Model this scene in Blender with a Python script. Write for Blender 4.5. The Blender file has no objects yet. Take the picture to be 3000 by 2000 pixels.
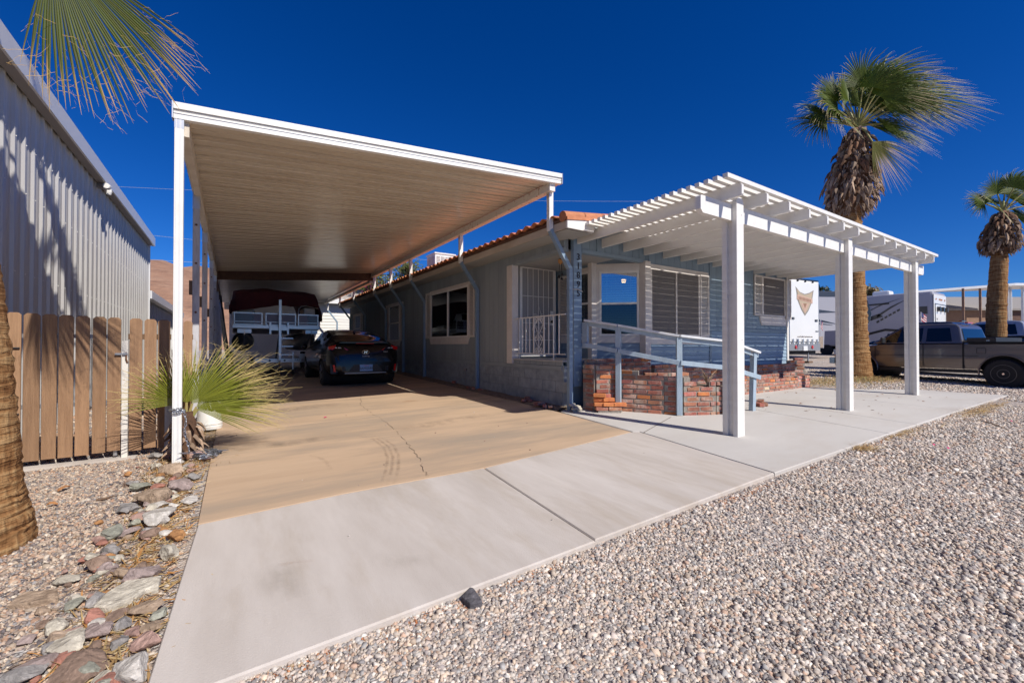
import bpy, math, random
import numpy as np
from mathutils import Vector, Matrix, Euler

random.seed(7)
np.random.seed(7)
scene = bpy.context.scene
COL = scene.collection

# ------------------------------------------------------------------ camera
FPX, CAMZ, YAW = 1260.0, 1.02, math.radians(33.12)
PITCH = math.atan(13 / 1260.0)
cam_data = bpy.data.cameras.new('camera')
cam = bpy.data.objects.new('camera', cam_data)
COL.objects.link(cam)
cam.location = (0, 0, CAMZ)
cam.rotation_euler = (math.pi / 2 + PITCH, 0, -YAW)
cam_data.sensor_width = 36.0
cam_data.lens = 36.0 * FPX / 3000.0
cam_data.clip_start = 0.05
cam_data.clip_end = 3000
scene.camera = cam

# ------------------------------------------------------------------ world, sun, exposure
SUN = Vector((0.29, -1.05, 1.0)).normalized()
world = bpy.data.worlds.new('World')
scene.world = world
world.use_nodes = True
wn, wl = world.node_tree.nodes, world.node_tree.links
wn.clear()
sky = wn.new('ShaderNodeTexSky')
sky.sky_type = 'NISHITA'
sky.sun_disc = False
sky.sun_elevation = math.asin(SUN.z)
sky.sun_rotation = math.atan2(SUN.x, SUN.y)
sky.altitude = 1500
sky.air_density = 1.0
sky.dust_density = 0.0
sky.ozone_density = 4.0
hsv = wn.new('ShaderNodeHueSaturation')
hsv.inputs['Saturation'].default_value = 1.35
hsv.inputs['Value'].default_value = 1.0
gam = wn.new('ShaderNodeGamma')
gam.inputs['Gamma'].default_value = 1.0
bg = wn.new('ShaderNodeBackground')
bg.inputs['Strength'].default_value = 0.075
out = wn.new('ShaderNodeOutputWorld')
wl.new(sky.outputs[0], hsv.inputs['Color'])
tint = wn.new('ShaderNodeMix'); tint.data_type = 'RGBA'; tint.blend_type = 'MULTIPLY'; tint.inputs[0].default_value = 1.0
tint.inputs[7].default_value = (0.42, 0.69, 1.13, 1)
wl.new(hsv.outputs[0], tint.inputs[6])
wl.new(tint.outputs[2], gam.inputs['Color'])
wl.new(gam.outputs[0], bg.inputs['Color'])
wl.new(bg.outputs[0], out.inputs['Surface'])
sun_data = bpy.data.lights.new('sun', 'SUN')
sun_data.energy = 4.6
sun_data.angle = math.radians(0.5)
sun_data.color = (1.0, 0.95, 0.87)
sun_ob = bpy.data.objects.new('sun', sun_data)
COL.objects.link(sun_ob)
sun_ob.rotation_euler = SUN.to_track_quat('Z', 'Y').to_euler()
vs = scene.view_settings
vs.view_transform = 'Standard'
vs.look = 'None'
vs.exposure = 0.2
vs.gamma = 1.0
vs.use_curve_mapping = False

# ------------------------------------------------------------------ pixel -> place helpers
RT = Vector((math.cos(YAW), -math.sin(YAW), 0))
F0 = Vector((math.sin(YAW), math.cos(YAW), 0))
FW = F0 * math.cos(PITCH) + Vector((0, 0, math.sin(PITCH)))
UPV = F0 * -math.sin(PITCH) + Vector((0, 0, math.cos(PITCH)))
EYE = Vector((0, 0, CAMZ))
GA, GB, GC = -0.269, 0.0126, 0.022

def gz(x, y):
    return GA + GB * min(max(x, -20), 40) + GC * min(max(y, -15), 19)

def ray(px, py):
    return FW + RT * ((px - 1500) / FPX) + UPV * ((1000 - py) / FPX)

def gp(px, py, dz=0.0):
    d = ray(px, py)
    return EYE + d * ((CAMZ - GA - dz) / (GB * d.x + GC * d.y - d.z))

def atX(px, py, X):
    d = ray(px, py); return EYE + d * (X / d.x)

def atY(px, py, Y):
    d = ray(px, py); return EYE + d * (Y / d.y)

def atD(px, py, D):
    return EYE + ray(px, py) * D

# ------------------------------------------------------------------ materials
MATS = {}

def M(name, col, rough=0.6, metal=0.0, col2=None, ns=4.0, nd=4.0, bump=0.0, bs=60.0, bd=0.01, rnd=0.0,
      stretch=(1, 1, 1), spec=0.5, coat=0.0, contrast=(0.35, 0.65), emit=None, es=0.0, col3=None, ns3=1.0,
      c3=(0.5, 0.7), hue=0.0, bstretch=None):
    if name in MATS:
        return MATS[name]
    m = bpy.data.materials.new(name)
    m.use_nodes = True
    n, l = m.node_tree.nodes, m.node_tree.links
    b = n['Principled BSDF']
    b.inputs['Roughness'].default_value = rough
    b.inputs['Metallic'].default_value = metal
    b.inputs['Specular IOR Level'].default_value = spec
    if coat:
        b.inputs['Coat Weight'].default_value = coat
        b.inputs['Coat Roughness'].default_value = 0.03
    src = None
    geo = n.new('ShaderNodeNewGeometry')
    if col2 is not None:
        mp = n.new('ShaderNodeMapping'); mp.inputs['Scale'].default_value = stretch
        l.new(geo.outputs['Position'], mp.inputs['Vector'])
        tx = n.new('ShaderNodeTexNoise'); tx.inputs['Scale'].default_value = ns; tx.inputs['Detail'].default_value = nd
        tx.inputs['Roughness'].default_value = 0.62
        l.new(mp.outputs[0], tx.inputs['Vector'])
        cr = n.new('ShaderNodeMapRange'); cr.inputs[1].default_value = contrast[0]; cr.inputs[2].default_value = contrast[1]
        l.new(tx.outputs['Fac'], cr.inputs[0])
        mx = n.new('ShaderNodeMix'); mx.data_type = 'RGBA'
        mx.inputs[6].default_value = (*col, 1); mx.inputs[7].default_value = (*col2, 1)
        l.new(cr.outputs[0], mx.inputs[0])
        src = mx.outputs[2]
        if col3 is not None:
            t3 = n.new('ShaderNodeTexNoise'); t3.inputs['Scale'].default_value = ns3; t3.inputs['Detail'].default_value = 6
            t3.inputs['Roughness'].default_value = 0.7
            l.new(mp.outputs[0], t3.inputs['Vector'])
            r3 = n.new('ShaderNodeMapRange'); r3.inputs[1].default_value = c3[0]; r3.inputs[2].default_value = c3[1]
            l.new(t3.outputs['Fac'], r3.inputs[0])
            m3 = n.new('ShaderNodeMix'); m3.data_type = 'RGBA'; m3.inputs[7].default_value = (*col3, 1)
            l.new(src, m3.inputs[6]); l.new(r3.outputs[0], m3.inputs[0])
            src = m3.outputs[2]
    if rnd or hue:
        oi = n.new('ShaderNodeObjectInfo')
        hs = n.new('ShaderNodeHueSaturation')
        mr = n.new('ShaderNodeMapRange'); mr.inputs[3].default_value = 1 - rnd; mr.inputs[4].default_value = 1 + rnd
        l.new(oi.outputs['Random'], mr.inputs[0]); l.new(mr.outputs[0], hs.inputs['Value'])
        if hue:
            m7 = n.new('ShaderNodeMath'); m7.operation = 'MULTIPLY'; m7.inputs[1].default_value = 7.31
            fr = n.new('ShaderNodeMath'); fr.operation = 'FRACT'
            mh = n.new('ShaderNodeMapRange'); mh.inputs[3].default_value = 0.5 - hue; mh.inputs[4].default_value = 0.5 + hue
            l.new(oi.outputs['Random'], m7.inputs[0]); l.new(m7.outputs[0], fr.inputs[0]); l.new(fr.outputs[0], mh.inputs[0])
            l.new(mh.outputs[0], hs.inputs['Hue'])
        if src is None:
            hs.inputs['Color'].default_value = (*col, 1)
        else:
            l.new(src, hs.inputs['Color'])
        src = hs.outputs[0]
    if src is None:
        b.inputs['Base Color'].default_value = (*col, 1)
    else:
        l.new(src, b.inputs['Base Color'])
    if bump:
        tb = n.new('ShaderNodeTexNoise'); tb.inputs['Scale'].default_value = bs; tb.inputs['Detail'].default_value = 5
        m2 = n.new('ShaderNodeMapping'); m2.inputs['Scale'].default_value = bstretch or stretch
        l.new(geo.outputs['Position'], m2.inputs['Vector']); l.new(m2.outputs[0], tb.inputs['Vector'])
        bp = n.new('ShaderNodeBump'); bp.inputs['Strength'].default_value = bump; bp.inputs['Distance'].default_value = bd
        l.new(tb.outputs['Fac'], bp.inputs['Height']); l.new(bp.outputs[0], b.inputs['Normal'])
    if emit:
        b.inputs['Emission Color'].default_value = (*emit, 1); b.inputs['Emission Strength'].default_value = es
    MATS[name] = m
    return m

def attr_mat(name, rough=0.7, attr='tint', trans=0.0, bump=0.0, bs=200):
    """base colour read from a colour attribute stored per stone / leaf"""
    m = bpy.data.materials.new(name); m.use_nodes = True
    n, l = m.node_tree.nodes, m.node_tree.links
    b = n['Principled BSDF']; b.inputs['Roughness'].default_value = rough
    a = n.new('ShaderNodeVertexColor'); a.layer_name = attr
    l.new(a.outputs['Color'], b.inputs['Base Color'])
    b.inputs['Specular IOR Level'].default_value = 0.35
    if trans:
        tr = n.new('ShaderNodeBsdfTranslucent'); l.new(a.outputs['Color'], tr.inputs['Color'])
        ms = n.new('ShaderNodeMixShader'); ms.inputs[0].default_value = trans
        l.new(b.outputs[0], ms.inputs[1]); l.new(tr.outputs[0], ms.inputs[2])
        l.new(ms.outputs[0], n['Material Output'].inputs['Surface'])
    if bump:
        tb = n.new('ShaderNodeTexNoise'); tb.inputs['Scale'].default_value = bs
        bp = n.new('ShaderNodeBump'); bp.inputs['Strength'].default_value = bump; bp.inputs['Distance'].default_value = 0.01
        l.new(tb.outputs['Fac'], bp.inputs['Height']); l.new(bp.outputs[0], b.inputs['Normal'])
    MATS[name] = m
    return m

def glass_mat(name, tint=(0.9, 0.95, 1.0), refl=0.3, dark=0.0):
    m = bpy.data.materials.new(name); m.use_nodes = True
    n, l = m.node_tree.nodes, m.node_tree.links
    n.remove(n['Principled BSDF'])
    tr = n.new('ShaderNodeBsdfTransparent'); tr.inputs['Color'].default_value = (*tint, 1)
    gl = n.new('ShaderNodeBsdfGlossy'); gl.inputs['Roughness'].default_value = 0.015
    gl.inputs['Color'].default_value = (0.95, 0.97, 1, 1)
    lw = n.new('ShaderNodeLayerWeight'); lw.inputs['Blend'].default_value = 0.35
    mr = n.new('ShaderNodeMapRange'); mr.inputs[3].default_value = refl; mr.inputs[4].default_value = 0.95
    l.new(lw.outputs['Fresnel'], mr.inputs[0])
    ms = n.new('ShaderNodeMixShader')
    l.new(mr.outputs[0], ms.inputs[0]); l.new(tr.outputs[0], ms.inputs[1]); l.new(gl.outputs[0], ms.inputs[2])
    l.new(ms.outputs[0], n['Material Output'].inputs['Surface'])
    MATS[name] = m
    return m

M('white_paint', (0.80, 0.78, 0.74), 0.45, col2=(0.72, 0.69, 0.64), ns=3, bump=0.05, bs=90)
M('white_metal', (0.78, 0.77, 0.74), 0.38, col2=(0.66, 0.63, 0.58), ns=2.5, contrast=(0.5, 0.8), bump=0.03, bs=40)
M('pergola_white', (0.80, 0.78, 0.73), 0.42, col2=(0.74, 0.71, 0.66), ns=2, bump=0.12, bs=25, stretch=(1, 1, 6))
M('pergola_wood', (0.80, 0.78, 0.73), 0.42, col2=(0.74, 0.71, 0.66), ns=2, bump=0.10, bs=25, stretch=(5, 1, 5))
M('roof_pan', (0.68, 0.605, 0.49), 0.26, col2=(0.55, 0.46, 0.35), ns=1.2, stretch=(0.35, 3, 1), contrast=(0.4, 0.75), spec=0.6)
M('old_wood_white', (0.52, 0.51, 0.52), 0.7, col2=(0.36, 0.34, 0.34), ns=6, stretch=(4, 4, 0.6), bump=0.3, bs=40, contrast=(0.45, 0.7))
M('post_weathered', (0.70, 0.67, 0.62), 0.5, col2=(0.30, 0.14, 0.06), ns=9, stretch=(2, 2, 0.8), contrast=(0.6, 0.68), bump=0.1)
M('house_blue', (0.225, 0.30, 0.365), 0.72, col2=(0.195, 0.265, 0.325), ns=3, bump=0.25, bs=45, stretch=(1, 1, 0.25), rnd=0.05, nd=6)
M('house_grey', (0.285, 0.325, 0.345), 0.75, col2=(0.245, 0.28, 0.30), ns=3, bump=0.3, bs=45, stretch=(1, 1, 0.2), rnd=0.06, nd=6)
M('house_lap', (0.27, 0.37, 0.46), 0.68, col2=(0.24, 0.33, 0.42), ns=4, bump=0.15, bs=60, stretch=(0.3, 1, 1), rnd=0.04)
M('skirt_block', (0.31, 0.35, 0.39), 0.85, col2=(0.22, 0.255, 0.285), ns=7, bump=0.5, bs=90, rnd=0.05)
M('blue_paint', (0.22, 0.31, 0.41), 0.5, col2=(0.19, 0.27, 0.36), ns=5, bump=0.1, bs=60)
M('rail_blue', (0.36, 0.45, 0.53), 0.65, col2=(0.30, 0.37, 0.43), ns=8, stretch=(1, 1, 0.3), bump=0.25, bs=60, col3=(0.46, 0.30, 0.17), ns3=3.5, c3=(0.62, 0.66))
M('rail_top', (0.74, 0.74, 0.73), 0.55, col2=(0.60, 0.62, 0.64), ns=6, bump=0.2, bs=50)
M('trim_cream', (0.70, 0.66, 0.61), 0.6, col2=(0.63, 0.58, 0.53), ns=4, bump=0.1, bs=50)
M('fascia_cream', (0.56, 0.50, 0.42), 0.65, col2=(0.46, 0.39, 0.31), ns=4, stretch=(1, 0.3, 1), bump=0.15, bs=40)
M('brown_strip', (0.13, 0.065, 0.04), 0.7, col2=(0.09, 0.045, 0.03), ns=8)
M('tile', (0.56, 0.22, 0.10), 0.75, col2=(0.44, 0.16, 0.07), ns=6, bump=0.2, bs=60, rnd=0.14, hue=0.01)
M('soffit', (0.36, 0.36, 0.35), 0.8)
M('black_iron', (0.02, 0.02, 0.022), 0.5)
M('rusty', (0.20, 0.09, 0.04), 0.8, col2=(0.10, 0.05, 0.03), ns=30)
M('brick', (0.43, 0.165, 0.10), 0.88, col2=(0.30, 0.115, 0.08), ns=9, bump=0.8, bs=70, rnd=0.30, hue=0.014, col3=(0.50, 0.37, 0.30), ns3=5.0, c3=(0.48, 0.66))
M('brick_orange', (0.60, 0.22, 0.07), 0.85, col2=(0.48, 0.15, 0.06), ns=9, bump=0.6, bs=70, rnd=0.15)
M('brick_cream', (0.66, 0.50, 0.33), 0.85, col2=(0.58, 0.42, 0.28), ns=9, bump=0.5, bs=70)
M('mortar', (0.34, 0.30, 0.255), 0.95, col2=(0.23, 0.20, 0.17), ns=20, bump=0.8, bs=80)
M('soil', (0.16, 0.115, 0.08), 0.95, col2=(0.27, 0.205, 0.15), ns=14, bump=1.0, bs=50, bd=0.02)
M('metal_siding', (0.50, 0.485, 0.46), 0.42, metal=0.15, col2=(0.46, 0.44, 0.42), ns=1.2, spec=0.5)
M('metal_fascia', (0.72, 0.715, 0.71), 0.35, metal=0.1)
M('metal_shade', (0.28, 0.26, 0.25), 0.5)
M('fence_wood', (0.36, 0.21, 0.115), 0.78, col2=(0.25, 0.14, 0.075), ns=7, stretch=(6, 6, 0.45), bump=0.5, bs=30, rnd=0.14, nd=8, contrast=(0.3, 0.7))
M('galvanised', (0.55, 0.56, 0.58), 0.35, metal=0.8)
M('cream_post', (0.70, 0.66, 0.60), 0.55)
M('dead_boot', (0.185, 0.092, 0.046), 0.9, col2=(0.10, 0.05, 0.027), ns=12, bump=0.6, bs=60, rnd=0.45)
M('dead_pale', (0.40, 0.285, 0.195), 0.9, col2=(0.24, 0.155, 0.10), ns=12, bump=0.5, bs=60, rnd=0.35)
M('petiole', (0.25, 0.27, 0.07), 0.6, col2=(0.32, 0.24, 0.09), ns=6)
M('car_black', (0.004, 0.0045, 0.006), 0.25, coat=0.35, spec=0.3)
M('car_plastic', (0.022, 0.023, 0.027), 0.5)
M('car_glass', (0.006, 0.007, 0.009), 0.03, coat=0.5)
M('tyre', (0.018, 0.018, 0.019), 0.85, bump=0.3, bs=60)
M('rim_silver', (0.45, 0.45, 0.47), 0.3, metal=0.9)
M('rim_black', (0.035, 0.035, 0.038), 0.35)
M('tail_red', (0.55, 0.012, 0.012), 0.12, coat=1.0)
M('reflector_red', (0.75, 0.02, 0.015), 0.25)
M('chrome', (0.75, 0.76, 0.78), 0.12, metal=1.0)
M('truck_grey', (0.17, 0.155, 0.155), 0.28, metal=0.55, coat=1.0)
M('truck_navy', (0.010, 0.012, 0.022), 0.25, coat=1.0)
M('truck_silver', (0.50, 0.52, 0.56), 0.3, metal=0.5, coat=0.8)
M('lamp_clear', (0.75, 0.77, 0.78), 0.1, coat=1)
M('amber', (0.80, 0.28, 0.02), 0.2, coat=1)
M('plate_blue', (0.22, 0.40, 0.70), 0.4)
M('plate_white', (0.75, 0.76, 0.78), 0.4)
M('ink', (0.015, 0.015, 0.02), 0.6)
M('ink_brown', (0.10, 0.06, 0.04), 0.6)
M('letter_white', (0.78, 0.78, 0.78), 0.5)
M('boat_canvas', (0.075, 0.010, 0.016), 0.9, col2=(0.05, 0.007, 0.011), ns=3, bump=0.6, bs=9, bd=0.03)
M('aluminium', (0.52, 0.53, 0.55), 0.32, metal=0.85)
M('alu_dull', (0.34, 0.35, 0.37), 0.5, metal=0.5)
M('boat_maroon', (0.06, 0.012, 0.02), 0.3, coat=0.5)
M('boat_lilac', (0.20, 0.20, 0.30), 0.4)
M('boat_white', (0.60, 0.58, 0.56), 0.5)
M('black_rubber', (0.012, 0.012, 0.013), 0.7)
M('tarp', (0.020, 0.028, 0.045), 0.6, bump=0.6, bs=6, bd=0.03)
M('rv_white', (0.80, 0.79, 0.77), 0.3, coat=0.4, col2=(0.76, 0.75, 0.73), ns=1)
M('rv_grey', (0.40, 0.39, 0.42), 0.35, coat=0.4)
M('rv_dark', (0.05, 0.052, 0.06), 0.3, coat=0.6)
M('rv_black', (0.012, 0.012, 0.014), 0.3, coat=0.6)
M('rv_tan', (0.42, 0.34, 0.27), 0.5, col2=(0.34, 0.27, 0.21), ns=8)
M('stucco_tan', (0.30, 0.18, 0.115), 0.85, col2=(0.26, 0.155, 0.10), ns=3)
M('shingle_grey', (0.33, 0.30, 0.28), 0.9, col2=(0.24, 0.22, 0.20), ns=14, stretch=(1, 1, 4))
M('garage_white', (0.74, 0.72, 0.68), 0.6, rnd=0.03)
M('garage_roof', (0.55, 0.50, 0.44), 0.9, col2=(0.25, 0.2, 0.17), ns=6)
M('screen', (0.155, 0.14, 0.132), 0.85, bump=0.25, bs=500, col2=(0.135, 0.122, 0.115), ns=40)
M('blind', (0.62, 0.64, 0.66), 0.5)
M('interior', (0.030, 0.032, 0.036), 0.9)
M('curtain', (0.30, 0.34, 0.30), 0.9)
M('door_grey', (0.42, 0.42, 0.42), 0.6)
M('screen_door', (0.30, 0.29, 0.285), 0.8)
M('pvc', (0.74, 0.73, 0.70), 0.4)
M('bucket', (0.74, 0.72, 0.67), 0.5, col2=(0.55, 0.48, 0.40), ns=8, contrast=(0.55, 0.75))
M('chain', (0.40, 0.42, 0.46), 0.35, metal=0.9)
M('flag_red', (0.45, 0.05, 0.07), 0.8)
M('flag_white', (0.70, 0.68, 0.68), 0.8)
M('flag_blue', (0.05, 0.06, 0.18), 0.8)
M('straw', (0.52, 0.37, 0.17), 0.9, rnd=0.2)
M('dry_leaf', (0.28, 0.13, 0.05), 0.9, rnd=0.4)
M('wood_stick', (0.17, 0.105, 0.065), 0.9)
M('petal', (0.62, 0.03, 0.16), 0.7)
M('wire', (0.30, 0.33, 0.40), 0.6)
M('wood_orange', (0.55, 0.28, 0.10), 0.7)
M('mulch_orange', (0.42, 0.13, 0.045), 0.9, col2=(0.24, 0.08, 0.03), ns=60)
M('hill', (0.36, 0.20, 0.125), 0.95, col2=(0.25, 0.135, 0.085), ns=0.12, nd=10, bump=1.0, bs=0.5, bd=1.2, col3=(0.44, 0.27, 0.18), ns3=0.05)
glass_mat('window_glass', (0.62, 0.66, 0.68), 0.10)
glass_mat('window_lower', (0.35, 0.38, 0.42), 0.03)
glass_mat('window_sky', (0.75, 0.78, 0.8), 0.34)
glass_mat('truck_glass', (0.12, 0.16, 0.16), 0.10)

# ------------------------------------------------------------------ mesh + object helpers
ORG = {}

class MB:
    def __init__(s):
        s.v, s.f = [], []

    def add(s, vs_, fs):
        o = len(s.v)
        s.v += [tuple(p) for p in vs_]
        s.f += [tuple(i + o for i in f) for f in fs]
        return s

    def hexa(s, p):
        return s.add(p, [(0, 3, 2, 1), (4, 5, 6, 7), (0, 1, 5, 4), (1, 2, 6, 5), (2, 3, 7, 6), (3, 0, 4, 7)])

    def box(s, x0, y0, z0, x1, y1, z1):
        x0, x1 = min(x0, x1), max(x0, x1); y0, y1 = min(y0, y1), max(y0, y1); z0, z1 = min(z0, z1), max(z0, z1)
        return s.hexa([(x0, y0, z0), (x1, y0, z0), (x1, y1, z0), (x0, y1, z0), (x0, y0, z1), (x1, y0, z1), (x1, y1, z1), (x0, y1, z1)])

    def bar(s, p, q, w, h, up=(0, 0, 1)):
        p, q = Vector(p), Vector(q)
        d = (q - p).normalized()
        sd = d.cross(Vector(up))
        if sd.length < 1e-5:
            sd = d.cross(Vector((0, 1, 0)))
        sd.normalize(); u = sd.cross(d).normalized()
        a, b = sd * w / 2, u * h / 2
        return s.hexa([p - a - b, p + a - b, q + a - b, q - a - b, p - a + b, p + a + b, q + a + b, q - a + b])

    def tube(s, pts, r, n=8, caps=True):
        pts = [Vector(p) for p in pts]
        if not isinstance(r, (list, tuple)):
            r = [r] * len(pts)
        o = len(s.v)
        ref = None
        for i, p in enumerate(pts):
            d = (pts[min(i + 1, len(pts) - 1)] - pts[max(i - 1, 0)]).normalized()
            if ref is None:
                ref = Vector((0, 0, 1)) if abs(d.z) < 0.9 else Vector((1, 0, 0))
            a = d.cross(ref).normalized(); b = a.cross(d).normalized(); ref = b
            for k in range(n):
                t = 2 * math.pi * k / n
                s.v.append(tuple(p + (a * math.cos(t) + b * math.sin(t)) * r[i]))
        for i in range(len(pts) - 1):
            for k in range(n):
                k2 = (k + 1) % n
                s.f.append((o + i * n + k, o + i * n + k2, o + (i + 1) * n + k2, o + (i + 1) * n + k))
        if caps:
            s.f.append(tuple(o + k for k in reversed(range(n))))
            s.f.append(tuple(o + (len(pts) - 1) * n + k for k in range(n)))
        return s

    def prism(s, poly, fn, t0, t1):
        """extrude polygon poly[(a,b)] between t0 and t1, fn(a,b,t)->xyz"""
        n = len(poly)
        vs_ = [fn(a, b, t0) for a, b in poly] + [fn(a, b, t1) for a, b in poly]
        fs = [tuple(reversed(range(n))), tuple(range(n, 2 * n))]
        fs += [(i, (i + 1) % n, n + (i + 1) % n, n + i) for i in range(n)]
        return s.add(vs_, fs)

    def lathe(s, c, prof, n=16, axis='z'):
        c = Vector(c); o = len(s.v)
        for r, h in prof:
            for k in range(n):
                t = 2 * math.pi * k / n
                a, b = r * math.cos(t), r * math.sin(t)
                s.v.append(tuple(c + (Vector((a, b, h)) if axis == 'z' else Vector((h, a, b)) if axis == 'x' else Vector((a, h, b)))))
        for i in range(len(prof) - 1):
            for k in range(n):
                k2 = (k + 1) % n
                s.f.append((o + i * n + k, o + i * n + k2, o + (i + 1) * n + k2, o + (i + 1) * n + k))
        s.f.append(tuple(o + k for k in reversed(range(n))))
        s.f.append(tuple(o + (len(prof) - 1) * n + k for k in range(n)))
        return s

    def mesh(s, name, off=None, smooth=False, recalc=True):
        me = bpy.data.meshes.new(name)
        vv = s.v if off is None else [(p[0] - off[0], p[1] - off[1], p[2] - off[2]) for p in s.v]
        me.from_pydata(vv, [], s.f)
        if recalc:
            import bmesh
            bm = bmesh.new(); bm.from_mesh(me)
            bmesh.ops.recalc_face_normals(bm, faces=bm.faces)
            bm.to_mesh(me); bm.free()
        if smooth:
            for p in me.polygons:
                p.use_smooth = True
            try:
                me.set_sharp_from_angle(angle=math.radians(38))
            except Exception:
                pass
        me.update()
        return me

    def build(s, name, mat, parent=None, smooth=False, bevel=0.0, local=False, recalc=True):
        off = None
        if parent is not None and not local:
            off = ORG.get(parent.name)
        me = s.mesh(name, off, smooth, recalc)
        me.materials.append(MATS[mat] if isinstance(mat, str) else mat)
        o = bpy.data.objects.new(name, me)
        COL.objects.link(o)
        if parent is not None:
            o.parent = parent
            ORG[o.name] = ORG.get(parent.name) or Vector((0, 0, 0))
        else:
            ORG[o.name] = Vector((0, 0, 0))
        if bevel:
            md = o.modifiers.new('bevel', 'BEVEL'); md.width = bevel; md.segments = 2; md.limit_method = 'ANGLE'
        return o

def thing(name, label, cat, loc=(0, 0, 0), rotz=0.0, group=None):
    o = bpy.data.objects.new(name, None)
    COL.objects.link(o)
    o.empty_display_size = 0.2
    o.location = loc; o.rotation_euler = (0, 0, rotz)
    o['label'] = label; o['category'] = cat
    if group:
        o['group'] = group
    ORG[o.name] = Vector(loc)
    return o

def tag(o, label, cat, group=None):
    o['label'] = label; o['category'] = cat
    if group:
        o['group'] = group
    return o

def structure(o):
    o['kind'] = 'structure'; return o

def inst(name, me, parent, loc, rot=(0, 0, 0), scale=(1, 1, 1)):
    """one more object that shares mesh data"""
    o = bpy.data.objects.new(name, me)
    COL.objects.link(o)
    if parent is not None:
        o.parent = parent
        loc = Vector(loc) - (ORG.get(parent.name) or Vector((0, 0, 0)))
    o.location = loc; o.rotation_euler = rot; o.scale = scale
    return o

def recentre(o):
    """move a single-mesh thing's origin to the middle of its base"""
    me = o.data
    co = np.empty(len(me.vertices) * 3); me.vertices.foreach_get('co', co); co = co.reshape(-1, 3)
    c = np.array([(co[:, 0].min() + co[:, 0].max()) / 2, (co[:, 1].min() + co[:, 1].max()) / 2, co[:, 2].min()])
    me.vertices.foreach_set('co', (co - c).ravel()); me.update()
    o.location = Vector(c)
    return o

FONT_CACHE = {}
def text_mesh(txt, size, depth=0.004):
    cu = bpy.data.curves.new('t', 'FONT'); cu.body = txt; cu.size = size; cu.extrude = depth
    cu.align_x = 'CENTER'; cu.align_y = 'CENTER'; cu.resolution_u = 3
    ob = bpy.data.objects.new('t', cu); COL.objects.link(ob)
    dg = bpy.context.evaluated_depsgraph_get()
    me = bpy.data.meshes.new_from_object(ob.evaluated_get(dg))
    bpy.data.objects.remove(ob); bpy.data.curves.remove(cu)
    return me

def lettering(name, txt, size, mat, parent, loc, xdir, updir=(0, 0, 1), depth=0.004, local=False, bold=0.0):
    me = text_mesh(txt, size, depth)
    me.materials.clear(); me.materials.append(MATS[mat])
    o = bpy.data.objects.new(name, me); COL.objects.link(o)
    x = Vector(xdir).normalized(); u = Vector(updir).normalized(); n = x.cross(u)
    R = Matrix((x, u, n)).transposed().to_4x4()
    p = Vector(loc)
    if parent is not None:
        o.parent = parent
        if not local:
            p = p - (ORG.get(parent.name) or Vector((0, 0, 0)))
    o.matrix_local = Matrix.Translation(p) @ R
    return o

def lerp(a, b, t):
    return a + (b - a) * t
# =================================================================== GROUND
def gravel_material(name, scale, dark=1.0, warm=0.0):
    m = bpy.data.materials.new(name); m.use_nodes = True
    n, l = m.node_tree.nodes, m.node_tree.links
    b = n['Principled BSDF']; b.inputs['Roughness'].default_value = 0.9
    b.inputs['Specular IOR Level'].default_value = 0.2
    geo = n.new('ShaderNodeNewGeometry')
    vo = n.new('ShaderNodeTexVoronoi'); vo.inputs['Scale'].default_value = scale
    l.new(geo.outputs['Position'], vo.inputs['Vector'])
    cr = n.new('ShaderNodeValToRGB'); e = cr.color_ramp
    cols = [(0.0, (0.14, 0.12, 0.115)), (0.2, (0.31, 0.265, 0.24)), (0.45, (0.42, 0.36, 0.32)), (0.65, (0.50, 0.44, 0.39)),
            (0.82, (0.34, 0.335, 0.33)), (0.93, (0.58, 0.53, 0.48)), (1.0, (0.42, 0.25, 0.16))]
    while len(e.elements) < len(cols):
        e.elements.new(0.5)
    for el, (p, c) in zip(e.elements, cols):
        el.position = p; el.color = (*[x * dark for x in c], 1)
    sp = n.new('ShaderNodeSeparateColor'); l.new(vo.outputs['Color'], sp.inputs[0])
    l.new(sp.outputs[0], cr.inputs[0])
    nz = n.new('ShaderNodeTexNoise'); nz.inputs['Scale'].default_value = 0.55; nz.inputs['Detail'].default_value = 5
    l.new(geo.outputs['Position'], nz.inputs['Vector'])
    mr = n.new('ShaderNodeMapRange'); mr.inputs[1].default_value = 0.45; mr.inputs[2].default_value = 0.72
    mr.inputs[4].default_value = 0.75
    l.new(nz.outputs['Fac'], mr.inputs[0])
    mx = n.new('ShaderNodeMix'); mx.data_type = 'RGBA'; mx.inputs[7].default_value = (0.46, 0.36, 0.28, 1)
    l.new(mr.outputs[0], mx.inputs[0]); l.new(cr.outputs[0], mx.inputs[6])
    l.new(mx.outputs[2], b.inputs['Base Color'])
    bp = n.new('ShaderNodeBump'); bp.inputs['Strength'].default_value = 1.0; bp.inputs['Distance'].default_value = 0.014
    bp.invert = True
    l.new(vo.outputs['Distance'], bp.inputs['Height']); l.new(bp.outputs[0], b.inputs['Normal'])
    MATS[name] = m
gravel_material('gravel', 62, 1.12)
GD = 0.035        # gravel lies this far below the slab tops

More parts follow.
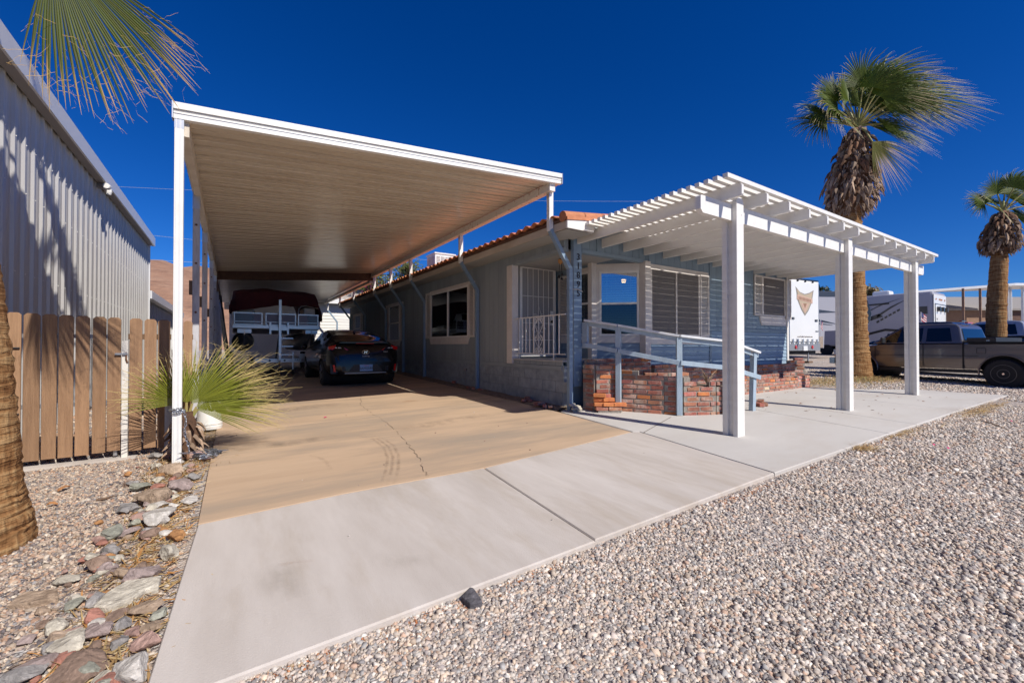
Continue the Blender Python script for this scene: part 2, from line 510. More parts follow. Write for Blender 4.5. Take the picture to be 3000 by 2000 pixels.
def axis_pts(lo, hi, f0, f1, fine, coarse):
    a = [lo]
    while a[-1] < hi:
        x = a[-1]
        a.append(x + (fine if f0 < x < f1 else coarse if abs(x) < 80 else 60))
    return a
xs = axis_pts(-320, 420, -4, 22, 0.5, 6)
ys = axis_pts(-80, 480, -4, 24, 0.5, 6)
mb = MB()
for y in ys:
    for x in xs:
        z = gz(x, y) - GD + 0.006 * math.sin(x * 3.1 + y) * math.cos(y * 2.3)
        mb.v.append((x, y, z))
nx = len(xs)
for j in range(len(ys) - 1):
    for i in range(nx - 1):
        mb.f.append((j * nx + i, j * nx + i + 1, (j + 1) * nx + i + 1, (j + 1) * nx + i))
structure(mb.build('gravel_ground', 'gravel', smooth=True, recalc=False))

# concrete
def concrete(name, c1, c2, c3, stretch, ns=1.4, c3r=(0.5, 0.75)):
    M(name, c1, 0.82, col2=c2, ns=ns, nd=9, stretch=stretch, bump=0.35, bs=140, bd=0.005, bstretch=(1, 1, 1), col3=c3, ns3=0.8, c3=c3r,
      contrast=(0.3, 0.7), spec=0.3)
concrete('concrete_pale', (0.58, 0.525, 0.475), (0.47, 0.415, 0.365), (0.40, 0.33, 0.255), (2.2, 0.45, 1), 1.8, (0.50, 0.78))
concrete('concrete_grey', (0.55, 0.52, 0.485), (0.50, 0.47, 0.435), (0.46, 0.41, 0.36), (0.5, 1, 1))
concrete('concrete_tan', (0.55, 0.395, 0.265), (0.43, 0.30, 0.195), (0.34, 0.275, 0.21), (0.30, 1.5, 1), 1.6, (0.46, 0.70))

def slab(name, poly, mat, thick=0.12, lift=0.0, parent=None):
    """flat slab that follows the tilt of the lot"""
    mb = MB()
    n = len(poly)
    e = 0.004 if mat == 'concrete_tan' else 0.009
    cx = sum(p[0] for p in poly) / n; cy = sum(p[1] for p in poly) / n
    def inset(p, d):
        v = Vector((cx - p[0], cy - p[1])); v.normalize(); return (p[0] + v.x * d, p[1] + v.y * d)
    top = [inset(p, e) for p in poly]
    mb.v = [(x, y, gz(x, y) + lift) for x, y in top] + [(x, y, gz(x, y) + lift - e) for x, y in poly] + [(x, y, gz(x, y) - thick) for x, y in poly]
    mb.f = [tuple(range(n))]
    for i in range(n):
        j = (i + 1) % n
        mb.f.append((n + i, n + j, j, i)); mb.f.append((2 * n + i, 2 * n + j, n + j, n + i))
    return structure(mb.build(name, mat, parent))
J = 0.006
slab('driveway_slab', [(-0.185, 3.63), (0.75, 3.69), (2.06, 3.66), (4.47, 3.95), (4.60, 5.60), (4.62, 6.96 + .16), (-0.165, 6.77)], 'concrete_tan')
slab('driveway_slab', [(-0.165, 6.77 + J), (4.62, 7.12 + J), (4.62, 14.2), (-0.17, 13.9)], 'concrete_tan')
slab('driveway_slab', [(-0.17, 13.9 + J), (4.62, 14.2 + J), (4.62, 26.0), (-0.3, 26.0)], 'concrete_tan')
slab('apron_slab', [(-0.26, 1.94), (1.92, 1.985), (2.055, 3.66 - .012), (0.75, 3.69 - .012), (-0.185, 3.63 - .012)], 'concrete_pale')
slab('apron_slab', [(1.92 + 2 * J, 2.0), (4.27, 2.045), (4.565, 3.90), (4.47, 3.938), (2.055 + 2 * J, 3.648)], 'concrete_pale')
slab('patio_slab', [(4.27 + 2 * J, 2.045), (7.26, 2.04), (7.95, 5.7), (5.0, 5.9), (4.64, 5.62), (4.50, 3.94), (4.585, 3.90)], 'concrete_grey', lift=0.002)
slab('patio_slab', [(7.26 + J, 2.04), (8.33, 2.03), (9.05, 5.6), (7.95 + J, 5.7)], 'concrete_grey', lift=0.002)
slab('patio_slab', [(8.33 + J, 2.03), (10.52, 2.01), (10.75, 5.4), (9.05 + J, 5.6)], 'concrete_grey', lift=0.002)
slab('patio_slab', [(10.52 + J, 2.01), (14.08, 1.95), (13.9, 2.4), (13.75, 3.3), (12.55, 4.18), (12.05, 4.93), (12.0, 5.25), (10.75 + J, 5.4)], 'concrete_grey', lift=0.002)
# the long crack across the tan driveway
cp = [(2.35, 9.6), (2.304, 9.336), (1.977, 8.054), (1.935, 7.086), (1.946, 6.688), (1.879, 5.898), (1.76, 5.026), (1.669, 4.359), (1.525, 3.88), (1.512, 3.70)]
fine = []
for a, b in zip(cp, cp[1:]):
    for k in range(8):
        t = k / 8
        fine.append((lerp(a[0], b[0], t) + random.uniform(-.022, .022), lerp(a[1], b[1], t)))
mb = MB()
for a, b in zip(fine, fine[1:]):
    if random.random() < 0.12:
        continue
    w = random.uniform(0.0012, 0.0032)
    mb.add([(a[0] - w, a[1], gz(*a) + .004), (a[0] + w, a[1], gz(*a) + .004), (b[0] + w, b[1], gz(*b) + .004), (b[0] - w, b[1], gz(*b) + .004)], [(0, 1, 2, 3)])
M('crack', (0.10, 0.075, 0.055), 0.95)
ja, jb = gp(1885, 1268), gp(1966, 1222)
MB().add([(ja.x - .004, ja.y + .004, gz(ja.x, ja.y) + .006), (ja.x + .004, ja.y - .004, gz(ja.x, ja.y) + .006), (jb.x + .004, jb.y - .004, gz(jb.x, jb.y) + .006), (jb.x - .004, jb.y + .004, gz(jb.x, jb.y) + .006)], [(0, 1, 2, 3)]).build('slab_joint', 'crack', recalc=False)['kind'] = 'structure'
c = mb.build('concrete_crack', 'crack', recalc=False); structure(c)
# tyre scuffs: dark rubber arcs with a shape of their own
M('scuff', (0.33, 0.235, 0.155), 0.85, col2=(0.40, 0.29, 0.195), ns=8)
def stain_mat(name, col, scale, lo, hi, stretch=(1, 1, 1)):
    m = bpy.data.materials.new(name); m.use_nodes = True
    n, l = m.node_tree.nodes, m.node_tree.links
    b = n['Principled BSDF']; b.inputs['Base Color'].default_value = (*col, 1); b.inputs['Roughness'].default_value = .9
    geo = n.new('ShaderNodeNewGeometry'); mp = n.new('ShaderNodeMapping'); mp.inputs['Scale'].default_value = stretch
    t = n.new('ShaderNodeTexNoise'); t.inputs['Scale'].default_value = scale; t.inputs['Detail'].default_value = 8; t.inputs['Roughness'].default_value = .7
    l.new(geo.outputs['Position'], mp.inputs['Vector']); l.new(mp.outputs[0], t.inputs['Vector'])
    at = n.new('ShaderNodeVertexColor'); at.layer_name = 'tint'
    sp = n.new('ShaderNodeSeparateColor'); l.new(at.outputs['Color'], sp.inputs[0])
    mr = n.new('ShaderNodeMapRange'); mr.inputs[1].default_value = lo; mr.inputs[2].default_value = hi; l.new(t.outputs['Fac'], mr.inputs[0])
    mu = n.new('ShaderNodeMath'); mu.operation = 'MULTIPLY'; l.new(mr.outputs[0], mu.inputs[0]); l.new(sp.outputs[0], mu.inputs[1])
    l.new(mu.outputs[0], b.inputs['Alpha'])
    MATS[name] = m
stain_mat('tyre_mark', (.25, .18, .12), 9, .40, .75); stain_mat('grime', (.27, .22, .16), 5, .38, .75, (1, .5, 1)); stain_mat('rust_stain', (.50, .24, .09), 6, .42, .75)
def stain(name, mat, pts, width, peak):
    # soft strip along plan points, alpha fading to the sides
    mb_ = MB(); C = []; n = len(pts); cols = (-1, -.5, 0, .5, 1)
    for i, p in enumerate(pts):
        a = Vector(pts[max(i - 1, 0)]); b = Vector(pts[min(i + 1, n - 1)]); d_ = (b - a).normalized(); sd = Vector((-d_.y, d_.x))
        e = math.sin(math.pi * min(1, (i + .02) / (n - 1 + .04))) ** .4
        for c in cols:
            q = Vector(p) + sd * c * width; mb_.v.append((q.x, q.y, gz(q.x, q.y) + .005)); C.append(peak * e * (1 - abs(c)) ** .7)
    for i in range(n - 1):
        for k in range(4): mb_.f.append((i * 5 + k, i * 5 + k + 1, i * 5 + k + 6, i * 5 + k + 5))
    o = structure(mb_.build(name, mat, recalc=False))
    ca = o.data.color_attributes.new('tint', 'FLOAT_COLOR', 'POINT')
    for i, c in enumerate(C): ca.data[i].color = (c, c, c, 1)
Z6 = lambda x, y: tuple(gp(600 + x / 2.613, 1150 + y / 2.613).xy)
for off in (0, .035, .075):
    pts = [Z6(1170, 330), Z6(1290, 360), Z6(1370, 420), Z6(1400, 500), Z6(1385, 600), Z6(1340, 720)]
    stain('tyre_mark', 'tyre_mark', [(a + off * 1.6, b) for a, b in pts], .022, .55)
stain('tyre_mark', 'tyre_mark', [Z6(800, 480), Z6(880, 500), Z6(940, 540), Z6(960, 600)], .03, .4)
stain('dark_stain', 'grime', [Z6(350, 410), Z6(520, 400), Z6(700, 385), Z6(1000, 330)], .16, .6)
stain('dark_stain', 'grime', [Z6(250, 170), Z6(480, 150), Z6(800, 110), Z6(1100, 90)], .30, .55)
stain('dark_stain', 'grime', [Z6(1450, 280), Z6(1700, 250), Z6(2000, 195), Z6(2200, 170)], .22, .5)
stain('dark_stain', 'grime', [Z6(500, 1320), Z6(560, 1400), Z6(610, 1500), Z6(640, 1600)], .12, .30)
stain('dark_stain', 'grime', [Z6(1300, 1250), Z6(1500, 1300), Z6(1750, 1280)], .08, .2)
stain('rust_stain', 'rust_stain', [Z6(560, 1320), Z6(700, 1300), Z6(830, 1290)], .02, .5)
stain('rust_stain', 'rust_stain', [Z6(1480, 75), Z6(1560, 65), Z6(1640, 62)], .10, .6)
# dirt strip along the house
mb = MB()
N = 60
for i in range(N + 1):
    y = lerp(5.72, 23, i / N)
    for x, dz in ((4.55, -0.05), (4.68, 0.018), (4.80, 0.035), (5.1, 0.04)):
        mb.v.append((x + random.uniform(-.03, .03), y, gz(x, y) + dz + random.uniform(-.008, .012)))
for i in range(N):
    for k in range(3):
        mb.f.append((i * 4 + k, i * 4 + k + 1, i * 4 + k + 5, i * 4 + k + 4))
structure(mb.build('dirt_strip', 'soil', smooth=True))
# dirt under the rock border and around the little palm
mb = MB()
nx2, ny2 = 14, 40
for j in range(ny2 + 1):
    y = lerp(0.8, 9.0, j / ny2)
    for i in range(nx2 + 1):
        x = lerp(-0.62, -0.13, i / nx2)
        t = max(0, math.sin(math.pi * min(1, (i + .6) / (nx2 + .6))))
        mb.v.append((x, y, gz(x, y) - GD - 0.03 + 0.036 * t + random.uniform(-.008, .008)))
for j in range(ny2):
    for i in range(nx2):
        a = j * (nx2 + 1) + i
        mb.f.append((a, a + 1, a + nx2 + 2, a + nx2 + 1))
M('dirt', (0.36, 0.245, 0.155), 0.95, col2=(0.24, 0.155, 0.095), ns=9, bump=1.0, bs=70, bd=0.015)
structure(mb.build('border_dirt', 'dirt', smooth=True))

# hill far behind on the left
mb = MB()
hx = np.linspace(-260, 200, 90); hy = np.linspace(0, 1, 26)
for t in hy:
    for x in hx:
        Y = 120 + 130 * t
        h = 36 * math.exp(-((x + 20) / 95) ** 2) * math.sin(t * math.pi / 2) ** 0.9
        h += (1.6 * math.sin(x * .21 + 3 * t) + 1.1 * math.sin(x * .5 + t * 9) + 2.0 * math.sin(x * .09 + 4)) * math.sin(t * 3.1) * (h / 36)
        mb.v.append((x, Y, h - 1.5 * (1 - min(1, t * 8))))
for j in range(25):
    for i in range(89):
        a = j * 90 + i
        mb.f.append((a, a + 1, a + 91, a + 90))
structure(mb.build('desert_hill', 'hill', smooth=True))

# =================================================================== HOUSE
HX0, HX1, HY0, HY1 = 4.92, 12.81, 5.78, 22.2
house = thing('house', 'blue-grey mobile home with clay tile eaves and cream shutters', 'house', (8.8, 14, 0.0))
ZS = 0.60

def plank_row(parent, mat, z0, z1, a0, a1, w, fix, axis, side=-1, proud=0.018, name='board', gap=0.007, ztop=None):
    """vertical boards side by side; axis 'y' = along Y in plane X=fix, 'x' = along X in plane Y=fix"""
    n = max(1, round((a1 - a0) / w)); w = (a1 - a0) / n
    mbb = MB()
    if axis == 'y':
        mbb.box(-proud if side < 0 else 0, 0, 0, 0 if side < 0 else proud, w - gap, z1 - z0)
    else:
        mbb.box(0, -proud if side < 0 else 0, 0, w - gap, 0 if side < 0 else proud, z1 - z0)
    me = mbb.mesh(name); me.materials.append(MATS[mat])
    for i in range(n):
        a = a0 + i * w
        inst(name, me, parent, (fix, a, z0) if axis == 'y' else (a, fix, z0))

def lap_row(parent, mat, z0, z1, a0, a1, fix, pitch=0.092, axis='x', name='siding_board'):
    n = max(1, round((z1 - z0) / pitch)); p = (z1 - z0) / n
    mbb = MB(); L = a1 - a0
    # sloping lap: thick at the foot
    if axis == 'x':
        mbb.hexa([(0, -.024, 0), (L, -.024, 0), (L, 0, 0), (0, 0, 0), (0, -.006, p - .003), (L, -.006, p - .003), (L, 0, p - .003), (0, 0, p - .003)])
    else:
        mbb.hexa([(-.024, 0, 0), (0, 0, 0), (0, L, 0), (-.024, L, 0), (-.006, 0, p - .003), (0, 0, p - .003), (0, L, p - .003), (-.006, L, p - .003)])
    me = mbb.mesh(name); me.materials.append(MATS[mat])
    for i in range(n):
        inst(name, me, parent, (a0, fix, z0 + i * p) if axis == 'x' else (fix, a0, z0 + i * p))

# --- side wall (facing the carport)
mb = MB(); mb.box(HX0, 7.66, -0.2, HX0 + .12, HY1, 2.92)
side = mb.build('side_wall', 'house_grey', house)
plank_row(side, 'house_grey', 0.665, 2.90, 7.66, HY1, 0.2, HX0, 'y')
mb = MB(); mb.box(HX0 - .03, 5.9, 0.587, HX0, HY1, 0.66); mb.build('band_board', 'house_grey', side)
# skirting of painted blocks, two courses
for r in range(3):
    z0, z1 = [(0.39, 0.582), (0.195, 0.385), (-0.12, 0.19)][r]
    y = 5.88 - (0.2 if r % 2 else 0)
    mbb = MB(); mbb.box(-.012 - 0.004 * r, 0, 0, 0.05, 0.392, z1 - z0); me = mbb.mesh('skirting_block'); me.materials.append(MATS['skirt_block'])
    while y < HY1:
        inst('skirting_block', me, side, (HX0, y, z0)); y += 0.397
# --- porch: floor, side below floor, header
mb = MB(); mb.box(HX0 - .005, 5.86, -.2, HX0 + .1, 7.66, 0.66)
mb.build('porch_base', 'house_grey', house)
mb = MB(); mb.box(HX0 - .03, 5.86, 0.735, 6.4, 7.72, 0.762); mb.build('porch_floor', 'door_grey', house)
plank_row(house, 'house_grey', 0.665, 0.733, 5.88, 7.64, 0.2, HX0, 'y', name='fascia_board')
hd = MB(); hd.box(HX0, 5.86, 2.76, HX0 + .1, 7.66, 2.92); header = hd.build('porch_header', 'house_grey', house)
plank_row(header, 'house_grey', 2.765, 2.9, 5.9, 7.66, 0.2, HX0, 'y')
mb = MB(); mb.box(HX0 - .035, 5.86, 2.69, HX0 + .1, 7.66, 2.76); mb.build('header_trim', 'house_grey', header)
mb = MB(); mb.box(HX0 - .06, 7.45, 0.66, HX0 + .10, 7.655, 2.70); mb.build('corner_trim', 'trim_cream', house, bevel=.004)
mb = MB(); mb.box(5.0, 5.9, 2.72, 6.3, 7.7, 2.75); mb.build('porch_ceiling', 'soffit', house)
# --- door wall
mb = MB(); mb.box(HX0, 7.70, 0.5, 6.4, 7.80, 2.9); dw = mb.build('door_wall', 'house_blue', house)
lap_row(dw, 'house_lap', 0.765, 1.1, 6.13, 6.25, 7.70)
door = MB().box(5.20, 7.62, 0.80, 6.10, 7.66, 2.72).build('door', 'screen_door', house)
fr = MB()
for a in ((5.16, 7.60, .79, 5.225, 7.67, 2.75), (6.075, 7.60, .79, 6.14, 7.67, 2.75), (5.225, 7.60, 2.70, 6.075, 7.67, 2.75), (5.225, 7.60, .79, 6.075, 7.67, .86)):
    fr.box(*a)
fr.build('door_frame', 'white_paint', door)
gr = MB()
for i in range(1, 6):
    x = lerp(5.225, 6.075, i / 6)
    gr.box(x - .006, 7.595, .86, x + .006, 7.607, 2.70)
for z in (1.15, 1.52, 2.10):
    gr.box(5.225, 7.590, z - .006, 6.075, 7.600, z + .006)
gr.build('security_grille', 'white_paint', door)
sc = MB()
for cx, cz, r in ((5.55, 1.38, .09), (5.75, 1.38, .09), (5.55, 1.66, .07), (5.75, 1.66, .07)):
    pts = [(cx + math.cos(t) * r * (1 - t / 14), 7.588, cz + math.sin(t) * r * (1 - t / 14)) for t in np.linspace(0, 9, 26)]
    sc.tube(pts, .006, 5)
sc.tube([(5.64, 7.588, 1.52), (5.64, 7.588, 1.92), (5.76, 7.588, 1.6)], .006, 5)
sc.build('grille_scroll', 'white_paint', door)
mb = MB(); mb.box(5.975, 7.585, 1.48, 6.055, 7.60, 1.80); lp = mb.build('lock_plate', 'white_metal', door)
mb = MB(); mb.lathe((6.01, 7.585, 1.56), [(.028, 0), (.035, -.03), (.02, -.055)], 10, 'y'); mb.lathe((6.01, 7.585, 1.70), [(.022, 0), (.02, -.012)], 10, 'y')
mb.build('door_knob', 'black_iron', door)
# iron railing across the porch side
rail = thing('porch_railing', 'white scrolled iron railing across the side of the porch', 'railing', (HX0, 6.65, 0.76))
X = HX0 + .02
mb = MB(); mb.box(X - .016, 5.84, 1.572, X + .016, 7.52, 1.592); mb.build('top_rail', 'white_paint', rail)
mb = MB(); mb.box(X - .012, 5.84, 0.864, X + .012, 7.52, 0.880); mb.build('bottom_rail', 'white_paint', rail)
ys_ = [7.47, 7.30, 7.18, 7.06, 6.93, 6.80, 6.46, 6.32, 6.18, 6.02]
for i, y in enumerate(ys_):
    mb = MB(); mb.box(X - .008, y - .008, 0.762 if i in (1, 8) else 0.88, X + .008, y + .008, 1.572); mb.build('baluster', 'white_paint', rail)
mb = MB()
for sgn in (-1, 1):
    for zc, vs2 in ((1.51, 1), (0.94, -1), (1.16, 1)):
        pts = []
        for t in np.linspace(0, 8.5, 26):
            r = .062 * (1 - t / 11)
            pts.append((X, 6.63 + sgn * (.075 - r * math.cos(t) * 1.0 - .0), zc + vs2 * r * math.sin(t)))
        mb.tube(pts, .006, 5)
    mb.tube([(X, 6.63 + sgn * .02, 1.57), (X, 6.63 + sgn * .13, 1.42), (X, 6.63 + sgn * .02, 1.27), (X, 6.63 + sgn * .13, 1.14), (X, 6.63 + sgn * .02, 1.0), (X, 6.63 + sgn * .1, .88)], .006, 5)
    mb.box(X - .008, 6.63 + sgn * .155 - .008, .88, X + .008, 6.63 + sgn * .155 + .008, 1.572)
mb.tube([(X, 6.63, .88), (X, 6.63, 1.57)], .006, 5)
mb.build('scroll_panel', 'white_paint', rail)

MB().box(HX0 + .1, 5.90, -.2, 7.0, 6.0, .733).build('porch_base', 'house_blue', house)
# --- bay: left wall X=6.26, chamfer A->B, front wall
A = Vector((6.26, 6.52, 0)); B = Vector((7.0, 5.80, 0))
mb = MB(); mb.box(6.26, 6.52, 0.3, 6.40, 7.7, 2.9); bl = mb.build('bay_side_wall', 'house_blue', house)
lap_row(bl, 'house_lap', 0.765, 1.28, 6.52, 7.68, 6.26, axis='y')
d = (B - A).normalized(); nrm = Vector((d.y, -d.x, 0))   # outward
if nrm.x > 0: nrm = -nrm
def baybox(mbx, s0, s1, z0, z1, o0, o1):
    p = [A + d * s0 + nrm * o0, A + d * s1 + nrm * o0, A + d * s1 + nrm * o1, A + d * s0 + nrm * o1]
    return mbx.hexa([(q.x, q.y, z0) for q in p] + [(q.x, q.y, z1) for q in p])
L = (B - A).length
bw = baybox(baybox(MB(), 0, L, 0.3, 1.08, -.12, 0), 0, L, 2.62, 2.95, -.12, 0).build('bay_wall', 'house_blue', house)
for k in range(9):
    z = 0.3 + k * .0867
    p = [A + nrm * .022, B + nrm * .022, B, A]; q = [A + nrm * .005, B + nrm * .005, B, A]
    MB().hexa([(v.x, v.y, z) for v in p] + [(v.x, v.y, z + .083) for v in q]).build('siding_board', 'house_lap', bw)
for k in range(5):
    baybox(MB(), k * L / 5, (k + 1) * L / 5 - .007, 2.70, 2.95, 0, .016).build('board', 'house_blue', bw)
# corner columns of the bay
for c, nm in ((A, 0), (B, 1)):
    cx, cy = c.x, c.y
    mb = MB(); mb.box(cx - .10, cy - .09 if nm else cy - .06, 0.55, cx + .06, cy + .06, 2.72 if nm else 2.85)
    mb.build('bay_column', 'trim_cream', house, bevel=.006)
# bay window
def window_parts(root_name, fn, w, z0, z1, glass_top, glass_bot, split='h', depth=.05, frame='white_paint', blinds=True, parent=house, screen=False, curtains=False):
    """fn(s, z, o): s along wall, o outward"""
    def hb(mbx, s0, s1, za, zb, o0, o1):
        return mbx.hexa([fn(s0, za, o0), fn(s1, za, o0), fn(s1, za, o1), fn(s0, za, o1), fn(s0, zb, o0), fn(s1, zb, o0), fn(s1, zb, o1), fn(s0, zb, o1)])
    t = .045
    mbx = MB()
    hb(mbx, 0, w, z0, z0 + t, -.03, .03); hb(mbx, 0, w, z1 - t, z1, -.03, .03)
    hb(mbx, 0, t, z0 + t, z1 - t, -.03, .03); hb(mbx, w - t, w, z0 + t, z1 - t, -.03, .03)
    win = mbx.build(root_name, frame, parent)
    zm = (z0 + z1) / 2
    if split == 'h':
        hb(MB(), t, w - t, zm - .02, zm + .02, -.025, .036).build('meeting_rail', frame, win)
        panes = [(t, w - t, z0 + t, zm - .02, glass_bot), (t, w - t, zm + .02, z1 - t, glass_top)]
    else:
        hb(MB(), w / 2 - .02, w / 2 + .02, z0 + t, z1 - t, -.02, .034).build('mullion', frame, win)
        panes = [(t, w / 2 - .02, z0 + t, z1 - t, glass_bot), (w / 2 + .02, w - t, z0 + t, z1 - t, glass_top)]
    for s0, s1, za, zb, g in panes:
        hb(MB(), s0, s1, za, zb, .004 if not screen else .012, .008 if not screen else .018).build('screen_panel' if screen else 'pane', g, win)
    if blinds:
        mbx = MB()
        z = z1 - .10
        while z > z0 + .08:
            hb(mbx, t + .01, w - t - .01, z, z + .010, -.07, -.05); z -= .05
        for s in (w * .2, w * .8):
            hb(mbx, s - .004, s + .004, z0 + .06, z1 - .06, -.09, -.087)
        hb(mbx, t + .01, w - t - .01, z1 - .09, z1 - .05, -.09, -.05)
        mbx.build('blinds', 'blind', win)
    if curtains:
        hb(hb(MB(), t, w * .13, z0 + .06, z1 - .06, -.14, -.11), w * .87, w - t, z0 + .06, z1 - .06, -.14, -.11).build('curtain', 'curtain', win)
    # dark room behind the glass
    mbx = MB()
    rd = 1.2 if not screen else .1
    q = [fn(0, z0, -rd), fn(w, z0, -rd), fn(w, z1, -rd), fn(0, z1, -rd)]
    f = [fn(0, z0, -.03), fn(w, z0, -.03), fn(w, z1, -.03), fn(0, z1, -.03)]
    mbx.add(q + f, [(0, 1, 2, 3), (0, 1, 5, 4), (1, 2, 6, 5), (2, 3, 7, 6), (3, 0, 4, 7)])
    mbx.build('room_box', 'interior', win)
    return win

def trim_box(fn, s0, s1, z0, z1, o0, o1, mat='trim_cream', name='window_trim', parent=house, taper=0.0):
    mbx = MB()
    mbx.hexa([fn(s0 + taper, z0, o0), fn(s1 - taper, z0, o0), fn(s1 - taper, z0, o1), fn(s0 + taper, z0, o1), fn(s0, z1, o0), fn(s1, z1, o0), fn(s1, z1, o1), fn(s0, z1, o1)])
    return mbx.build(name, mat, parent)

def shutter(fn, s0, s1, z0, z1, parent):
    def hb(mbx, a, b, za, zb, o0, o1):
        return mbx.hexa([fn(a, za, o0), fn(b, za, o0), fn(b, za, o1), fn(a, za, o1), fn(a, zb, o0), fn(b, zb, o0), fn(b, zb, o1), fn(a, zb, o1)])
    mbx = MB(); t = .04
    hb(mbx, s0, s1, z0, z0 + t, .018, .05); hb(mbx, s0, s1, z1 - t, z1, .018, .05)
    hb(mbx, s0, s0 + t, z0 + t, z1 - t, .018, .05); hb(mbx, s1 - t, s1, z0 + t, z1 - t, .018, .05)
    sh = mbx.build('shutter', 'trim_cream', parent)
    n = int((z1 - z0 - 2 * t) / .034)
    mbl = MB()
    for i in range(n):
        z = z0 + t + (z1 - z0 - 2 * t) * i / n
        mbl.hexa([fn(s0 + t, z, .046), fn(s1 - t, z, .046), fn(s1 - t, z, .04), fn(s0 + t, z, .04), fn(s0 + t, z + .03, .026), fn(s1 - t, z + .03, .026), fn(s1 - t, z + .03, .02), fn(s0 + t, z + .03, .02)])
    mbl.build('louvres', 'trim_cream', sh)
    return sh
bayfn = lambda s, z, o: tuple(A + d * s + nrm * o + Vector((0, 0, z)))
wb = window_parts('window', lambda s, z, o: bayfn(s + .12, z, o), L - .24, 1.22, 2.55, 'window_sky', 'window_lower')
trim_box(bayfn, .02, L - .02, 2.55, 2.70, 0, .03, parent=wb); trim_box(bayfn, .02, L - .02, 1.08, 1.215, 0, .03, parent=wb)
trim_box(bayfn, .02, .115, 1.215, 2.55, 0, .025, parent=wb); trim_box(bayfn, L - .115, L - .02, 1.215, 2.55, 0, .025, parent=wb)
# bay side window (partly behind the corner post)
bsfn = lambda s, z, o: (6.26 - o, 6.60 + s, z)
w2 = window_parts('window', bsfn, .62, 1.24, 2.58, 'window_glass', 'window_glass')
shutter(lambda s, z, o: (6.26 - o, 7.24 + s, z), 0, .36, 1.24, 2.58, w2)
trim_box(bsfn, 0, 1.0, 1.08, 1.235, 0, .03, parent=w2, taper=.06); trim_box(bsfn, 0, .62, 2.585, 2.66, 0, .03, parent=w2)
# front wall
mb = MB(); mb.box(7.0, HY0, 0.3, HX1, HY0 + .12, 3.05); fwall = mb.build('front_wall', 'house_blue', house)
plank_row(fwall, 'house_blue', 1.46, 3.0, 7.06, 9.14, 0.2, HY0, 'x')
plank_row(fwall, 'house_blue', 1.46, 3.0, 9.22, 12.74, 0.2, HY0, 'x')
lap_row(fwall, 'house_lap', 0.45, 1.375, 7.06, 9.14, HY0)
lap_row(fwall, 'house_lap', 0.45, 1.375, 9.22, 12.74, HY0)
mb = MB(); mb.box(7.06, HY0 - .034, 1.378, HX1 - .07, HY0, 1.457); mb.build('band_board', 'house_blue', fwall)
mb = MB(); mb.box(9.143, HY0 - .03, .45, 9.217, HY0, 3.0); mb.build('joint_trim', 'house_blue', fwall)
mb = MB(); mb.box(12.742, HY0 - .04, .42, 12.83, HY0 + .12, 3.0); mb.build('corner_trim', 'white_paint', fwall)
mb = MB(); mb.box(HX1 - .1, HY0 + .12, .2, HX1, HY1, 3.0); mb.build('far_side_wall', 'house_blue', house)
mb = MB(); mb.box(HX0 + .12, HY1 - .1, .2, HX1 - .1, HY1, 3.0); mb.build('rear_wall', 'house_grey', house)
ffn = lambda s, z, o: (s, HY0 - o, z)
w3 = window_parts('window', lambda s, z, o: (7.08 + s, HY0 - .02 - o, z), 1.66, 1.22, 2.62, 'screen', 'screen', split='v', screen=True, blinds=False, frame='trim_cream')
shutter(lambda s, z, o: (8.75 + s, HY0 - .012 - o, z), 0, .33, 1.22, 2.62, w3)
trim_box(ffn, 7.05, 8.95, 1.06, 1.215, .0, .045, parent=w3, taper=.05); trim_box(ffn, 7.05, 9.08, 2.625, 2.68, 0, .04, parent=w3)
w4 = window_parts('window', lambda s, z, o: (11.44 + s, HY0 - .02 - o, z), 1.19, 1.79, 2.83, 'screen', 'screen', split='n', screen=True, blinds=False, frame='trim_cream') if False else None
def single_screen(x0, x1, z0, z1):
    mbx = MB(); t = .04
    for a in ((x0, z0, x1, z0 + t), (x0, z1 - t, x1, z1), (x0, z0 + t, x0 + t, z1 - t), (x1 - t, z0 + t, x1, z1 - t)):
        mbx.box(a[0], HY0 - .055, a[1], a[2], HY0 - .012, a[3])
    w = mbx.build('window', 'trim_cream', house)
    MB().box(x0 + t, HY0 - .04, z0 + t, x1 - t, HY0 - .033, z1 - t).build('screen_panel', 'screen', w)
    return w
w4 = single_screen(11.44, 12.62, 1.79, 2.82)
shutter(lambda s, z, o: (11.04 + s, HY0 - .012 - o, z), 0, .38, 1.79, 2.82, w4)
shutter(lambda s, z, o: (12.63 + s, HY0 - .042 - o, z), 0, .24, 1.74, 2.82, w4)
trim_box(ffn, 11.3, 12.74, 1.56, 1.785, .0, .045, parent=w4, taper=.1)
# header over porch front and corner post with the number
mb = MB(); mb.box(5.26, HY0 + .01, 2.72, 7.0, HY0 + .1, 3.02); fh = mb.build('porch_header', 'house_blue', house)
plank_row(fh, 'house_blue', 2.76, 3.0, 5.27, 6.98, .2, HY0 + .01, 'x')
mb = MB(); mb.box(5.262, HY0 - .022, 2.69, 7.0, HY0 + .1, 2.755); mb.build('header_trim', 'house_blue', fh)
mb = MB(); mb.box(5.62, HY0 - .03, 2.756, 5.74, HY0 - .008, 3.0); mb.build('batten', 'house_blue', fh)
post = MB().box(5.07, HY0 - .01, .3, 5.26, HY0 + .075, 2.95).build('corner_post', 'blue_paint', house, bevel=.004)
for i, ch in enumerate('31895'):
    lettering('house_number', ch, .165, 'ink', post, (5.175, HY0 - .014, 2.60 - i * .162), (1, 0, 0), depth=.006)
mb = MB(); mb.tube([(5.06, HY0 - .02, 2.02), (5.16, HY0 - .025, 2.025), (5.27, HY0 - .02, 1.99), (5.27, HY0 + .085, 2.0), (5.06, HY0 + .085, 2.02), (5.06, HY0 - .02, 2.02)], .007, 5)
mb.build('rope', 'trim_cream', post)
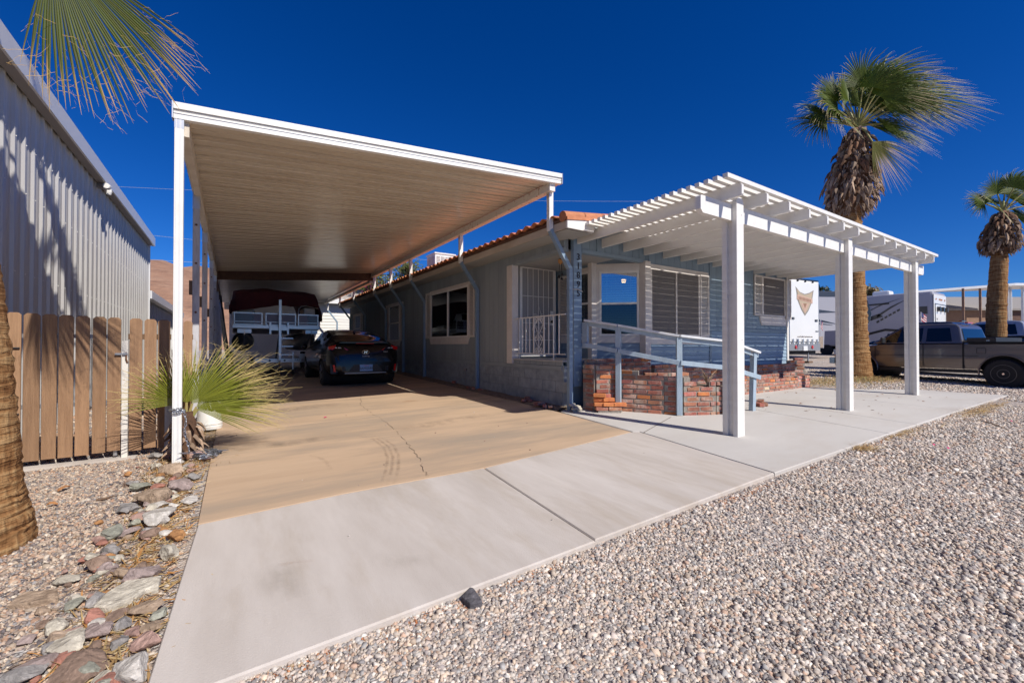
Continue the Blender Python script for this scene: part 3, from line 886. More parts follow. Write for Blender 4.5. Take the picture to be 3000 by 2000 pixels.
# --- windows of the side wall
sfn = lambda s, z, o: (HX0 - .02 - o, s, z)
def side_window(y0, y1, z0, z1, shl, shr, curt=False, split='v'):
    w = window_parts('window', lambda s, z, o: (HX0 - .02 - o, y1 - s, z), y1 - y0, z0, z1, 'window_glass', 'window_glass', split=split, curtains=curt)
    trim_box(sfn, y0 - .05, y1 + .05, z1 + .003, z1 + .075, -.02, .02, parent=w)
    trim_box(sfn, y0 - .05, y1 + .08, z0 - .17, z0 - .003, -.02, .02, parent=w, taper=.09)
    if shl: shutter(lambda s, z, o: (HX0 - o, y1 + .01 + s, z), 0, shl, z0, z1 + .05, w)
    if shr: shutter(lambda s, z, o: (HX0 - o, y0 - .01 - s, z), 0, shr, z0, z1 + .05, w)
    return w
side_window(9.45, 11.85, 1.237, 2.53, .36, .30, True)
side_window(14.62, 15.82, 1.19, 2.48, .38, .33, split='h')
side_window(20.0, 21.1, 1.19, 2.45, .3, .3, split='h')
# --- roof
ROOFP = 0.116
def rz(x):
    return 3.03 + ROOFP * (min(x, 17.72 - x) - 4.5)
RX1 = 13.22; RY0, RY1 = 5.26, 22.6
mb = MB(); prof = [(4.5, rz(4.5)), (8.86, rz(8.86)), (RX1, rz(RX1))]
mb.prism(prof + [(RX1, 2.912), (8.86, 3.418), (4.5, 2.912)], lambda a, b, t: (a, t, b), RY0 + .02, RY1)
roof = mb.build('roof', 'soffit', house)
MB().prism([(5.262, 3.0), (12.80, 3.0), (8.86, 3.41)], lambda a, b, t: (a, t, b), HY0 - .005, HY0 + .1).build('gable', 'house_blue', house)
MB().box(4.475, RY0 + .02, 2.905, 4.499, RY1, 3.028).build('eave_fascia', 'fascia_cream', roof)
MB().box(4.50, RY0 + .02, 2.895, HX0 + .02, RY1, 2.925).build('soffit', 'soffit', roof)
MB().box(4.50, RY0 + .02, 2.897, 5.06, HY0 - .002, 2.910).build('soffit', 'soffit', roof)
mb = MB()
mb.prism([(4.475, 2.905), (5.04, 2.905), (5.10, 3.058), (12.95, 3.058), (8.86, 3.03 + .506), (4.475, 3.028)], lambda a, b, t: (a, t, b), RY0 - .02, RY0 + .018)
mb.build('rake_fascia', 'white_paint', roof)
MB().box(4.46, RY0 + .0, 3.030, 4.52, RY1, 3.085).build('drip_edge', 'brown_strip', roof)
mb = MB()
mb.prism([(4.46, 3.030), (8.86, 3.536), (RX1, 3.03), (RX1, 3.085), (8.86, 3.59), (4.46, 3.085)], lambda a, b, t: (a, t, b), RY0 - .035, RY0 + .02)
mb.build('rake_strip', 'tile', roof)
# barrel tiles on the eave: an S-shaped sheet 0.24 m wide
def tile_mesh(w=.245, length=.46, rise=.055):
    mbx = MB(); n = 10
    for k in range(2):
        for i in range(n + 1):
            t = i / n
            h = rise * (0.5 - 0.5 * math.cos(2 * math.pi * t)) ** 0.8
            mbx.v.append((k * length, t * w, h))
    for k in range(2):
        for i in range(n + 1):
            t = i / n
            h = rise * (0.5 - 0.5 * math.cos(2 * math.pi * t)) ** 0.8
            mbx.v.append((k * length, t * w, h - .016))
    m = n + 1
    for i in range(n):
        mbx.f += [(i, i + 1, m + i + 1, m + i), (2 * m + i, 3 * m + i, 3 * m + i + 1, 2 * m + i + 1), (i, 2 * m + i, 2 * m + i + 1, i + 1), (m + i, m + i + 1, 3 * m + i + 1, 3 * m + i)]
    mbx.f += [(0, m, 3 * m, 2 * m), (n, 2 * m + n, 3 * m + n, m + n)]
    me = mbx.mesh('roof_tile', smooth=True); me.materials.append(MATS['tile']); return me
tm = tile_mesh()
y = RY0 + .16
while y < RY1 - .2:
    inst('roof_tile', tm, roof, (4.40 + random.uniform(-.012, .012), y, 3.094 + random.uniform(0, .01)), (0, -math.atan(ROOFP), random.uniform(-.02, .02)))
    y += .247
# upper rows as one sheet
mbx = MB(); n = int((RY1 - RY0 - .2) / .0245)
for k in range(2):
    x = (4.85, 8.86)[k]
    for i in range(n):
        mbx.v.append((x, RY0 + .16 + i * .0245, rz(x) + .07 + .05 * (0.5 - 0.5 * math.cos(2 * math.pi * i / 10.08))))
for i in range(n - 1):
    mbx.f.append((i, i + 1, n + i + 1, n + i))
tf = mbx.build('tile_field', 'tile', roof, smooth=True); tf['kind'] = 'stuff'
# rake barrels along the front edge
mbr = MB()
for k, x in enumerate((0, .45)):
    r = .088 if k == 0 else .078
    for i in range(13):
        t = math.pi * i / 12 * 1.12 - .19
        mbr.v.append((x, -r * math.cos(t), r * math.sin(t)))
for i in range(12):
    mbr.f.append((i, i + 1, 14 + i, 13 + i))
rm = mbr.mesh('rake_tile', smooth=True, recalc=False); rm.materials.append(MATS['tile'])
x = 4.44; 
while x < 8.7:
    inst('rake_tile', rm, roof, (x, RY0 + .06, rz(max(x, 4.5)) + .065 + random.uniform(0, .008)), (0, -math.atan(ROOFP) - .02, random.uniform(-.015, .015)))
    x += .425
mbc = MB(); mbc.lathe((4.44, RY0 + .06, rz(4.5) + .065), [(.086, 0), (.086, .004)], 14, 'x'); mbc.build('end_tile', 'tile', roof)
# rooftop cooler
ac = thing('rooftop_cooler', 'cream louvred cooler box standing on the tiled roof', 'cooler', (6.7, 15.25, 3.3))
mb = MB(); mb.box(6.3, 14.86, 3.28, 7.1, 15.65, 4.44); acb = mb.build('cabinet', 'white_paint', ac)
MB().box(6.27, 14.83, 4.44, 7.13, 15.68, 4.49).build('lid', 'white_paint', ac)
for fx in range(4):
    mbl = MB()
    for i in range(18):
        z = 3.45 + i * .052
        mbl.box(6.36 + fx * .18, 14.835, z, 6.50 + fx * .18, 14.858, z + .026)
    mbl.build('louvre_panel', 'trim_cream', ac)
mbl = MB()
for i in range(18):
    z = 3.45 + i * .052
    mbl.box(6.275, 14.95, z, 6.298, 15.57, z + .026)
mbl.build('louvre_panel', 'trim_cream', ac)
# vent pipe on the roof far back
vp = MB().tube([(6.6, 21.5, 3.2), (6.6, 21.5, 4.25)], .04, 8).build('vent_pipe', 'white_metal', roof)
# hanging lamp inside the bay
_dl = ray(1827, 818)
_t = (A - EYE).dot(nrm) / _dl.dot(nrm)
LP = EYE + _dl * (_t + .45)
lampo = thing('pendant_lamp', 'lit glass pendant lamp hanging behind the bay window blinds', 'lamp', tuple(LP))
M('lamp_glow', (1, 0.75, 0.4), 0.5, emit=(1.0, 0.62, 0.22), es=4.0)
mb = MB(); mb.lathe((LP.x, LP.y, LP.z - .03), [(.03, -.055), (.046, -.025), (.05, .02), (.04, .025)], 14); mb.build('shade', 'lamp_glow', lampo, smooth=True)
MB().lathe((LP.x, LP.y, LP.z + .01), [(.07, 0), (.062, .04), (.02, .05)], 14).build('fitter', 'rim_silver', lampo)
MB().tube([(LP.x, LP.y, LP.z + .08), (LP.x, LP.y, 2.9)], .006, 6).build('cord', 'black_iron', lampo)
# wind chime in the porch
chime = thing('wind_chime', 'small rusty wind chime hanging under the porch ceiling', 'wind chime', (5.3, 6.35, 2.35))
c0 = atX(1642, 765, 5.35)
mb = MB(); mb.lathe((c0.x, c0.y, c0.z), [(.005, .06), (.05, .03), (.045, -.03), (.01, -.06)], 8); mb.build('top_ornament', 'wood_orange', chime)
mb = MB(); mb.tube([(c0.x, c0.y, c0.z + .05), (c0.x, c0.y, 2.72)], .003, 4)
for k in range(4):
    t = k * 1.57; mb.tube([(c0.x + .03 * math.cos(t), c0.y + .03 * math.sin(t), c0.z - .04), (c0.x + .04 * math.cos(t), c0.y + .04 * math.sin(t), c0.z - .22 - .03 * k)], .003, 4)
mb.build('strings', 'black_iron', chime)
for k in range(4):
    t = k * 1.57
    mb = MB(); mb.lathe((c0.x + .04 * math.cos(t), c0.y + .04 * math.sin(t), c0.z - .27 - .03 * k), [(.03, 0), (.004, .05)], 8); mb.build('bell', 'black_iron', chime)
# =================================================================== CARPORT
carport = thing('carport', 'long white metal carport roof on slim posts over the driveway', 'carport', (2.0, 11, gz(2, 11)))
CX0, CX1, CY0, CY1 = -0.50, 4.53, 5.47, 16.3
def cz(x):           # underside of the roof pans, falls away from the house
    return 3.345 + (x + .5) / 5.03 * 0.375
SL = math.atan(0.375 / 5.03); CL = math.hypot(5.03, .375)
# one pan: flat with two raised ribs, 0.305 wide
def pan_mesh(w=.305, L=CL):
    prof = [(0, 0), (.02, 0), (.032, .055), (.078, .055), (.09, 0), (.165, 0), (.173, .022), (.202, .022), (.21, 0), (w, 0)]
    mbx = MB(); n = len(prof)
    for k in range(2):
        for a, b in prof:
            mbx.v.append((k * L, a, b))
    for k in range(2):
        for a, b in prof:
            mbx.v.append((k * L, a, b + .004))
    for i in range(n - 1):
        mbx.f += [(i, n + i, n + i + 1, i + 1), (2 * n + i, 2 * n + i + 1, 3 * n + i + 1, 3 * n + i)]
    mbx.f += [(0, 2 * n, 3 * n, n), (n - 1, 2 * n - 1, 4 * n - 1, 3 * n - 1)]
    me = mbx.mesh('roof_pan', recalc=False); me.materials.append(MATS['roof_pan']); return me
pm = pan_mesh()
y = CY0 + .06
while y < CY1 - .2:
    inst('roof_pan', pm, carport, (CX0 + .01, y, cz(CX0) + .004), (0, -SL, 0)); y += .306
# fascia across the front: two stepped bands
def slopebox(y0, y1, zl0, zl1, x0=CX0, x1=CX1):
    return MB().hexa([(x0, y0, cz(x0) + zl0), (x1, y0, cz(x1) + zl0), (x1, y1, cz(x1) + zl0), (x0, y1, cz(x0) + zl0), (x0, y0, cz(x0) + zl1), (x1, y0, cz(x1) + zl1), (x1, y1, cz(x1) + zl1), (x0, y1, cz(x0) + zl1)])
slopebox(CY0 - .012, CY0 + .05, -.035, .055).build('front_gutter', 'white_metal', carport)
slopebox(CY0 - .03, CY0 + .05, .058, .125).build('front_fascia', 'white_metal', carport)
slopebox(CY0 + .05, CY0 + .16, -.036, -.028).build('gutter_lip', 'roof_pan', carport)
for x in (CX0 - .012, CX1 + .002):
    MB().box(x, CY0 - .035, cz(x) - .04, x + .01, CY0 + .055, cz(x) + .13).build('end_cap', 'galvanised', carport)
slopebox(CY0 - .034, CY0 - .0305, .03, .036).build('gutter_seam', 'metal_shade', carport)
slopebox(CY1 - .06, CY1 + .04, -.26, .03).build('rear_fascia', 'brown_strip', carport)
for x, nm in ((CX0 + .0, 'gutter_side'), (CX1 - .03, 'gutter_side')):
    MB().box(x, CY0 + .05, cz(x) + .0 if x > 0 else cz(x) - .03, x + .03, CY1, cz(x) + .075).build(nm, 'white_metal', carport)
# beams
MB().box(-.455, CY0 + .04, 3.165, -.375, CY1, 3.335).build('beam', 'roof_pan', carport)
MB().box(4.33, CY0 + .04, 3.555, 4.44, CY1, 3.68).build('beam', 'post_weathered', carport)
# front left steel post with a fluted face
lp_ = gp(518, 1354)
xl, yl = -0.455, 5.50
mb = MB(); mb.box(xl - .038, yl - .036, gz(xl, yl) - .1, xl + .038, yl + .036, 3.315)
fp = mb.build('front_post', 'white_metal', carport, bevel=.003)
for o in (-.022, .006, .014):
    MB().box(xl + o - .003, yl - .0385, gz(xl, yl) - .05, xl + o + .003, yl - .0362, 3.31).build('flute', 'metal_fascia', fp)
MB().box(xl - .039, yl - .037, 3.22, xl + .039, yl + .037, 3.33).build('bracket', 'galvanised', fp)
# timber posts behind it
for i, (y, w) in enumerate(((7.64, .082), (10.0, .082), (13.2, .082), (15.9, .08))):
    mb = MB(); mb.box(-.471, y - w / 2, gz(-.43, y) - .1, -.471 + w, y + w / 2, 3.02 if i == 0 else 3.2)
    p = mb.build('timber_post', 'old_wood_white', carport, bevel=.004)
    MB().box(-.474, y - .044, 2.98, -.386, y + .044, 3.33).build('steel_cap', 'galvanised', p)
    for z in (0.75, 1.5, 2.2, 2.75):
        MB().lathe((-.43, y - w / 2 - .001, z), [(.016, 0), (.012, -.012)], 8, 'y').build('bolt', 'rusty', p)
    if i < 3:
        MB().box(-.51, y - .03, 1.75, -.472, y + .03, 1.95).build('hook_bracket', 'wood_stick', p)
# cranked posts along the house
for i, y in enumerate((5.62, 8.94, 12.25, 14.14, 16.1)):
    mt = 'white_metal' if i < 2 else 'post_weathered'
    up = MB().box(4.378, y - .037, 2.92, 4.462, y + .037, 3.60).build('cranked_post', mt, carport, bevel=.003)
    MB().bar((4.42, y, 2.95), (4.85, y, 2.33), .068, .075, (0, 1, 0)).build('crank', 'blue_paint', up)
    MB().box(4.81, y - .036, gz(4.85, y) - .05, 4.885, y + .036, 2.36).build('lower_post', 'blue_paint', up, bevel=.003)
    MB().box(4.376, y - .039, 3.47, 4.39, y + .039, 3.56).build('flange', 'galvanised', up)
# second, older section of roof behind
rear = thing('rear_carport', 'older rear carport roof section with bare ribbed panels behind the boat', 'carport', (2, 20, .1))
DZ = -.16
pm2 = pan_mesh(.305, CL * .985); 
M('roof_old', (0.52, 0.50, 0.47), 0.3, metal=0.5, col2=(0.30, 0.22, 0.16), ns=1.5, stretch=(0.6, 4, 1), contrast=(0.45, 0.75))
pm2.materials.clear(); pm2.materials.append(MATS['roof_old'])
y = CY1 + .05
while y < 25.65:
    inst('roof_pan', pm2, rear, (CX0 + .05, y, cz(CX0) + DZ), (0, -SL, 0)); y += .306
MB().box(4.31, CY1 + .05, 3.37, 4.42, 25.9, 3.47).build('beam', 'post_weathered', rear)
MB().box(-.46, CY1 + .05, 2.98, -.38, 25.9, 3.13).build('beam', 'brown_strip', rear)
for y in (19.1, 21.9, 25.0):
    up = MB().box(4.34, y - .037, 2.92, 4.41, y + .037, 3.42).build('cranked_post', 'post_weathered', rear)
    MB().bar((4.38, y, 2.95), (4.85, y, 2.33), .068, .075, (0, 1, 0)).build('crank', 'blue_paint', up)
    MB().box(4.815, y - .034, gz(4.85, y) - .05, 4.885, y + .034, 2.36).build('lower_post', 'blue_paint', up)
for y in (18.8, 22.0, 25.0):
    MB().box(-.47, y - .04, gz(-.43, y) - .1, -.39, y + .04, 3.0).build('timber_post', 'old_wood_white', rear)

# =================================================================== PERGOLA
perg = thing('pergola', 'white lattice pergola on three paired posts over the front patio', 'pergola', (8.9, 3.1, gz(8.9, 3.1)))
PXS = (5.45, 8.92, 12.46)
BZ0, BZ1 = 2.625, 2.835
def chamfer_board(x0, x1, y0, y1, z0, z1, c=.045):
    """beam running along X with clipped lower corners"""
    mbx = MB()
    mbx.prism([(x0, z0 + c), (x0 + c, z0), (x1 - c, z0), (x1, z0 + c), (x1, z1 - .015), (x1 - .015, z1), (x0 + .015, z1), (x0, z1 - .015)], lambda a, b, t: (a, t, b), y0, y1)
    return mbx
chamfer_board(4.70, 13.20, 3.066, 3.136, BZ0, BZ1).build('beam', 'pergola_wood', perg)
for x in PXS:
    zb = gz(x, 3.1) - .02
    pp = MB().box(x - .042, 3.066, zb, x + .042, 3.136, BZ0 - .001).build('post', 'pergola_white', perg)
    mbx = MB(); mbx.prism([(x - .082, zb), (x + .082, zb), (x + .082, BZ1 + .03), (x + .05, BZ1 + .075), (x - .05, BZ1 + .075), (x - .082, BZ1 + .03)], lambda a, b, t: (a, t, b), 3.003, 3.0655)
    mbx.build('side_plate', 'pergola_white', pp, bevel=.004)
    mbx = MB(); mbx.box(x - .082, 3.1365, zb, x + .082, 3.205, BZ1 - .002); mbx.build('side_plate', 'pergola_white', pp, bevel=.004)
    for z in (.35, 1.1, 1.85, 2.7):
        MB().lathe((x + .03, 3.0025, z), [(.009, 0), (.007, -.004)], 8, 'y').build('screw', 'white_metal', pp)
RZ0, RZ1 = 2.838, 3.003
NR = 14
for i in range(NR):
    x = lerp(5.17, 12.85, i / (NR - 1))
    mbx = MB()
    mbx.prism([(2.815, RZ0 + .02), (2.835, RZ0), (5.77, RZ0), (5.77, RZ1), (2.85, RZ1), (2.815, RZ1 - .03)], lambda a, b, t: (t, a, b), x - .024, x + .024)
    mbx.build('rafter', 'pergola_wood', perg, bevel=.003)
mbx = MB(); mbx.box(0, -.0315, 0, 8.33, .0315, .052)
sm_ = mbx.mesh('slat'); sm_.materials.append(MATS['pergola_wood'])
NS = 20
for i in range(NS):
    y = lerp(2.856, 5.19, i / (NS - 1))
    inst('slat', sm_, perg, (4.86 + random.uniform(-.008, .008), y, RZ1 + .001), (0, 0, random.uniform(-.0006, .0006)))

# =================================================================== METAL BUILDING
WX = -2.15
shed = thing('metal_building', 'tall grey ribbed-metal building along the left edge', 'building', (WX - 3, 10, gz(-3, 10)))
WY0, WY1, WZ = 1.0, 17.35, 4.20
mb = MB(); mb.box(-9, WY0, -.4, WX - .03, WY1 - .02, WZ); mb.build('shell', 'metal_siding', shed)
def rib_sheet(w=.914):
    prof = [(0, 0), (.02, .03), (.055, .03), (.075, 0), (.13, 0), (.145, .006), (.16, 0), (.20, 0), (.215, .006), (.23, 0), (.285, 0), (.305, .03)]
    pts = []
    for k in range(3):
        pts += [(a + k * .305, b) for a, b in prof[:-1]]
    pts.append((.914, 0))
    mbx = MB(); n = len(pts)
    for z in (0, WZ + .35):
        for a, b in pts:
            mbx.v.append((b, a, z))
    for i in range(n - 1):
        mbx.f.append((i, i + 1, n + i + 1, n + i))
    me = mbx.mesh('wall_panel', recalc=False); me.materials.append(MATS['metal_siding']); return me
rs = rib_sheet()
y = WY0
while y < WY1 - .1:
    inst('wall_panel', rs, shed, (WX - .028, y, -.35)); y += .914
MB().box(WX - .03, WY1 + .02, -.35, WX + .012, WY1 + .07, WZ).build('corner_flashing', 'metal_fascia', shed)
# eave: sloping fascia + dark underside
EX = -2.0
mb = MB()
mb.prism([(EX, 4.11), (EX, 4.36), (EX - .06, 4.38), (WX - .03, 4.42), (WX - .03, 4.30), (EX - .03, 4.30), (EX - .03, 4.11)], lambda a, b, t: (a, t, b), WY0 - .3, WY1 - .12)
mb.build('eave_gutter', 'metal_fascia', shed)
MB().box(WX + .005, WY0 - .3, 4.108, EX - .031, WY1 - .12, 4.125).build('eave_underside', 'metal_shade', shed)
mb = MB(); mb.prism([(-9, 5.8), (WX - .03, 4.42), (WX - .03, 4.30), (-9, 4.2)], lambda a, b, t: (a, t, b), WY0 - .3, WY1 - .12); mb.build('roof', 'metal_siding', shed)
# screws: three rows
for z in (1.9, 2.9, 3.5):
    mbx = MB()
    for k in range(50):
        yy = WY0 + .04 + k * .305
        mbx.box(WX + .002, yy, z, WX + .008, yy + .012, z + .012)
    o = mbx.build('screw_row', 'white_paint', shed); o['kind'] = 'stuff'
sl = thing('security_light', 'small twin-head security light under the metal building eave', 'light', (WX, 11.3, 3.9))
q = atX(310, 548, WX + .12)
MB().box(WX + .0, q.y - .05, q.z - .04, WX + .09, q.y + .05, q.z + .04).build('base', 'metal_shade', sl)
MB().lathe((WX + .16, q.y - .10, q.z - .02), [(.05, -.08), (.06, 0), (.045, .06)], 10, 'y').build('lamp_head', 'white_paint', sl)
MB().lathe((WX + .14, q.y + .12, q.z - .06), [(.035, -.05), (.05, 0), (.05, .06)], 10).build('lamp_head', 'white_paint', sl)
# low building behind it
low = thing('low_shed', 'low metal shed with white gutter behind the tall metal building', 'shed', (-4, 24, 0.2))
LX = -2.45
mb = MB(); mb.box(-7, 18.9, -.2, LX, 30, 2.55); mb.build('walls', 'metal_siding', low)
mb = MB(); mb.prism([(LX + .22, 2.60), (LX + .22, 2.86), (-7, 3.6), (-7, 3.4), (LX, 2.60)], lambda a, b, t: (a, t, b), 18.6, 30.2); mb.build('roof', 'metal_fascia', low)
for k in range(26):
    MB().box(LX, 19 + k * .42, -.2, LX + .03, 19.06 + k * .42, 2.55).build('wall_rib', 'metal_siding', low)

# =================================================================== FENCE AND GATE
FY = 6.13
fence = thing('picket_gate', 'brown wooden gate of dog-eared pickets left of the white latch post', 'gate', (-1.4, FY, gz(-1.4, FY)))
fence2 = thing('picket_fence', 'short brown picket fence between latch post and carport post', 'fence', (-.65, FY, gz(-.65, FY)))
bx_ = [(-1.815, -1.714), (-1.699, -1.586), (-1.572, -1.468), (-1.455, -1.348), (-1.333, -1.228), (-1.205, -1.102), (-1.091, -.985), (-.917, -.813), (-.795, -.692), (-.68, -.575), (-.455, -.374)]
for i, (x0, x1) in enumerate(bx_):
    zt = 1.345 - .004 * i; zb = gz(x0, FY) + .05 + random.uniform(-.012, .012)
    c = .022
    mb = MB(); mb.prism([(x0, zb), (x1, zb), (x1, zt - c), (x1 - c, zt), (x0 + c, zt), (x0, zt - c)], lambda a, b, t: (a, t, b), FY - .018, FY)
    mb.build('picket', 'fence_wood', fence if i < 7 else fence2, bevel=.002)
for z in (.42, 1.12):
    mb = MB(); mb.box(-1.80, FY + .003, z - .02, -1.0, FY + .04, z + .02); mb.build('gate_rail', 'galvanised', fence)
    mb = MB(); mb.box(-.93, FY + .003, z - .03, -.37, FY + .04, z + .03); mb.build('fence_rail', 'wood_stick', fence2)
for x in (-1.79, -1.03):
    MB().tube([(x, FY + .03, gz(x, FY)), (x, FY + .03, 1.25)], .02, 8).build('gate_stile', 'galvanised', fence)
lpost = MB().box(-.975, FY - .025, gz(-.95, FY) - .1, -.925, FY + .025, 1.075).build('latch_post', 'cream_post')
recentre(tag(lpost, 'slim cream square post at the latch end of the picket gate', 'post'))
lt = MB(); lt.box(-1.03, FY - .045, .925, -.93, FY - .026, .945); lt.build('latch', 'galvanised', fence)
MB().tube([(-.94, FY - .03, .95), (-.94, FY - .035, .88), (-.93, FY - .03, .84)], .008, 6).build('padlock', 'rusty', fence)
MB().box(-.562, FY - .02, .98, -.548, FY - .005, 1.2).build('hinge_strap', 'white_metal', fence2)
for z in (.36, 1.0):
    MB().tube([(-1.80, FY - .03, z), (-1.72, FY - .03, z)], .008, 6).build('hinge', 'black_iron', fence)
# concrete footing below gate
mb = MB(); mb.box(-2.0, FY - .10, gz(-1.5, FY) - .12, -.85, FY + .10, gz(-1.5, FY) - .012); structure(mb.build('gate_threshold', 'concrete_pale'))

# =================================================================== BRICKWORK
BL, BH, BW, MJ = .212, .063, .100, .018
def brick_variants():
    out_ = []
    for k in range(4):
        mbx = MB(); mbx.box(-BL / 2, -BW / 2, 0, BL / 2, BW / 2, BH)
        v = []
        for p in mbx.v:
            v.append((p[0] + random.uniform(-.006, .006), p[1] + random.uniform(-.004, .004), p[2] + random.uniform(-.004, .004)))
        mbx.v = v
        me = mbx.mesh('brick')
        import bmesh
        bm = bmesh.new(); bm.from_mesh(me); bmesh.ops.bevel(bm, geom=list(bm.edges), offset=.005, segments=1, affect='EDGES'); bm.to_mesh(me); bm.free()
        me.materials.append(MATS['brick']); out_.append(me)
    for mname in ('brick_orange', 'brick_cream'):
        me = out_[0].copy(); me.materials.clear(); me.materials.append(MATS[mname]); out_.append(me)
    return out_
BV = brick_variants()
def pick():
    r = random.random()
    return BV[4] if r < .07 else BV[5] if r < .085 else BV[random.randrange(4)]
BM_HALF = {}
def brick_wall(parent, pts, courses, z0=None, gaps=()):
    """courses: number or function(s)->number; pts is the plan polyline of the wall's centre"""
    segs = []
    acc = 0
    for a, b in zip(pts, pts[1:]):
        a, b = Vector((*a, 0)), Vector((*b, 0)); segs.append((a, b, acc)); acc += (b - a).length
    core = MB()
    for a, b, s0 in segs:
        d_ = (b - a).normalized(); Ln = (b - a).length
        rz_ = math.atan2(d_.y, d_.x)
        maxc = courses if isinstance(courses, int) else max(courses(s0 + Ln * t) for t in (0.01, .2, .4, .6, .8, .99))
        zb = (gz(a.x, a.y) if z0 is None else z0) - .02
        for c in range(maxc):
            off = (BL + MJ) / 2 if c % 2 else 0
            s = off * .5 - (.0 if c % 2 else 0)
            while s < Ln - .03:
                w = min(BL, Ln - s - .005)
                if s < .01 and c % 2 and off: w = min(w, BL * .5)
                sc_ = s0 + s + w / 2
                nc = courses if isinstance(courses, int) else courses(sc_)
                if c < nc and w > .045:
                    p = a + d_ * (s + w / 2)
                    nrm_ = Vector((-d_.y, d_.x, 0)) * random.uniform(-.006, .006)
                    inst('brick', pick(), parent, (p.x + nrm_.x, p.y + nrm_.y, zb + c * (BH + MJ) + .004), (0, 0, rz_ + random.uniform(-.015, .015) + (math.pi if random.random() < .5 else 0)), (w / BL, 1, random.uniform(.95, 1.04)))
                s += w + MJ
        n = max(2, int(Ln / .1))
        for k in range(n):
            nc = courses if isinstance(courses, int) else min(courses(s0 + Ln * k / n + .005), courses(s0 + Ln * (k + 1) / n - .005))
            if nc < 1: continue
            p, q = a + d_ * (Ln * k / n), a + d_ * (Ln * (k + 1) / n)
            zt = zb + nc * (BH + MJ) - .018
            core.bar((p.x, p.y, (zb + zt) / 2 - .05), (q.x, q.y, (zb + zt) / 2 - .05), BW - .018, zt - zb + .10)
    core.build('mortar', 'mortar', parent)
planter = thing('brick_planter', 'old red brick planter wall bending behind the handrail', 'planter', (6.0, 4.9, gz(6, 4.9)))
W1 = [(5.17, 5.60), (5.20, 5.36), (5.58, 5.16), (5.95, 4.55), (6.12, 4.33), (6.62, 4.09), (6.90, 4.07)]
def h1(s):
    # lengths: .24, .43, .71, .28, .55, .28
    if s < .74: return 10
    if s < .98: return 9
    if s < 1.80: return 8
    if s < 2.05: return 6
    if s < 2.35: return 7
    return 6
brick_wall(planter, W1, h1)
W2 = [(5.28, 5.70), (6.95, 5.66)]
brick_wall(planter, W2, lambda s: 11 if s < 1.65 else 9)
brick_wall(planter, [(6.15, 5.2), (6.55, 4.95), (7.0, 4.85)], lambda s: 8 if s > .1 else 7)
MB().prism([(5.3, 5.6), (5.55, 5.15), (6.0, 4.55), (6.6, 4.12), (6.9, 4.1), (7.1, 5.6)], lambda a, b, t: (a, b, t), -.2, .36).build('soil', 'soil', planter)
# small stepped pile at the foot of the planter's left end
low_b = thing('stepped_brick_pile', 'low stepped stack of loose bricks at the planter foot', 'brick pile', (5.3, 5.15, gz(5.3, 5.15)))
zb = gz(5.3, 5.1)
for x, y, c, r in ((5.18, 5.2, 0, .55), (5.35, 5.08, 0, .5), (5.27, 5.13, 1, .5), (5.42, 5.03, 1, .52), (5.16, 5.22, 1, .6), (5.30, 5.18, 2, .3), (5.2, 5.26, 2, .9), (5.18, 5.25, 3, .8)):
    inst('brick', BV[4] if c > 0 else BV[1], low_b, (x, y, zb + c * .072 + .035), (0, 0, -r))
MB().prism([(5.1, 5.2), (5.4, 4.98), (5.50, 5.05), (5.25, 5.3)], lambda a, b, t: (a, b, t), zb - .05, zb + .035).build('footing', 'mortar', low_b)
# back wall in the shade and low front wall on the right
planter2 = thing('low_brick_wall', 'dark shaded brick wall against the house front', 'brick wall', (9.8, 5.6, gz(9.8, 5.6)))
brick_wall(planter2, [(7.0, 5.62), (12.55, 5.50), (12.75, 5.35)], lambda s: 9 if s < 1 else 8 if s < 5.2 else 9)
planter3 = thing('front_brick_wall', 'low pinkish brick wall along the back of the patio', 'brick wall', (10.8, 5.1, gz(10.8, 5.1)))
brick_wall(planter3, [(9.15, 5.13), (11.6, 5.04), (12.35, 5.08)], 4)
MB().prism([(9.1, 5.15), (12.4, 5.1), (12.6, 5.45), (9.0, 5.58)], lambda a, b, t: (a, b, t), -.2, .10).build('soil', 'soil', planter3)
for k, (px, py) in enumerate(((2228, 1180), (2236, 1188), (2222, 1190))):
    p = gp(px, py)
    o = inst('loose_brick', BV[k % 4], None, (p.x, p.y, gz(p.x, p.y) + .004), (0, 0, .4 + k * .35)); tag(o, 'broken brick lying on the patio beside the last handrail post', 'brick', 'broken bricks beside the handrail')
# loose bricks in the dirt strip
for px, py, r, lab in ((1580, 1187, .2, 'dark red loose brick lying on the driveway edge by the house'), (1545, 1172, 1.0, 'half-buried brick under the porch railing'), (1335, 1122, .5, 'reddish brick among rubble by the second carport post')):
    p = gp(px, py, .03)
    o = inst('loose_brick', BV[1], None, (p.x, p.y, gz(p.x, p.y) + .03), (0, 0, r)); tag(o, lab, 'brick')
for k in range(9):
    y = random.uniform(5.9, 9.6); x = random.uniform(4.62, 4.78)
    o = inst('brick_fragment', BV[k % 4], None, (x, y, gz(x, y) + .02), (random.uniform(-.3, .3), random.uniform(-.3, .3), random.uniform(0, 3)), (.45, .7, .7)); tag(o, 'broken brick fragment lying in the dirt along the house wall', 'brick', 'brick fragments along the house')

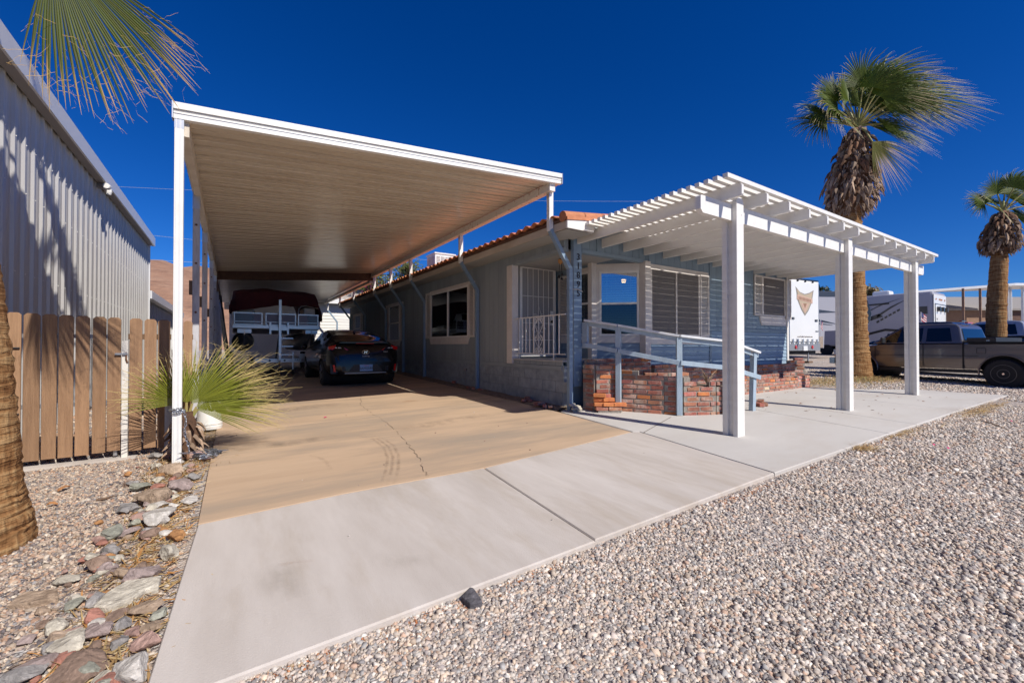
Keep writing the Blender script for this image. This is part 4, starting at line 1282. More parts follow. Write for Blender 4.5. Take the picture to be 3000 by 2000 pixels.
# =================================================================== HANDRAIL
hr = thing('ramp_handrail', 'pale blue wooden handrail sloping down in front of the brick planter', 'handrail', (6.4, 4.4, gz(6.4, 4.4)))
HP = [(5.24, 5.66, 1.49), (5.47, 5.10, 1.385), (6.02, 4.32, 1.20), (6.76, 3.97, 1.115), (7.50, 3.93, .955)]
for i, (x, y, zt) in enumerate(HP):
    w = .085
    if i == 0:
        MB().box(x - .02, y - .06, .98, x + .03, y + .06, zt - .05).build('wall_block', 'rail_blue', hr); continue
    ang = math.atan2(HP[min(i + 1, 4)][1] - HP[i - 1][1], HP[min(i + 1, 4)][0] - HP[i - 1][0])
    ca, sa = math.cos(ang) * w / 2, math.sin(ang) * w / 2
    tilt = .03 if i == 4 else 0
    base = [(x - ca + sa * .9, y - sa - ca * .9), (x + ca + sa * .9, y + sa - ca * .9), (x + ca - sa * .9, y + sa + ca * .9), (x - ca - sa * .9, y - sa + ca * .9)]
    zb = gz(x, y) - .03
    MB().hexa([(a - tilt, b, zb) for a, b in base] + [(a + tilt, b, zt - .045) for a, b in base]).build('post', 'rail_blue', hr, bevel=.004)
    mbx = MB()
    rr = random.Random(i)
    if i < 4:
        n = 9
        vv = [(x + .09 * rr.uniform(.7, 1.2) * math.cos(k * 6.283 / n), y + .07 * rr.uniform(.7, 1.2) * math.sin(k * 6.283 / n)) for k in range(n)]
        mbx.v = [(a, b, gz(a, b) - .01) for a, b in vv] + [(x, y, gz(x, y) + .045)]
        mbx.f = [(k, (k + 1) % n, n) for k in range(n)]
        mbx.build('mortar_foot', 'mortar', hr)
for a, b in zip(HP, HP[1:]):
    a, b = Vector(a), Vector(b); e = (b - a).normalized() * .035
    if b.x > 7.3: b = b + (b - a).normalized() * .14
    MB().bar(a - Vector((0, 0, .02)) - e * 0, b - Vector((0, 0, .02)) + e * 0, .135, .036).build('top_rail', 'rail_top', hr, bevel=.003)
    MB().bar(a - Vector((0, 0, .075)), b - Vector((0, 0, .075)), .045, .065).build('under_rail', 'rail_blue', hr)
    off = Vector((0, 0, .45))
    n_ = Vector(((b - a).y, -(b - a).x, 0)).normalized() * .05
    MB().bar(a - off + n_, b - off + n_, .03, .075).build('mid_rail', 'rail_blue', hr, bevel=.003)
M('rim_edge', (0.10, 0.10, 0.11), 0.3, metal=0.6)
# =================================================================== VEHICLES (local: x right, y forward from the rear bumper, z up)
def interp(tab, y):
    if y <= tab[0][0]: return tab[0][1]
    for (a, va), (b, vb) in zip(tab, tab[1:]):
        if y <= b:
            t = (y - a) / (b - a); t = t * t * (3 - 2 * t) * .35 + t * .65
            return va + (vb - va) * t
    return tab[-1][1]

def loft_body(ystations, ring):
    """ring(y) -> half section [(x,z)] bottom centre ... top centre. returns verts grid"""
    rows = []
    for y in ystations:
        h = ring(y)
        full = [(x, y, z) for x, z in h] + [(-x, y, z) for x, z in reversed(h[1:-1])]
        rows.append(full)
    return rows

def resample(pts, n):
    d_ = [0]
    for a, b in zip(pts, pts[1:]):
        d_.append(d_[-1] + math.hypot(b[0] - a[0], b[1] - a[1]))
    out_ = []
    for k in range(n):
        s = d_[-1] * k / (n - 1)
        for i in range(len(pts) - 1):
            if s <= d_[i + 1] + 1e-9:
                t = (s - d_[i]) / max(1e-9, d_[i + 1] - d_[i])
                out_.append((lerp(pts[i][0], pts[i + 1][0], t), lerp(pts[i][1], pts[i + 1][1], t))); break
    return out_

def wheel(parent, x, y, z, r, w, side, rim='rim_silver', style='alloy'):
    """side = -1 left, +1 right"""
    t = MB(); h = w / 2
    t.lathe((x, y, z), [(r * .62, -h), (r * .93, -h), (r, -h * .7), (r, h * .7), (r * .93, h), (r * .62, h)], 40, 'x')
    ty = t.build('wheel', 'tyre', parent, smooth=True, local=True)
    rm_ = MB(); o = side * (h - .012)
    rm_.lathe((x, y, z), sorted([(r * .64, o - side * .03), (r * .60, o)], key=lambda p: p[1]), 32, 'x')
    rim_ = rm_.build('rim', rim, ty, smooth=True, local=True)
    if style == 'alloy':
        for k in range(5):
            a = k * 2 * math.pi / 5
            for da in (-.14, .14):
                p = (x + o + side * .008, y + math.cos(a) * r * .1, z + math.sin(a) * r * .1)
                q = (x + o + side * .004, y + math.cos(a + da) * r * .6, z + math.sin(a + da) * r * .6)
                MB().bar(p, q, .018, .035, (1, 0, 0)).build('spoke', rim, ty, local=True)
    else:
        for k in range(8):
            a = k * math.pi / 4 + .39
            MB().lathe((x + o + side * .001, y + math.cos(a) * r * .43, z + math.sin(a) * r * .43), [(r * .085, 0), (r * .085, side * .004)] if side > 0 else [(r * .085, -.004), (r * .085, 0)], 10, 'x').build('rim_hole', 'black_rubber', ty, local=True)
        for rr in (.615, .30):
            ring = MB(); pts = [(x + o + side * .006, y + math.cos(a) * r * rr, z + math.sin(a) * r * rr) for a in np.linspace(0, 2 * math.pi, 33)]
            ring.tube(pts, .010, 6, caps=False); ring.build('rim_ring', 'rim_edge', ty, smooth=True, local=True)
        MB().lathe((x + o + side * .012, y, z), [(r * .06, -.012), (r * .05, .012)], 14, 'x').build('hub_cap', 'chrome', ty, local=True)
    return ty

def cut_arch(verts, faces, arches, xmin, zfloor=None):
    """open round wheel arches in a side surface; verts list of lists"""
    V = [list(v) for v in verts]
    def inside(v, a):
        return abs(v[0]) > xmin and (v[1] - a[0]) ** 2 + (v[2] - a[1]) ** 2 < a[2] ** 2 - 1e-9
    keep = list(faces)
    for a in arches:
        ins = [inside(v, a) for v in V]
        nf = []; snap = set()
        for f in keep:
            c = sum(ins[i] for i in f)
            if c == len(f): continue
            nf.append(f)
            if c: snap |= {i for i in f if ins[i]}
        for i in snap:
            dy, dz = V[i][1] - a[0], V[i][2] - a[1]
            m = math.hypot(dy, dz) or 1
            V[i][1] = a[0] + dy / m * a[2]; V[i][2] = a[1] + dz / m * a[2]
        keep = nf
    return V, keep

def make_hatchback(name, label, loc, rotz, paint):
    car = thing(name, label, 'car', loc, rotz)
    TOP = [(0, .60), (.03, .80), (.10, .98), (.20, 1.075), (.30, 1.115), (.9, 1.285), (1.6, 1.415), (2.2, 1.455), (2.75, 1.43), (3.15, 1.27), (3.6, 1.02), (4.0, .93), (4.3, .80), (4.43, .62), (4.47, .50)]
    WID = [(0, .66), (.03, .75), (.10, .82), (.25, .875), (.9, .91), (2.2, .91), (3.6, .905), (4.0, .87), (4.3, .76), (4.47, .52)]
    ROOFW = [(0, .60), (.2, .66), (.5, .60), (1.2, .585), (2.2, .58), (2.9, .57), (3.3, .64), (3.6, .74), (4.1, .68), (4.47, .4)]
    BELT = [(0, .55), (.1, .84), (.25, .97), (.9, .985), (2.5, .93), (3.5, .90), (4.0, .84), (4.3, .72), (4.47, .46)]
    def ring(y):
        t, w, rw = interp(TOP, y), interp(WID, y), interp(ROOFW, y)
        b = min(interp(BELT, y), t - .03)
        zb = .26 if y > .15 else .30
        pts = [(0, zb), (w * .80, zb), (w * .95, zb + .07), (w * .985, .42), (w, .60 if b > .7 else b * .8), (w * .985, b * .93), (w * .955, b), (lerp(w * .95, rw, .55), lerp(b, t, .52)), (rw + .02, lerp(b, t, .86)), (rw * .86, lerp(b, t, .97)), (rw * .5, t), (0, t + .008)]
        key = resample(pts[:7], 14) + resample(pts[6:9], 6)[1:] + resample(pts[8:], 7)[1:]
        return key
    ysn = sorted(set([0, .015, .03, .06, .1, .15, .2, .25, .3] + [round(.3 + k * .08, 3) for k in range(1, 50)] + [4.3, 4.36, 4.41, 4.45, 4.47]))
    ysn = [y for y in ysn if y <= 4.47]
    rows = loft_body(ysn, ring)
    n = len(rows[0]); verts = [v for r in rows for v in r]
    body, rearw, sidew, front = [], [], [], []
    half = len(ring(1.0))     # 14+5+6=25
    for j in range(len(rows) - 1):
        ym = (ysn[j] + ysn[j + 1]) / 2
        for i in range(n):
            f = (j * n + i, j * n + (i + 1) % n, (j + 1) * n + (i + 1) % n, (j + 1) * n + i)
            k = i if i < half - 1 else n - 1 - i      # mirrored strip index
            if k >= 19 and .36 < ym < 1.22: rearw.append(f)
            elif k >= 19 and 2.85 < ym < 3.5: front.append(f)
            elif 14 <= k < 18 and .95 < ym < 3.15 and not (1.95 < ym < 2.05): sidew.append(f)
            else: body.append(f)
    body.append(tuple(reversed(range(n)))); body.append(tuple((len(rows) - 1) * n + i for i in range(n)))
    arches = [(.83, .325, .355), (3.53, .325, .355)]
    V, bf = cut_arch(verts, body, arches, .55)
    def sub(nm, faces, mat, VV):
        used = sorted({i for f in faces for i in f}); mp = {a: b for b, a in enumerate(used)}
        mbx = MB(); mbx.v = [tuple(VV[i]) for i in used]; mbx.f = [tuple(mp[i] for i in f) for f in faces]
        return mbx.build(nm, mat, car, smooth=True, local=True)
    bd = sub('body', bf, paint, V)
    sub('rear_window', rearw, 'car_glass', verts); sub('windshield', front, 'car_glass', verts)
    for sg in (-1, 1):
        for fr_, to_ in ((.9, 2.0), (2.0, 3.2)):
            sub('side_window', [f for f in sidew if sum(verts[i][0] for i in f) * sg > 0 and fr_ < sum(verts[i][1] for i in f) / 4 < to_], 'car_glass', verts)
    for a in arches:
        MB().lathe((0, a[0], a[1]), [(.35, -.70), (.35, .70)], 24, 'x').build('wheel_well', 'black_rubber', car, local=True)
    for s in (-1, 1):
        for ya in (.83, 3.53):
            wheel(car, s * .79, ya, .32, .32, .215, s)
    # rear details
    def rear_y(x, z):       # y of the rear face at height z
        prev = None
        for y in np.linspace(0, .45, 91):
            t = interp(TOP, y)
            if t >= z:
                w = interp(WID, y)
                return y + max(0, (abs(x) / .88) ** 4 * .10)
        return .45
    def patch(nm, poly, mat, off=.012, thick=.01, parent=car):
        mbx = MB(); n_ = len(poly)
        a = [(x, rear_y(x, z) - off, z) for x, z in poly]; b = [(x, y + .06, z) for x, y, z in a]
        mbx.add(a + b, [tuple(range(n_)), tuple(reversed(range(n_, 2 * n_)))] + [(i, n_ + i, n_ + (i + 1) % n_, (i + 1) % n_) for i in range(n_)])
        return mbx.build(nm, mat, parent, local=True)
    for s in (-1, 1):
        patch('tail_light', [(s * .40, .885), (s * .84, .90), (s * .85, .97), (s * .68, 1.01), (s * .50, .95)], 'tail_red')
        patch('reverse_lamp', [(s * .56, .930), (s * .70, .935), (s * .70, .955), (s * .58, .952)], 'lamp_clear', .022)
        patch('reflector', [(s * .705, .36), (s * .745, .37), (s * .765, .53), (s * .725, .53)], 'reflector_red', .03)
        patch('bumper_inset', [(s * .47, .38), (s * .70, .35), (s * .70, .50), (s * .50, .49)], 'car_plastic', .02)
    patch('bumper_trim', [(-.80, .32), (.80, .32), (.82, .55), (.60, .56), (-.60, .56), (-.82, .55)], 'car_plastic', .008)
    patch('plate_recess', [(-.42, .36), (.42, .36), (.28, .53), (-.28, .53)], 'car_plastic', .016)
    patch('diffuser_lip', [(-.5, .315), (.5, .315), (.5, .335), (-.5, .335)], 'alu_dull', .03)
    yq = rear_y(0, .45) - .03
    pl = MB().box(-.155, yq - .006, .37, .155, yq, .53).build('number_plate', 'plate_blue', car, local=True)
    lettering('plate_text', '8AMS585', .088, 'ink', pl, (0, yq - .008, .435), (1, 0, 0), local=True, depth=.002)
    lettering('plate_state', 'California', .032, 'reflector_red', pl, (0, yq - .008, .505), (1, 0, 0), local=True, depth=.002)
    sp = MB(); sp.prism([(-.60, 1.055), (.60, 1.055), (.56, 1.085), (-.56, 1.085)], lambda a, b, t: (a, t, b), .13, .24); sp.build('spoiler', paint, car, local=True)
    patch('brake_light', [(-.22, 1.045), (.22, 1.045), (.22, 1.058), (-.22, 1.058)], 'tail_red', .09)
    patch('lower_glass', [(-.38, .905), (.38, .905), (.42, 1.03), (-.42, 1.03)], 'car_glass', .006)
    ye = rear_y(0, .83) - .02
    em = MB(); em.tube([(.085 * math.cos(t), ye, .835 + .05 * math.sin(t)) for t in np.linspace(0, 2 * math.pi, 25)], .007, 6, caps=False)
    em.bar((-.035, ye, .80), (-.02, ye, .87), .012, .014, (0, 1, 0)); em.bar((.02, ye, .80), (.035, ye, .87), .012, .014, (0, 1, 0)); em.bar((-.03, ye, .828), (.03, ye, .842), .012, .014, (0, 1, 0))
    em.build('emblem', 'chrome', car, local=True)
    lettering('model_name', 'I O N I Q', .042, 'letter_white', car, (0, rear_y(0, .735) - .016, .735), (1, 0, 0), local=True, depth=.002)
    lettering('trim_name', 'hybrid', .04, 'letter_white', car, (.50, rear_y(.5, .845) - .016, .845), (1, 0, 0), local=True, depth=.002)
    MB().prism([(1.18, 1.335), (1.36, 1.37), (1.19, 1.41)], lambda a, b, t: (t, a, b), -.02, .02).build('antenna_fin', paint, car, local=True)
    for s in (-1, 1):
        mi = MB(); mi.lathe((s * 1.0, 2.98, .97), [(.03, -.06), (.075, -.03), (.08, .05), (.04, .09)], 12, 'y'); mi.build('mirror', paint, car, smooth=True, local=True)
    return car
make_hatchback('parked_car', 'shiny black hatchback parked under the carport seen from behind', (2.80, 10.93, gz(2.8, 12)), 0.0, 'car_black')

def make_pickup(name, label, loc, rotz, paint, toolbox=True, group=None):
    tr = thing(name, label, 'pickup truck', loc, rotz)
    Lh = 5.05; RA, FA, WR = 1.14, 4.32, .375
    def W(y):
        return interp([(0, .84), (.1, .87), (4.3, .87), (4.88, .82), (5.2, .64)], y)
    def T(y):
        return interp([(0, 1.17), (3.55, 1.17), (3.75, 1.16), (4.7, 1.07), (5.08, 1.0), (5.2, .88)], y)
    def ring(y):
        w, t = W(y), T(y)
        zb = .44 if y < 4.6 else .40
        pts = [(0, zb), (w * .86, zb), (w * .955, zb + .03), (w * .985, .62), (w, .78), (w * .985, .86), (w * .99, 1.0), (w * .965, t - .03), (w * .91, t), (0, t + (.015 if y > 3.6 else 0))]
        return resample(pts[:3], 5) + resample(pts[2:8], 14)[1:] + resample(pts[7:], 6)[1:]
    ysn = [0, .02] + [round(.02 + k * .06, 3) for k in range(1, 85)] + [5.14, 5.2]
    rows = loft_body(ysn, ring); n = len(rows[0]); verts = [v for r in rows for v in r]
    faces = [(j * n + i, j * n + (i + 1) % n, (j + 1) * n + (i + 1) % n, (j + 1) * n + i) for j in range(len(rows) - 1) for i in range(n)]
    faces += [tuple(reversed(range(n))), tuple((len(rows) - 1) * n + i for i in range(n))]
    arches = [(RA, .40, .455), (FA, .40, .455)]
    V, bf = cut_arch(verts, faces, arches, .5)
    mbx = MB(); mbx.v = [tuple(v) for v in V]; mbx.f = bf
    mbx.build('body', paint, tr, smooth=True, local=True)
    for a in arches:
        MB().lathe((0, a[0], a[1]), [(.45, -.68), (.45, .68)], 24, 'x').build('wheel_well', 'black_rubber', tr, local=True)
        for s in (-1, 1):
            fl = MB(); pts = [(s * .875, a[0] + .46 * math.cos(t), a[1] + .46 * math.sin(t)) for t in np.linspace(-.15, math.pi + .15, 22)]
            fl.tube(pts, .022, 6); fl.build('fender_lip', paint, tr, smooth=True, local=True)
    for s in (-1, 1):
        for ya in (RA, FA):
            wheel(tr, s * .775, ya, WR, WR, .26, s, 'rim_black', 'steel')
    # cab
    P = [(1.92, 1.17), (2.02, 1.62), (2.10, 1.70), (2.3, 1.735), (3.05, 1.735), (3.25, 1.70), (4.0, 1.17)]
    def cabw(z): return lerp(.83, .66, (z - 1.17) / .565)
    mbx = MB(); m = len(P)
    for s in (-1, 1):
        for y, z in P:
            mbx.v.append((s * cabw(z), y, z))
    mbx.f = [(i, i + 1, m + i + 1, m + i) for i in range(m - 1)] + [tuple(range(m)), tuple(range(2 * m - 1, m - 1, -1))]
    mbx.build('cab', paint, tr, local=True, bevel=.035)
    def sidepoly(nm, poly, mat, off, parent=tr):
        for s in (-1, 1):
            q = MB(); k = len(poly)
            q.v = [(s * (cabw(z) + off), y, z) for y, z in poly] + [(s * (cabw(z) + off - .02), y, z) for y, z in poly]
            q.f = [tuple(range(k)), tuple(range(2 * k - 1, k - 1, -1))] + [(i, (i + 1) % k, k + (i + 1) % k, k + i) for i in range(k)]
            q.build(nm, mat, parent, local=True)
    sidepoly('rear_side_window', [(2.14, 1.22), (2.70, 1.22), (2.70, 1.60), (2.22, 1.60)], 'car_glass', .010)
    sidepoly('door_window', [(2.80, 1.21), (3.86, 1.20), (3.30, 1.62), (2.80, 1.62)], 'car_glass', .010)
    def shield(nm, y0, z0, y1, z1, w0, w1, mat, o=.012):
        dy, dz = z1 - z0, -(y1 - y0); L_ = math.hypot(dy, dz); dy, dz = dy / L_ * o, dz / L_ * o
        if nm == 'rear_window': dy, dz = -abs(dy), abs(dz) * .2
        MB().add([(-w0, y0 + dy, z0 + dz), (w0, y0 + dy, z0 + dz), (w1, y1 + dy, z1 + dz), (-w1, y1 + dy, z1 + dz)], [(0, 1, 2, 3)]).build(nm, mat, tr, local=True)
    shield('windshield', 3.93, 1.20, 3.32, 1.64, .76, .62, 'car_glass', .03)
    shield('rear_window', 1.935, 1.24, 2.01, 1.58, .68, .62, 'truck_glass', .012)
    MB().box(-.16, 2.03, 1.735, .16, 2.09, 1.77).build('third_brake_light', 'tail_red', tr, local=True)
    # seams, bed, handles
    for s in (-1, 1):
        x = s * .8725
        for y, z0, z1, w in ((1.90, .47, 1.16, .03), (2.75, .50, 1.16, .010), (3.92, .58, 1.1, .010)):
            MB().box(x - .004, y - w / 2, z0, x + .004, y + w / 2, z1).build('panel_gap', 'black_rubber', tr, local=True)
        MB().box(x - .004, 1.6, .818, x + .003, 4.6, .826).build('crease', 'black_rubber', tr, local=True)
        MB().box(x - .004, 1.96, .818, x + .003, 4.6, .826)
        MB().box(s * .86, 2.84, .98, s * .895, 3.0, 1.02).build('door_handle', 'black_rubber', tr, local=True)
        mi = MB(); mi.box(s * .90, 3.62, 1.17, s * 1.08, 3.70, 1.36); mi.build('mirror', 'car_plastic', tr, local=True, bevel=.03)
        MB().box(s * .80, 1.62, .36, s * .83, 3.85, .45).build('rocker', 'car_plastic', tr, local=True)
        MB().prism([(4.75, .83), (5.11, .80), (5.13, .98), (4.83, .99)], lambda a, b, t: (t, a, b), s * .70, s * .845).build('headlight', 'lamp_clear', tr, local=True)
        MB().prism([(4.75, .765), (5.10, .755), (5.11, .795), (4.75, .825)], lambda a, b, t: (t, a, b), s * .70, s * .848).build('turn_signal', 'amber', tr, local=True)
        MB().box(s * .80, -.012, .72, s * .865, .05, 1.10).build('tail_light', 'tail_red', tr, local=True)
    q = MB(); pts = [(-.874, 1.55 + .085 * cx, .97 + .075 * cz_) for cx, cz_ in ((-1, -.8), (-.8, -1), (.8, -1), (1, -.8), (1, .8), (.8, 1), (-.8, 1), (-1, .8), (-1, -.8))]
    q.tube(pts, .004, 5, caps=False); q.build('fuel_door', 'black_rubber', tr, local=True)
    MB().box(-.80, .10, 1.172, .80, 1.86, 1.178).build('bed_liner', 'black_rubber', tr, local=True)
    for s in (-1, 1):
        MB().box(s * .78, .05, 1.17, s * .86, 1.88, 1.20).build('bed_rail', 'black_rubber', tr, local=True)
    if toolbox:
        tb = MB().box(-.84, 1.28, 1.20, .84, 1.84, 1.315).build('toolbox', 'car_plastic', tr, local=True, bevel=.01)
        MB().box(-.845, 1.40, 1.22, -.838, 1.46, 1.25).build('toolbox_latch', 'chrome', tb, local=True)
    MB().prism([(-.80, .50), (.80, .50), (.80, .70), (-.80, .70)], lambda a, b, t: (a, t, b), 5.12, 5.28).build('front_bumper', 'chrome', tr, local=True)
    MB().box(-.80, -.10, .48, .80, .0, .62).build('rear_bumper', 'chrome', tr, local=True)
    MB().box(-.5, 5.17, .72, .5, 5.215, .98).build('grille', 'black_rubber', tr, local=True)
    return tr
ph = .14
c_, s_ = math.cos(ph), math.sin(ph)
def truck_loc(ax, ay, z):      # left rear wheel's foot -> rear bumper centre
    return (ax + .9 * c_ - 1.14 * s_, ay - .9 * s_ - 1.14 * c_, z)
make_pickup('pickup_truck', 'dark grey extended-cab pickup with black wheels parked on the gravel', truck_loc(16.6, 2.36, -.075), -ph, 'truck_grey')
t2 = truck_loc(16.6 + 2.9 * c_ + 1.1 * s_, 2.36 - 2.9 * s_ + 1.1 * c_, 0.10)
make_pickup('pickup_truck', 'navy pickup mostly hidden behind the grey pickup', t2, -ph, 'truck_navy', toolbox=False)
t3 = (24.3, 0.8, 0.22)
make_pickup('pickup_truck', 'silver pickup at the right frame edge beyond the smaller palm', t3, -ph, 'truck_silver', toolbox=False)

# =================================================================== PONTOON BOAT ON ITS TRAILER (world metres, bow towards the camera)
BY = 15.3; KB = 15.3 / 14
bX = lambda x: x * KB
bZ = lambda z: 1.02 + (z - 1.02) * KB
boat = thing('pontoon_boat', 'pontoon boat under a maroon canvas cover behind the black car', 'boat', (1.25, 18.2, .6))
D0, D1 = bZ(1.49), bZ(1.60)
XL, XR = bX(.03), bX(2.21)
YB1 = BY + 6.2
MB().box(XL, BY, D0, XR, YB1, D1).build('deck', 'alu_dull', boat, bevel=.02)
MB().box(XL - .02, BY - .025, D0 + .02, XR + .02, BY, D1 + .01).build('deck_edge', 'aluminium', boat, bevel=.01)
for xc in (bX(.30), bX(2.0)):
    mb = MB()
    prof = [(.015, 0), (.07, .18), (.16, .50), (.26, 1.0), (.32, 1.6), (.33, 6.0)]
    n = 20
    for r, yy in prof:
        for k in range(n):
            t = 2 * math.pi * k / n
            lift = .30 * max(0, 1 - yy / 1.5) ** 1.3
            mb.v.append((xc + r * math.cos(t), BY + .05 + yy, D0 - .36 + lift + r * math.sin(t)))
    for i in range(len(prof) - 1):
        for k in range(n):
            mb.f.append((i * n + k, i * n + (k + 1) % n, (i + 1) * n + (k + 1) % n, (i + 1) * n + k))
    mb.f += [tuple(range(n)), tuple((len(prof) - 1) * n + k for k in range(n))]
    pt_ = mb.build('pontoon', 'alu_dull', boat, smooth=True)
    MB().prism([(0, 0), (.55, .02), (.75, .12), (0, .12)], lambda a, b, t: (t, BY + .03 + a, D0 - .12 + b), xc - .18, xc + .18).build('nose_bracket', 'aluminium', pt_)
    MB().prism([(0, .12), (.5, -.05), (.9, -.62), (.35, -.50), (.02, -.05)], lambda a, b, t: (t, BY + .01 + a, D0 - .12 + b), xc - .012, xc + .012).build('keel', 'aluminium', pt_)
rt, rb = bZ(1.94), D1
rails = [XL + .02, bX(.74), bX(.82), bX(1.30 + .05), bX(1.60), bX(1.66), XR - .02]
def railbox(x0, x1, z0, z1, mat, nm, y=BY + .03, t=.03):
    return MB().box(x0, y, z0, x1, y + t, z1).build(nm, mat, boat)
for a, b, ht in ((XL + .02, bX(.735), 0), (bX(.805), bX(1.585), 0), (bX(1.635), XR - .02, 0)):
    for z0, z1 in ((rb + .005, rb + .035), (rb + .10, rb + .115), (rt - .02, rt + .015)):
        railbox(a, b, z0, z1, 'aluminium', 'rail')
    railbox(a + .002, a + .03, rb + .036, rt - .021, 'aluminium', 'rail_upright'); railbox(b - .03, b - .002, rb + .036, rt - .021, 'aluminium', 'rail_upright')
for a, b, m_ in ((XL + .05, bX(.52), 'boat_maroon'), (bX(.52), bX(.70), 'boat_lilac'), (bX(.84), bX(1.56), 'boat_lilac'), (bX(1.67), bX(1.90), 'boat_lilac'), (bX(1.90), XR - .05, 'boat_maroon')):
    railbox(a, b, rb + .036, rt - .022, m_, 'fence_panel', BY + .045, .01)
for x in (XL + .01, XR - .04):
    for z0, z1 in ((rb, rb + .035), (rt - .02, rt + .015)):
        MB().box(x, BY + .061, z0, x + .03, YB1 - .3, z1).build('rail', 'aluminium', boat)
    MB().box(x + .008, BY + .061, rb + .036, x + .02, YB1 - .3, rt - .022).build('fence_panel', 'boat_maroon', boat)
# seats seen above the rail
MB().box(XL + .12, BY + .3, rt - .2, bX(.56), BY + 1.3, rt + .14).build('seat', 'boat_white', boat, bevel=.05)
MB().box(bX(1.82), BY + .3, rt - .2, XR - .08, BY + 1.3, rt + .26).build('seat', 'boat_white', boat, bevel=.05)
q = MB(); q.tube([(bX(1.64), BY + .06, rt), (bX(1.66), BY + .06, rt + .18), (bX(1.72), BY + .06, rt + .27), (bX(1.85), BY + .06, rt + .29), (XR - .02, BY + .08, rt + .22)], .018, 8); q.build('hand_loop', 'aluminium', boat, smooth=True)
# maroon cover: lofted cloth with sagging lower edge
mb = MB(); nx_, ny_ = 30, 14
TOPZ = [(0, bZ(2.60)), (.12, bZ(2.67)), (.35, bZ(2.70)), (.7, bZ(2.68)), (.93, bZ(2.64)), (1.0, bZ(2.36))]
EDG = [(0, bZ(1.95)), (.10, bZ(1.99)), (.2, bZ(2.04)), (.32, bZ(2.12)), (.5, bZ(2.18)), (.62, bZ(2.15)), (.72, bZ(2.20)), (.80, bZ(2.25)), (.93, bZ(2.20)), (.97, bZ(2.0)), (1.0, bZ(1.80))]
CYS = [0, .02, .10, .35, .8, 1.6, 3.0, 4.5, 5.6, 6.1]
XA, XB = bX(-.02), bX(2.29)
grid = []
for j, t in enumerate(np.linspace(0, 1, 15)):       # around the front: lower edge up to the ridge, then backwards
    row = []
    for i in range(nx_ + 1):
        s = i / nx_
        zt, ze = interp(TOPZ, s), interp(EDG, s)
        bul = math.sin(math.pi * s) ** .35
        if t < .55:
            u = t / .55
            z = lerp(ze, zt - .12, u); y = BY + .02 - .10 * math.sin(u * 1.6) * bul + .03 * math.sin(s * 31 + u * 3) * (1 - u)
        else:
            u = (t - .55) / .45
            z = zt - .12 * (1 - min(1, u * 3)) ** 2 - .5 * max(0, u - .75) ** 2; y = BY + .02 + 6.0 * u ** 1.6
        x = lerp(XA, XB, s)
        x += (.06 * (1 - bul)) * (1 if s < .5 else -1) * (1 if t > .4 else 0)
        row.append((x, y + (1 - bul) * .25, z + .02 * math.sin(s * 14 + j)))
    grid.append(row)
for r in grid: mb.v += r
w_ = nx_ + 1
for j in range(14):
    for i in range(nx_):
        mb.f.append((j * w_ + i, j * w_ + i + 1, (j + 1) * w_ + i + 1, (j + 1) * w_ + i))
# side skirts
o = len(mb.v)
for sgn, ii in ((0, 0), (1, nx_)):
    base = len(mb.v); cnt = 0
    for j in range(15):
        x, y, z = grid[j][ii]
        ze = bZ(1.78 if sgn else 1.93)
        mb.v += [(x + (.05 if sgn else -.05), y, min(z, z * .5 + ze * .5)), (x + (.03 if sgn else -.03), y, min(z - .01, ze + .05 * math.sin(j * 2.1)))]
    for j in range(14):
        a = base + 2 * j
        mb.f.append((j * w_ + ii, (j + 1) * w_ + ii, a + 2, a)); mb.f.append((a, a + 2, a + 3, a + 1))
cov = mb.build('canvas_cover', 'boat_canvas', boat, smooth=True)
trl = thing('boat_trailer', 'silver boat trailer with winch mast and steps under the pontoon boat', 'trailer', (1.25, 17.5, gz(1.2, 17.5)))
mx_ = bX(1.155)
MB().box(mx_ - .035, BY - .22, bZ(.60), mx_ + .035, BY - .15, bZ(2.33)).build('winch_mast', 'aluminium', trl)
MB().bar((mx_, BY - .15, bZ(1.45)), (mx_, BY + 1.2, bZ(.66)), .05, .06).build('mast_brace', 'alu_dull', trl)
for z in (1.236, 1.007, .769):
    MB().box(mx_ + .036, BY - .24, bZ(z) - .018, bX(1.485), BY - .14, bZ(z) + .018).build('step', 'aluminium', trl)
MB().box(bX(1.47), BY - .2, bZ(.30), bX(1.50), BY - .17, bZ(.85)).build('jack_leg', 'aluminium', trl)
MB().lathe((bX(1.485), BY - .185, gz(1.5, BY) + .10), [(.09, -.03), (.10, -.02), (.10, .02), (.09, .03)], 18, 'x').build('jack_wheel', 'tyre', trl)
for x in (.917, 1.362):
    MB().box(bX(x) - .025, BY - .14, bZ(1.355), bX(x) + .025, BY - .09, bZ(1.68)).build('bow_stop', 'aluminium', trl)
MB().box(bX(.94), BY - .13, bZ(1.46), bX(1.34), BY - .10, bZ(1.55)).build('cross_bar', 'aluminium', trl)
z0 = bZ(.545)
MB().box(bX(.55), BY + .1, z0, bX(1.95), BY + .16, z0 + .12).build('cross_beam', 'aluminium', trl)
lettering('maker_name', 'PACIFIC', .10, 'ink', trl, (bX(1.72), BY + .097, z0 + .06), (1, 0, 0), depth=.002)
for x in (.92, 1.30):
    MB().lathe((bX(x), BY + .099, z0 + .06), [(.03, 0), (.03, -.004)], 14, 'y').build('hole', 'black_rubber', trl)
for x in (.55, 1.95):
    MB().bar((bX(x), BY + .16, z0 + .06), (bX(x), BY + 6, z0 + .06), .07, .12).build('side_rail', 'alu_dull', trl)
for x, yy in ((-.02, 3.4), (2.25, 3.4), (-.02, 4.2), (2.25, 4.2)):
    MB().lathe((bX(x), BY + yy, gz(1, 18) + .33), [(.2, -.09), (.33, -.08), (.33, .08), (.2, .09)], 24, 'x').build('wheel', 'tyre', trl, smooth=True)
